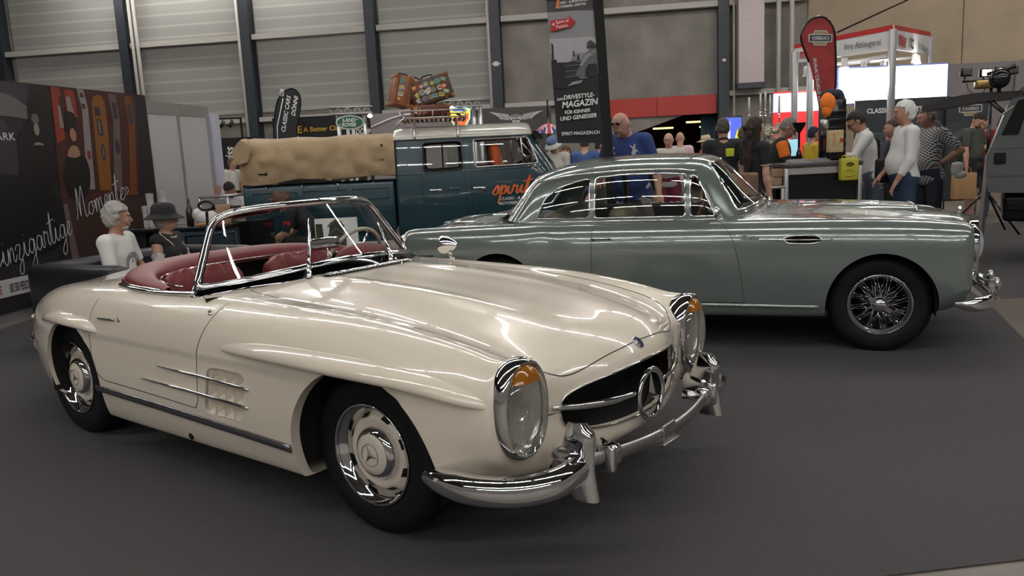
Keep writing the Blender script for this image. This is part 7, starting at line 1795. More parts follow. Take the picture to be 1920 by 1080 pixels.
# spirit flag banner
t = thing('tall_banner', 'tall black magazine banner with a racing car photo, white lettering and red arrow', 'banner', (.70, 7.9, 0), 0)
b = MB(); b.use(mat('flag_black', (.012, .012, .015), .7)); z0, z1 = 1.535, 3.9; lx = lambda z: -.20-.055*(z-1.54)/1.36; rx = lambda z: .235-.055*(z-1.54)/1.36
G = [[Vector((lerp(lx(z), rx(z), q), .014*math.sin(7*q+2.5*z), z+.02*q*(1 if z < 1.6 else 0)*-1)) for q in np.linspace(0, 1, 15)] for z in np.linspace(z0, z1, 30)]
b.grid(G); b.grid([[p+Vector((0, .006, 0)) for p in r] for r in G]); b.build('cloth', None, t)
b = MB(); b.bar((rx(0)+.045, 0, 0), (rx(z1)+.045, 0, z1), .03, .09, up=(1, 0, 0)); b.build('pole_sleeve', mat('sleeve_black', (.006, .006, .007), .8), t); b = MB(); b.lathe([(0, 0), (.22, 0), (.22, .02), (.03, .04), (.03, .10), (0, .1)], 28, Matrix.Translation((.33, 0, 0))); b.build('base', BLACKG, t)
b = MB()
def FP(m, pts, off=.004):   # polygon given in banner coordinates (q 0..1 across, z)
    P = [Vector((lerp(lx(z), rx(z), q), .014*math.sin(7*q+2.5*z)-off-.004, z)) for q, z in pts]; b.use(m); b.add(P, [list(range(len(P)))], False)
gy = [mat('photo_grey_%d' % i, (v, v, v*1.05), .7) for i, v in enumerate((.016, .03, .06, .12, .24, .36))]
def band(z0, z1, m, off, q0=.0, q1=1.0):
    Gq = [[Vector((lerp(lx(z), rx(z), q), .014*math.sin(7*q+2.5*z)-off, z)) for q in np.linspace(q0, q1, 9)] for z in np.linspace(z0, z1, 6)]; b.use(m); b.grid(Gq)
band(2.48, 2.74, gy[4], .003); band(2.36, 2.50, gy[5], .0035); band(2.28, 2.40, gy[4], .003); band(2.12, 2.29, gy[1], .003); band(1.96, 2.13, gy[0], .0028); band(2.74, 2.84, gy[2], .003)
FP(gy[5], [(.02, 2.28), (.03, 2.46), (.5, 2.46), (.52, 2.34), (.38, 2.28)], .006); FP(gy[0], [(0, 2.05), (.0, 2.30), (.10, 2.31), (.24, 2.26), (.34, 2.12), (.30, 2.03)], .010); FP(gy[1], [(.02, 2.3), (.03, 2.46), (.10, 2.44), (.09, 2.38), (.06, 2.3)], .008)
FP(gy[3], [(.50, 2.17), (.62, 2.25), (.70, 2.33), (.86, 2.39), (1.0, 2.40), (1.0, 2.16), (.75, 2.12), (.60, 2.12)], .010); FP(gy[4], [(.60, 2.24), (.72, 2.33), (.95, 2.385), (.97, 2.36), (.80, 2.31), (.66, 2.24)], .012); FP(gy[0], [(.72, 2.14), (.72, 2.20), (.80, 2.25), (.98, 2.255), (.99, 2.15), (.84, 2.13)], .013); FP(gy[2], [(.78, 2.40), (.80, 2.45), (.88, 2.47), (.98, 2.44), (1.0, 2.40)], .010); FP(gy[1], [(.78, 2.395), (.88, 2.43), (1.0, 2.42), (1.0, 2.40)], .012)
for z_ in (2.14, 2.19, 2.24): FP(gy[3], [(.28, z_), (.62, z_+.01), (.62, z_+.018), (.28, z_+.008)], .011)
for q, z_ in ((.22, 2.35), (.36, 2.37), (.46, 2.38), (.56, 2.34)): FP(gy[1], [(q, z_-.05), (q+.06, z_-.05), (q+.05, z_), (q+.01, z_)], .009)
FP(gy[4], [(.30, 2.06), (.60, 2.08), (.66, 2.11), (.44, 2.10)], .009)
b.build('race_photo', None, t)
b = MB(); Mt = lambda q, z: frame((lerp(lx(z), rx(z), q), -.022, z), (1, 0, -.0), (-.04, 0, 1)); b.use(WHITEP)
for s_, q, z_, sz in (('DAS', .06, 1.930, .032), ('DRIVESTYLE-', .20, 1.935, .056), ('MAGAZIN', .15, 1.860, .082), ('F\u00dcR KENNER', .20, 1.800, .045), ('UND GENIESSER', .09, 1.742, .052)): text_mb(b, s_, sz, Mt(q, z_) @ Matrix.Rotation(.06, 4, 'Z'), .025, .2, .002, .92)
text_mb(b, 'SPIRIT-MAGAZIN.CH', .044, Mt(.10, 1.605), .02, 0, .002, .90); text_mb(b, 'CLASSIC - & SPORTSCARS', .030, Mt(.20, 2.80) @ Matrix.Rotation(.08, 4, 'Z'), .02, .2, .002, .85); text_mb(b, 'MOTORBIKES, LIFESTYLE', .030, Mt(.19, 2.765) @ Matrix.Rotation(.08, 4, 'Z'), .02, .2, .002, .85)
b.use(ORANGE); text_script(b, 'spirit', Mt(.06, 2.86) @ Matrix.Rotation(.08, 4, 'Z'), .20, .020); b.build('white_lettering', None, t)
b = MB(); b.use(mat('arrow_red', (.42, .012, .015), .6)); Ma = Mt(.04, 2.56); b.prism([(0, 0), (.17, .035), (.17, .012), (.235, .078), (.17, .135), (.17, .115), (0, .10)], 0, .003, Ma); b.use(WHITEP); text_mb(b, 'Spirit of', .040, Ma @ Matrix.Translation((.05, .068, .004)) @ Matrix.Rotation(.12, 4, 'Z'), .008, 0, .001, .95); text_mb(b, 'Passion', .040, Ma @ Matrix.Translation((.05, .026, .004)) @ Matrix.Rotation(.12, 4, 'Z'), .008, 0, .001, .95)
for P in ([(.012, .060), (.040, .062), (.040, .070), (.012, .068)], [(.022, .050), (.030, .050), (.030, .080), (.022, .080)]): b.add([Ma @ Vector((*p, .005)) for p in P], [(0, 1, 2, 3)], False)
b.build('red_arrow', None, t)
# ---- white booth with red-striped fascia
t = thing('exhibition_booth', 'white exhibition booth with red-striped fascia and lettering at the upper right', 'booth', (0, 0, 0)); RS = mat('stripe_red', (.42, .02, .02), .5); BW_ = mat('booth_white', (.60, .60, .60), .6)
A = Vector((5.25, 15.0, 0)); Bc = Vector((6.30, 13.5, 0)); Cc = Vector((8.95, 17.5, 0))
for nm, P, Q, zt, zb, txt in (('left_fascia', A, Bc, (3.12, 3.19), (2.80, 2.80), 0), ('right_fascia', Bc+Vector((.06, .1, 0)), Cc, (3.20, 3.51), (2.82, 3.06), 1)):
    b = MB(); b.use(BW_); n_ = (Q-P).cross(Vector((0, 0, 1))).normalized()*.04
    def qd(za, zb_, off=0): return [P+Vector((0, 0, za[0]))+n_*off, Q+Vector((0, 0, za[1]))+n_*off, Q+Vector((0, 0, zb_[1]))+n_*off, P+Vector((0, 0, zb_[0]))+n_*off]
    f0 = qd(zt, zb); f1 = [p-n_ for p in f0]; b.add(f0+f1, [(0, 1, 2, 3), (7, 6, 5, 4), (0, 4, 5, 1), (1, 5, 6, 2), (2, 6, 7, 3), (3, 7, 4, 0)], False)
    b.use(RS); zr = (zt[0]-.075, zt[1]-.085); f0 = qd(zt, zr, .1); b.add(f0, [(0, 1, 2, 3)], False); fo = b.build(nm, None, t)
    b = MB(); x_ = (Q-P).normalized(); L_ = (Q-P).length; sg = -1 if n_.y > 0 else 1
    nn = n_ if n_.y < 0 else -n_; 
    zz = lambda s: lerp(zb[0], zb[1], s/L_)
    o = P+nn*.25
    if txt == 0:
        b.use(RS); text_mb(b, 'meier', .24, frame(o+x_*.12+Vector((0, 0, zz(.12)+.06)), x_, (0, 0, 1)), .03, 0, .01, .62); b.use(BLACKG); text_mb(b, '.ratz', .24, frame(o+x_*.50+Vector((0, 0, zz(.5)+.06)), x_, (0, 0, 1)), .03, 0, .01, .62); b.use(mat('grey_ink', (.08, .08, .09), .6)); text_mb(b, 'ihre Ablaugerei', .15, frame(o+x_*.98+Vector((0, 0, zz(1)+.10)), x_, (0, 0, 1)), 0, 0, .01, .72)
    else:
        b.use(RS); text_mb(b, 'meier', .36, frame(o+x_*.45+Vector((0, 0, zz(.5)+.08)), x_, (0, 0, 1)), .03, 0, .01, .98); b.use(BLACKG); text_mb(b, '.ratz', .36, frame(o+x_*1.62+Vector((0, 0, zz(1.5)+.08)), x_, (0, 0, 1)), .03, 0, .01, .85); b.use(mat('grey_ink', (.08, .08, .09), .6)); text_mb(b, 'ihre Ablaugerei', .20, frame(o+x_*2.8+Vector((0, 0, zz(2.9)+.08)), x_, (0, 0, 1)), 0, 0, .01, 1.15)
    b.build('lettering', None, fo)
for P, h in ((A, 3.0), (Bc, 3.12), (Cc, 3.4), (Vector((5.42, 14.7, 0)), 2.8)):
    b = MB(); b.rbox((P.x, P.y, h/2), (.10, .10, h), .02)
    for k in range(4): b.bar((P.x-.035+.023*k, P.y-.055, .02), (P.x-.035+.023*k, P.y-.055, h-.02), .006)
    b.build('post', ALU, t)
b = MB(); b.bar((5.5, 15.2, 2.72), (8.3, 16.8, 2.95), .05); b.bar((5.6, 14.9, 2.70), (6.4, 13.9, 2.75), .04); b.build('light_track', WHITE, t)
for i, (x_, y_, z_, on) in enumerate(((5.45, 14.95, 2.55, 0), (5.86, 14.3, 2.62, 1), (6.75, 15.6, 2.66, 0), (7.25, 15.9, 2.68, 0), (7.85, 15.9, 2.78, 1), (7.95, 16.0, 2.76, 1))):
    b = MB(); b.use(WHITE); b.lathe([(0, .16), (.05, .16), (.055, .05), (.075, 0)], 14, Matrix.Translation((x_, y_, z_))); b.use(SPOT if on else ALU); b.lathe([(0, -.003), (.062, 0)], 14, Matrix.Translation((x_, y_, z_))); b.build('spotlight', None, t)
for i, (p, e) in enumerate((((5.9, 14.6, 2.5), 40), ((7.8, 15.6, 2.6), 50), ((6.9, 14.9, 2.2), 30))):  # unseen point lights without fixtures, added to brighten the booth interior
    l = bpy.data.lights.new('booth_fill_light', 'POINT'); l.energy = e; l.color = (1, .97, .93); l.shadow_soft_size = .15; lo = bpy.data.objects.new('booth_fill_light', l); COL.objects.link(lo); lo.location = p
b = MB(); b.tube([(5.9+.0, 13.9, 2.30), (5.9, 13.9, 2.36)], .035, 8); tag(b.build('bright_bulb', mat('cold_bulb', (1, 1, 1), emit=(.8, .95, 1), estr=30)), 'small cold-white bulb glowing left of the red flag', 'lamp')
b = MB(); b.box((7.02, 15.0, 2.345), (1.92, .10, .61)); lb = tag(b.build('light_box', mat('lightbox_white', (.8, .85, .9), emit=(.82, .92, 1.0), estr=1.25)), 'large glowing blue-white light box above the parts banner', 'light box'); b = MB(); b.box((7.02, 15.02, 2.345), (1.97, .08, .66)); b.build('edge', mat('box_edge', (.15, .2, .45), .5), lb)
b = MB(); b.use(mat('lit_wall_white', (.6, .62, .75), emit=(.62, .66, .95), estr=.75)); b.box((5.40, 15.3, 2.12), (.86, .05, .34)); b.use(mat('lit_wall_red', (.5, .02, .02), emit=(.8, .03, .03), estr=.65)); b.box((5.40, 15.3, 1.40), (.86, .05, 1.10)); b.box((5.40, 15.3, 2.305), (.86, .05, .03)); tag(b.build('red_white_wall', None), 'stand wall, white above and red below, behind the candles', 'stand wall')  # slightly lit look of this wall put into its emission
b = MB(); b.box((8.65, 15.05, 1.6), (1.3, .08, 2.1)); b.box((9.7, 14.9, 1.6), (1.0, .08, 2.1)); tag(b.build('grey_stand_wall', mat('stand_grey', (.20, .18, .185), .8)), 'plain grey stand wall right of the light box', 'stand wall')
# parts banner with a wheel photo
t = thing('parts_banner', 'dark banner with a car wheel photo and white lettering behind the white-shirted men', 'banner', (6.88, 14.3, 0)); b = MB(); b.box((0, .02, 1.15), (1.60, .03, 1.78)); b.build('cloth', mat('slate_print', (.030, .036, .042), .6), t)
b = MB(); Mp = frame((0, 0, 0), (1, 0, 0), (0, 0, 1)); b.use(WHITEP); text_mb(b, 'CLASSIC VW PARTS', .115, Mp @ Matrix.Translation((-.62, 1.83, 0)), .03, 0, .003, .95); b.build('lettering', None, t)
b = MB(); g1 = mat('print_steel', (.09, .10, .11), .5); g2 = mat('print_steel_dark', (.045, .05, .055), .5)
for cx_, cz_, r_ in ((.30, 1.25, .52), (-.45, 1.1, .40)):
    for q in (1, .93, .62, .55, .2): shape(b, g1 if q in (1, .62, .2) else g2, ellpts(cx_, cz_, r_*q, r_*q, 36), Mp, .004-.002*q)
shape(b, g1, [(-.8, .55), (.8, .62), (.8, .58), (-.8, .50)], Mp, .005); b.build('wheel_photo', None, t); b = MB(); b.tube([(-.82, .02, 2.045), (.82, .02, 2.045)], .012, 6); b.tube([(-.8, .05, 0), (-.8, .05, 2.04)], .015, 6); b.tube([(.8, .05, 0), (.8, .05, 2.04)], .015, 6); b.build('stand', BLACKG, t)
def cagero(b, M, s, mir=False):
    if mir: M = M @ Matrix.Diagonal((-1, 1, 1, 1))
    sl = mat('logo_silver', (.42, .42, .42), .5); dkk = mat('logo_dark', (.03, .03, .035), .5); gd = mat('logo_gold', (.30, .24, .10), .5)
    shape(b, sl, [(p[0]*s, p[1]*s) for p in [(-1, -.30), (-1, .30), (-.62, .36), (-.50, .62), (.50, .62), (.62, .36), (1, .30), (1, -.30), (.62, -.36), (.50, -.62), (-.50, -.62), (-.62, -.36)]], M, .001)
    shape(b, gd, [(p[0]*s, p[1]*s) for p in [(-.56, .34), (-.45, .54), (.45, .54), (.56, .34)]], M, .003); shape(b, gd, [(p[0]*s, p[1]*s) for p in [(-.56, -.34), (.56, -.34), (.45, -.54), (-.45, -.54)]], M, .003)
    shape(b, dkk, [(p[0]*s, p[1]*s) for p in [(-.9, -.24), (-.9, .24), (.9, .24), (.9, -.24)]], M, .003); b.use(sl); text_mb(b, 'CAGERO', .36*s, M @ Matrix.Translation((-.74*s, -.13*s, 0)), .04, 0, .005, 1.0)
t = thing('logo_banner', 'dark banner with a silver plate-shaped logo and a car photo behind the man in grey', 'banner', (7.98, 14.2, 0)); b = MB(); b.box((0, .02, 1.15), (.78, .03, 1.78)); b.build('cloth', mat('slate_print', (.030, .036, .042), .6), t)
b = MB(); shape(b, g2, [(-.39, .3), (-.39, 1.55), (-.1, 1.66), (.39, 1.45), (.39, .3)], Mp, .001); shape(b, g1, spl([(-.36, 1.3), (-.1, 1.5), (.2, 1.45), (.37, 1.2), (.3, 1.1), (-.1, 1.35), (-.36, 1.2)], 4), Mp, .002)
for q in (.27, .24, .14, .11): shape(b, g1 if q in (.27, .14) else g2, ellpts(-.08, .98, q, q*1.15, 32), Mp, .006-.012*q)
b.build('car_photo', None, t); b = MB(); cagero(b, Mp @ Matrix.Translation((.02, 1.83, 0)), .20); b.build('plate_logo', None, t)
# red feather flag seen from behind
t = thing('red_feather_flag', 'tall red teardrop flag with a mirrored plate logo beside the white booth', 'flag', (3.90, 9.98, -.04)); t.scale = (1.055, 1.055, 1.055); L = spl([(-.02, 0, 1.30), (-.10, 0, 1.75), (-.20, 0, 2.2), (-.31, 0, 2.50), (-.30, 0, 2.62), (-.20, 0, 2.74), (-.05, 0, 2.75), (.05, 0, 2.62), (.075, 0, 2.4), (.085, 0, 2.0), (.07, 0, 1.30)], 5)
b = MB(); c_ = Vector((-.08, 0, 2.2)); b.add([Vector(p) for p in L], [list(range(len(L)))], False); b.add([Vector(p)+Vector((0, .006, 0)) for p in L], [list(range(len(L)))], False); b.build('cloth', mat('flag_red', (.26, .018, .018), .6, noise=.2, nscale=6), t)
b = MB(); b.tube([Vector((.09, 0, 0))]+[Vector(p) for p in L[::-1][2:40]], .012, 6); b.build('pole', BLACKG, t)
b = MB(); cagero(b, frame((-.10, -.004, 2.53), (1, 0, -.05), (.05, 0, 1)), .135, True); b.use(mat('logo_silver', (.42, .42, .42), .5)); text_mb(b, 'www.cagero.com', .085, frame((-.035, -.006, 1.55), (-.14, 0, 1), (-1, 0, -.14)) @ Matrix.Translation((.78, 0, 0)) @ Matrix.Diagonal((-1, 1, 1, 1)), .02, 0, .002, .95); b.build('mirrored_logo', None, t)
b = MB(); b.lathe([(0, 0), (.2, 0), (.2, .02), (0, .05)], 24, Matrix.Translation((.09, 0, 0))); b.build('base', BLACKG, t)
# counter
t = thing('counter', 'aluminium-framed counter with black panels behind the coupe bonnet', 'counter', (3.60, 9.55, 0))
b = MB(); b.rbox((0, 0, 1.165), (.90, .50, .05), .01); b.build('counter_top', mat('counter_dark', (.05, .05, .055), .35), t)
for sx in (-1, 1):
    for sy in (-1, 1): b = MB(); b.rbox((sx*.42, sy*.22, .57), (.05, .05, 1.14), .008); b.build('post', ALU, t)
b = MB(); b.box((0, -.22, 1.10), (.84, .03, .07)); b.build('front_rail', ALU, t); b = MB(); b.box((0, -.20, .56), (.80, .01, 1.0)); b.box((0, .2, .56), (.80, .01, 1.0)); b.build('black_panel', BLACKG, t)
t = thing('low_table', 'low grey metal table with papers left of the black counter', 'table', (3.0, 9.50, 0)); b = MB(); b.rbox((0, 0, .93), (.36, .4, .03), .005); b.build('table_top', ALU, t)
for sx in (-1, 1): b = MB(); b.rbox((sx*.14, -.17, .46), (.04, .04, .92), .006); b.rbox((sx*.14, .17, .46), (.04, .04, .92), .006); b.build('leg', ALU, t)
CB = mat('cardboard', (.32, .21, .12), .85)
for i, (x_, z_, s_, l) in enumerate(((3.10, .995, .10, 'lower cardboard box on the low grey table'), (3.12, 1.09, .09, 'upper cardboard box of the little stack on the low grey table'))): b = MB(); b.rbox((x_, 9.42, z_), (s_, .12, .09), .004); tag(b.build('cardboard_box', CB), l, 'box')
b = MB()
b.rbox((2.93, 9.42, .955), (.16, .2, .015), .002); tag(b.build('papers', WHITE), 'stack of white papers on the low grey table', 'papers')
for i, (x_, w_, l) in enumerate(((3.35, .22, 'left pile of magazines on the counter top'), (3.62, .16, 'right pile of magazines on the counter top'))): b = MB(); b.rbox((x_, 9.45, 1.205), (w_, .16, .03), .003); b.rbox((x_+.01, 9.45, 1.227), (w_*.92, .15, .012), .003, rz=.1); tag(b.build('magazine_pile', mat('pale_paper', (.30, .30, .30), .6)), l, 'magazines')
# vase with lilies
t = thing('flower_vase', 'green glass vase with white lilies on the low table by the candles', 'vase', (3.45, 10.62, 0))
b = MB(); b.lathe([(0, 1.02), (.06, 1.02), (.065, 1.1), (.05, 1.24), (.055, 1.36), (.06, 1.37)], 24); b.build('vase', mat('green_glass', (.01, .08, .03), .1), t); b = MB(); rn = random.Random(3)
for _ in range(26): a = rn.uniform(0, 2*PI); r = rn.uniform(.04, .16); z_ = rn.uniform(1.38, 1.58); b.add([Vector((r*math.cos(a)+p[0], r*math.sin(a)+p[1], z_+p[2])) for p in ((-.03, 0, 0), (0, .02, .03), (.045, 0, .01), (0, -.02, -.01))], [(0, 1, 2, 3)], True)
b.build('leaves', mat('leaf_green', (.03, .07, .02), .5), t); b = MB()
for _ in range(9):
    a = rn.uniform(0, 2*PI); r = rn.uniform(.02, .15); c_ = Vector((r*math.cos(a), r*math.sin(a)-.03, rn.uniform(1.46, 1.64)))
    for k in range(6): q = 2*PI*k/6; d = Vector((math.cos(q), -.35, math.sin(q))); sd = Vector((-math.sin(q), 0, math.cos(q)))*.012; b.add([c_, c_+d*.03+sd, c_+d*.055, c_+d*.03-sd], [(0, 1, 2, 3)], True)
b.build('lily_blooms', mat('lily_white', (.62, .60, .52), .5), t)
b = MB(); b.box((3.40, 10.68, .5), (.42, .26, 1.0)); tag(b.build('pedestal', BLACKG), 'black pedestal under the flower vase and candelabra', 'pedestal')
t = thing('candelabra', 'silver candelabra with tall white candles right of the long-haired woman', 'candelabra', (3.38, 10.72, .0)); t.scale = (1.05, 1.05, 1.02); b = MB(); b.lathe([(0, 1.0), (.06, 1.0), (.02, 1.04), (.012, 1.3), (.02, 1.5), (.012, 1.72), (.03, 1.74), (0, 1.75)], 16)
CND = ((-.20, 1.74), (-.06, 1.78), (0, 1.80), (.06, 1.76), (.17, 1.74))
for dx, z_ in CND: b.tube(spl([(0, 0, 1.50), (dx*.6, 0, 1.50), (dx, 0, 1.60), (dx, 0, z_)], 4), .008, 6); b.lathe([(0, 0), (.028, .005), (.03, .012), (.012, .014), (.014, .03)], 12, Matrix.Translation((dx, 0, z_)))
b.build('arms', CHROME, t)
for dx, z_ in CND: b = MB(); b.tube([(dx, 0, z_+.02), (dx, 0, z_+.24)], .012, 8); b.build('candle', mat('candle_wax', (.55, .52, .48), .5), t)
# blue screen
t = thing('display_screen', 'upright blue display screen with yellow and white graphics left of the curly-haired woman', 'screen', (3.88, 14.0, 0)); b = MB(); b.rbox((0, .03, 1.65), (.30, .04, .48), .01); b.tube([(0, .04, 0), (0, .04, 1.45)], .03, 8); b.build('case', BLACKG, t)
b = MB(); b.use(mat('screen_blue', (.05, .08, .5), emit=(.10, .16, .75), estr=.9)); b.box((0, 0, 1.65), (.26, .01, .42)); b.use(mat('screen_yellow', (.6, .6, .05), emit=(.6, .65, .08), estr=.8)); b.add([(.0, -.008, 1.46), (.12, -.008, 1.46), (.12, -.008, 1.72), (.05, -.008, 1.64)], [(0, 1, 2, 3)], False); b.use(mat('screen_white', (.6, .6, .7), emit=(.6, .65, .8), estr=.8)); b.add([(-.12, -.008, 1.46), (-.06, -.008, 1.46), (-.06, -.008, 1.80), (-.10, -.008, 1.80)], [(0, 1, 2, 3)], False); b.build('picture', None, t)
b = MB(); b.rbox((4.85, 14.0, 1.30), (.24, .1, .30), .01); sc_ = tag(b.build('small_monitor', mat('screen_cyan', (.25, .5, .6), emit=(.30, .55, .65), estr=.8)), 'small pale cyan monitor glowing behind the lilies', 'screen'); b = MB(); b.box((4.85, 14.05, .6), (.5, .3, 1.15)); tag(b.build('monitor_stand', BLACKG), 'dark stand under the small cyan monitor', 'stand')
# jerry can, crate, machine with jersey
t = thing('jerry_can', 'yellow jerry can hung on the counter end', 'can', (3.86, 9.255, 1.10)); YL = mat('can_yellow', (.42, .40, .03), .45); b = MB(); b.rbox((0, 0, 0), (.20, .09, .25), .018); b.build('body', YL, t)
b = MB()
for sx in (-.05, 0, .05): b.tube(spl([(sx-.02, 0, .125), (sx-.02, 0, .15), (sx+.02, 0, .15), (sx+.02, 0, .125)], 3), .006, 5)
b.build('handle', YL, t); b = MB(); Mj = frame((0, -.047, 0), (1, 0, 0), (0, 0, 1)); shape(b, BLACK, [(p[0], p[1]) for p in ellpts(0, .055, .045, .022, 16)], Mj, .001); b.use(YL); text_mb(b, 'CACERO', .020, Mj @ Matrix.Translation((-.036, .047, 0)), .02, 0, .003, .8); b.use(BLACK); b.tube([Mj @ Vector(p) for p in ((-.05, -.02, .002), (0, -.01, .002), (.05, -.03, .002))], .002, 4); b.use(BLACK); b.tube([Mj @ Vector(p) for p in ((-.05, -.08, .002), (0, -.085, .002), (.06, -.07, .002))], .002, 4); b.build('print', None, t)
t = thing('wooden_crate', 'pale wooden box with red print standing beside the black machine', 'crate', (3.70, 9.25, 1.42)); b = MB(); b.rbox((0, 0, 0), (.155, .10, .245), .006); b.build('box', mat('pale_pine', (.48, .36, .20), .6, noise=.15, nscale=20), t)
b = MB(); Mc = frame((0, -.051, 0), (1, 0, 0), (0, 0, 1)); shape(b, mat('crate_red', (.35, .03, .02)), [(.035, -.03), (.055, -.005), (.075, -.03), (.075, .03), (.035, .03)][::-1], Mc, .001)
for z_ in (-.06, -.03, 0, .03, .06, .08): shape(b, mat('crate_red', (.35, .03, .02)), [(-.04, z_), (-.028, z_), (-.028, z_+.015), (-.04, z_+.015)], Mc, .001)
b.build('red_print', None, t)
t = thing('black_machine', 'tall black appliance on the counter with an orange jersey draped over it', 'machine', (3.74, 9.52, 1.19)); b = MB(); b.rbox((.03, 0, .36), (.22, .30, .70), .03)
for k in range(6): b.rbox((.03, -.155, .10+k*.09), (.20, .02, .05), .008)
b.build('body', BLACKG, t); b = MB(); b.lathe([(.05, .0), (.05, .16), (.04, .18)], 18, Matrix.Translation((-.10, -.12, .30)), cap=True); b.build('metal_canister', CHROME2, t)
b = MB(); b.ell((-.06, -.10, .66), (.085, .09, .12)); b.ell((-.075, -.12, .58), (.06, .06, .08)); b.build('orange_jersey', mat('orange_cloth', (.80, .19, .02), .9), t); b = MB(); b.ell((.00, -.04, .745), (.12, .12, .075)); b.ell((.08, -.05, .66), (.07, .10, .15)); b.ell((.10, -.06, .52), (.06, .09, .12)); b.build('dark_jacket', NAVY, t)
b = MB(); b.lathe([(0, 0), (.03, .0), (.028, .10), (.012, .16), (.012, .34), (.06, .42), (.07, .46)], 16, Matrix.Translation((3.42, 9.6, 1.19)), sx=1.1); tag(b.build('grinder_funnel', BLACKG), 'black funnel-topped grinder standing on the counter left of the machine', 'grinder')
# floodlight tripod
t = thing('floodlight_stand', 'black tripod stand with a crossbar of four small floodlights, one lit', 'light stand', (6.75, 11.5, 0)); b = MB(); b.tube([(0, 0, .25), (0, 0, 2.15)], .022, 8); b.tube([(-.40, 0, 2.13), (.25, 0, 2.15)], .014, 6)
b.build('pole', BLACKG, t)
for a in (2.6, 5.2, .6): b = MB(); b.tube([(0, 0, .62), (.55*math.cos(a), .45*math.sin(a), .02)], .016, 6); b.build('leg', BLACKG, t)
for i, dx in enumerate((-.38, -.12, .08, .25)):
    b = MB(); b.rbox((dx, -.05, 2.25 if i != 1 else 2.23), (.15, .07, .11), .015); b.tube([(dx, 0, 2.14), (dx, -.02, 2.2)], .01, 5); fl = b.build('floodlight', BLACKG, t); b = MB(); b.rbox((dx, -.09, 2.25 if i != 1 else 2.23), (.12, .012, .08), .01); b.build('lens', mat('warm_flood', (1, .8, .5), emit=(1, .78, .42), estr=18) if i == 1 else mat('dark_lens', (.08, .08, .08), .2), fl)
b = MB(); b.rbox((-.10, -.02, 2.08), (.26, .12, .12), .03); b.tube(spl([(-.36, 0, 2.18), (-.30, 0, 2.0), (-.15, 0, 1.96), (-.05, 0, 2.05)], 5), .008, 5); b.build('gold_bracket', mat('brass', (.30, .20, .08), .3, metal=.8), t)
# slanted support post and rods in front
b = MB(); b.bar((6.05, 10.4, 0), (6.12, 10.4, 1.15), .09, .04); b.bar((6.12, 10.4, 1.15), (6.35, 10.4, 1.32), .03, .02); tag(b.build('signpost', ALU), 'grey metal post standing on the dark mat in front of the paper bag', 'post')
# off-road vehicle at the right edge
t = thing('offroad_vehicle', 'grey off-road vehicle with its black bonnet propped open at the right edge', 'car', (5.15, 8.75, 0), -.53); GM = mat('gunmetal', (.075, .08, .082), .45)
b = MB(); Mx = frame((0, 0, 0), (1, 0, 0), (0, 0, 1)); pr = [(.0, .80), (-.03, 1.15), (.16, 1.74), (.27, 1.90), (2.3, 1.95), (2.3, .75)]; b.prism(round_poly(pr, .05), -1.6, 0, Mx); b.build('body', GM, t)
b = MB(); b.rbox((.10, -.005, 1.16), (.11, .02, .12), .01); b.build('square_recess', BLACK, t); b = MB(); b.prism(round_poly([(.10, 1.40), (.24, 1.76), (.34, 1.76), (.26, 1.40)], .02), 0, .006, Mx); b.build('dark_recess', BLACK, t)
b = MB(); b.box((.8, -.004, 1.27), (1.6, .012, .012)); b.box((.8, -.004, .98), (1.6, .012, .012)); b.build('crease', GM, t)
for yy in (.2, 1.4): wheel(t, 'wheel', (.95, yy-.05, .36), -1 if yy < 1 else 1, 'van', R=.36, hub_m=GM)
b = MB(); b.rbox((1.1, .8, .62), (1.9, 1.3, .3), .05); b.build('chassis', BLACKG, t)
b = MB(); P = spl([(-.66, 0, 1.75), (-.42, 0, 1.82), (-.15, 0, 1.855), (.30, 0, 1.85)], 6); G = [[Vector((p[0]+.12*y_*0, y_, p[2])) for y_ in np.linspace(0, .85, 5)] for p in P]; b.grid(G); b.grid([[p-Vector((0, 0, .05+.05*math.sin(PI*i/len(G)))) for p in r] for i, r in enumerate(G)]); b.grid([[G[i][0], G[i][0]-Vector((0, 0, .05+.05*math.sin(PI*i/len(G))))] for i in range(len(G))]); b.add([G[0][0], G[0][-1], G[0][-1]-Vector((0, 0, .05)), G[0][0]-Vector((0, 0, .05))], [(0, 1, 2, 3)], False); b.build('bonnet', mat('satin_black', (.015, .014, .014), .35), t)
b = MB(); b.tube([(-.05, .02, 1.78), (.12, .02, 1.62)], .012, 6); b.tube([(-.02, .1, 1.80), (.15, .1, 1.62)], .008, 6); b.build('bonnet_strut', BLACKG, t)
b = MB(); b.lathe([(0, 0), (.09, 0), (.10, .06), (.06, .10), (0, .10)], 20, Matrix.Translation((.06, -.06, 1.98)) @ Matrix.Rotation(PI/2, 4, 'X')); b.tube([(.06, 0, 1.85), (.06, 0, 1.92)], .02, 6); b.build('roof_lamp', BLACKG, t); b = MB(); b.tube([(-.06, -.02, 2.04+.0), (.2, -.02, 2.10)], .02, 6); b.build('roof_rod', BLACKG, t)
b = MB(); b.tube([(.06, -.0, 1.50), (.10, -.02, 1.62), (.2, -.02, 1.70)], .008, 6); b.lathe([(.06, 0), (.06, .01)], 20, Matrix.Translation((.07, -.0, 1.58)) @ Matrix.Rotation(PI/2, 4, 'X')); b.build('side_fitting', CHROME2, t)
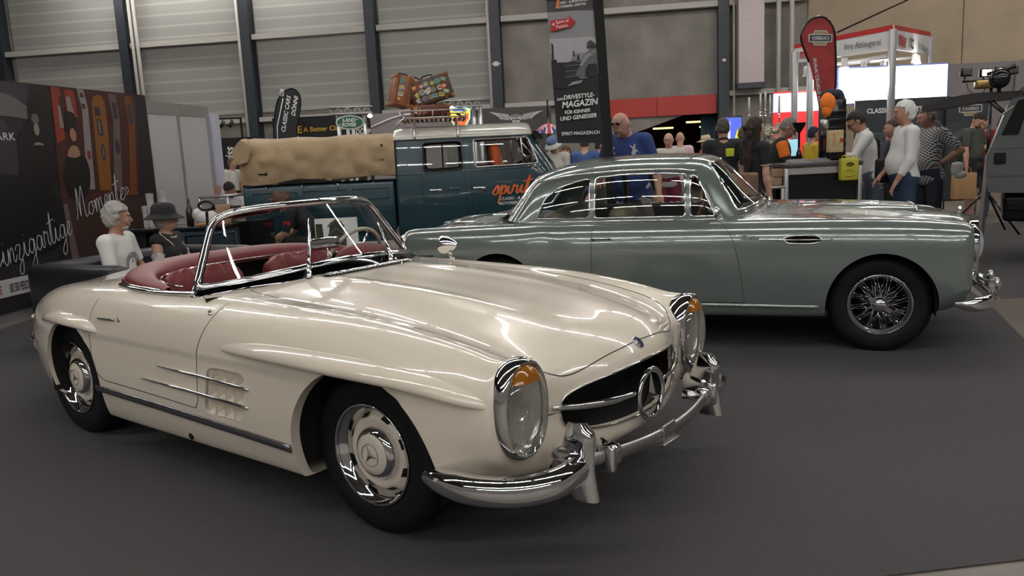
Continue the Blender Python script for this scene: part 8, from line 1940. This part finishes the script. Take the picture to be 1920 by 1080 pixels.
# ---- suitcases on the van rack
VM = Matrix.Translation(VW_LOC) @ Matrix.Rotation(VW_YAW, 4, 'Z')
CASEB = mat('case_brown', (.065, .030, .014), .5, noise=.4, nscale=12, bump=.3, bscale=30); CASET = mat('case_tan', (.22, .075, .025), .45, noise=.35, nscale=10, bump=.3, bscale=30)
def suitcase(label, c, size, rot, m, nst, seed, rz=0):
    t = thing('suitcase', label, 'suitcase', (0, 0, 0), 0, 'suitcases on the van roof rack'); t.matrix_world = VM @ Matrix.Translation(c) @ Matrix.Rotation(rz, 4, 'Z') @ Matrix.Rotation(-rot, 4, 'Y'); t.matrix_basis = t.matrix_world
    w, d, h = size; b = MB(); b.rbox((0, 0, 0), size, .018); b.build('shell', m, t)
    b = MB(); b.use(mat('strap_leather', (.14, .045, .015), .5))
    for sx in (-.3, .3): b.box((sx*w, 0, 0), (.022, d+.008, h+.008))
    b.rbox((0, 0, .0), (w+.006, d*.16, h+.006), .004); b.build('straps', None, t)
    b = MB(); b.tube(spl([(-.07, 0, h/2), (-.06, 0, h/2+.035), (.06, 0, h/2+.035), (.07, 0, h/2)], 5), .010, 6); b.build('handle', BLACKG, t)
    b = MB()
    for sx in (-1, 1):
        for sz in (-1, 1): b.rbox((sx*(w/2-.02), 0, sz*(h/2-.02)), (.05, d+.01, .05), .012)
    b.build('corner_caps', CASET, t)
    rn = random.Random(seed); cols = [(.45, .40, .30), (.10, .18, .28), (.40, .06, .03), (.45, .36, .06), (.12, .20, .08), (.50, .48, .42), (.30, .16, .07), (.20, .30, .34)]; b = MB(); Mf = frame((0, -d/2-.001, 0), (1, 0, 0), (0, 0, 1)); k = 0
    nx = max(2, int(w/.09)); nz = max(2, int(h/.10))
    for i in range(nx):
        for j in range(nz):
            if k >= nst: break
            x_ = -w/2+.05+(w-.1)*(i+.5)/nx-.0+rn.uniform(-.01, .01); z_ = -h/2+.04+(h-.08)*(j+.5)/nz+rn.uniform(-.01, .01); c1, c2 = rn.choice(cols), rn.choice(cols); a = rn.uniform(-.5, .5); s = rn.uniform(.034, .046); zz = .0015+.0004*k
            if rn.random() < .5:
                shape(b, mat('sticker_%d%d%d' % tuple(int(v*99) for v in c1), c1, .6), ellpts(x_, z_, s, s*.9, 16), Mf, zz); shape(b, mat('sticker_%d%d%d' % tuple(int(v*99) for v in c2), c2, .6), ellpts(x_, z_, s*.6, s*.5, 12), Mf, zz+.0003)
            else:
                R = lambda u, v: (x_+u*math.cos(a)-v*math.sin(a), z_+u*math.sin(a)+v*math.cos(a)); shape(b, mat('sticker_%d%d%d' % tuple(int(v*99) for v in c1), c1, .6), [R(-s, -s*.75), R(s, -s*.75), R(s, s*.75), R(-s, s*.75)], Mf, zz); shape(b, mat('sticker_%d%d%d' % tuple(int(v*99) for v in c2), c2, .6), [R(-s*.8, -s*.2), R(s*.8, -s*.2), R(s*.8, s*.5), R(-s*.8, s*.5)], Mf, zz+.0003)
            k += 1
    b.build('travel_stickers', None, t); return t
suitcase('dark brown suitcase covered in travel stickers, tilted on top of the rack', (-.835, -.30, 2.33), (.56, .20, .33), math.radians(16), CASEB, 18, 3)
suitcase('red-brown leather suitcase standing tilted at the left end of the rack', (-1.255, -.22, 2.335), (.24, .42, .40), math.radians(-13), CASET, 4, 8, rz=.25)
suitcase('tan leather suitcase wedged behind the sticker-covered one', (-1.10, .10, 2.34), (.42, .20, .34), math.radians(-14), CASET, 6, 12)
suitcase('low dark red suitcase lying flat on the rack under the others', (-.86, -.22, 2.065), (.52, .44, .15), 0, mat('case_oxblood', (.09, .02, .012), .45, noise=.3, nscale=12), 3, 17)
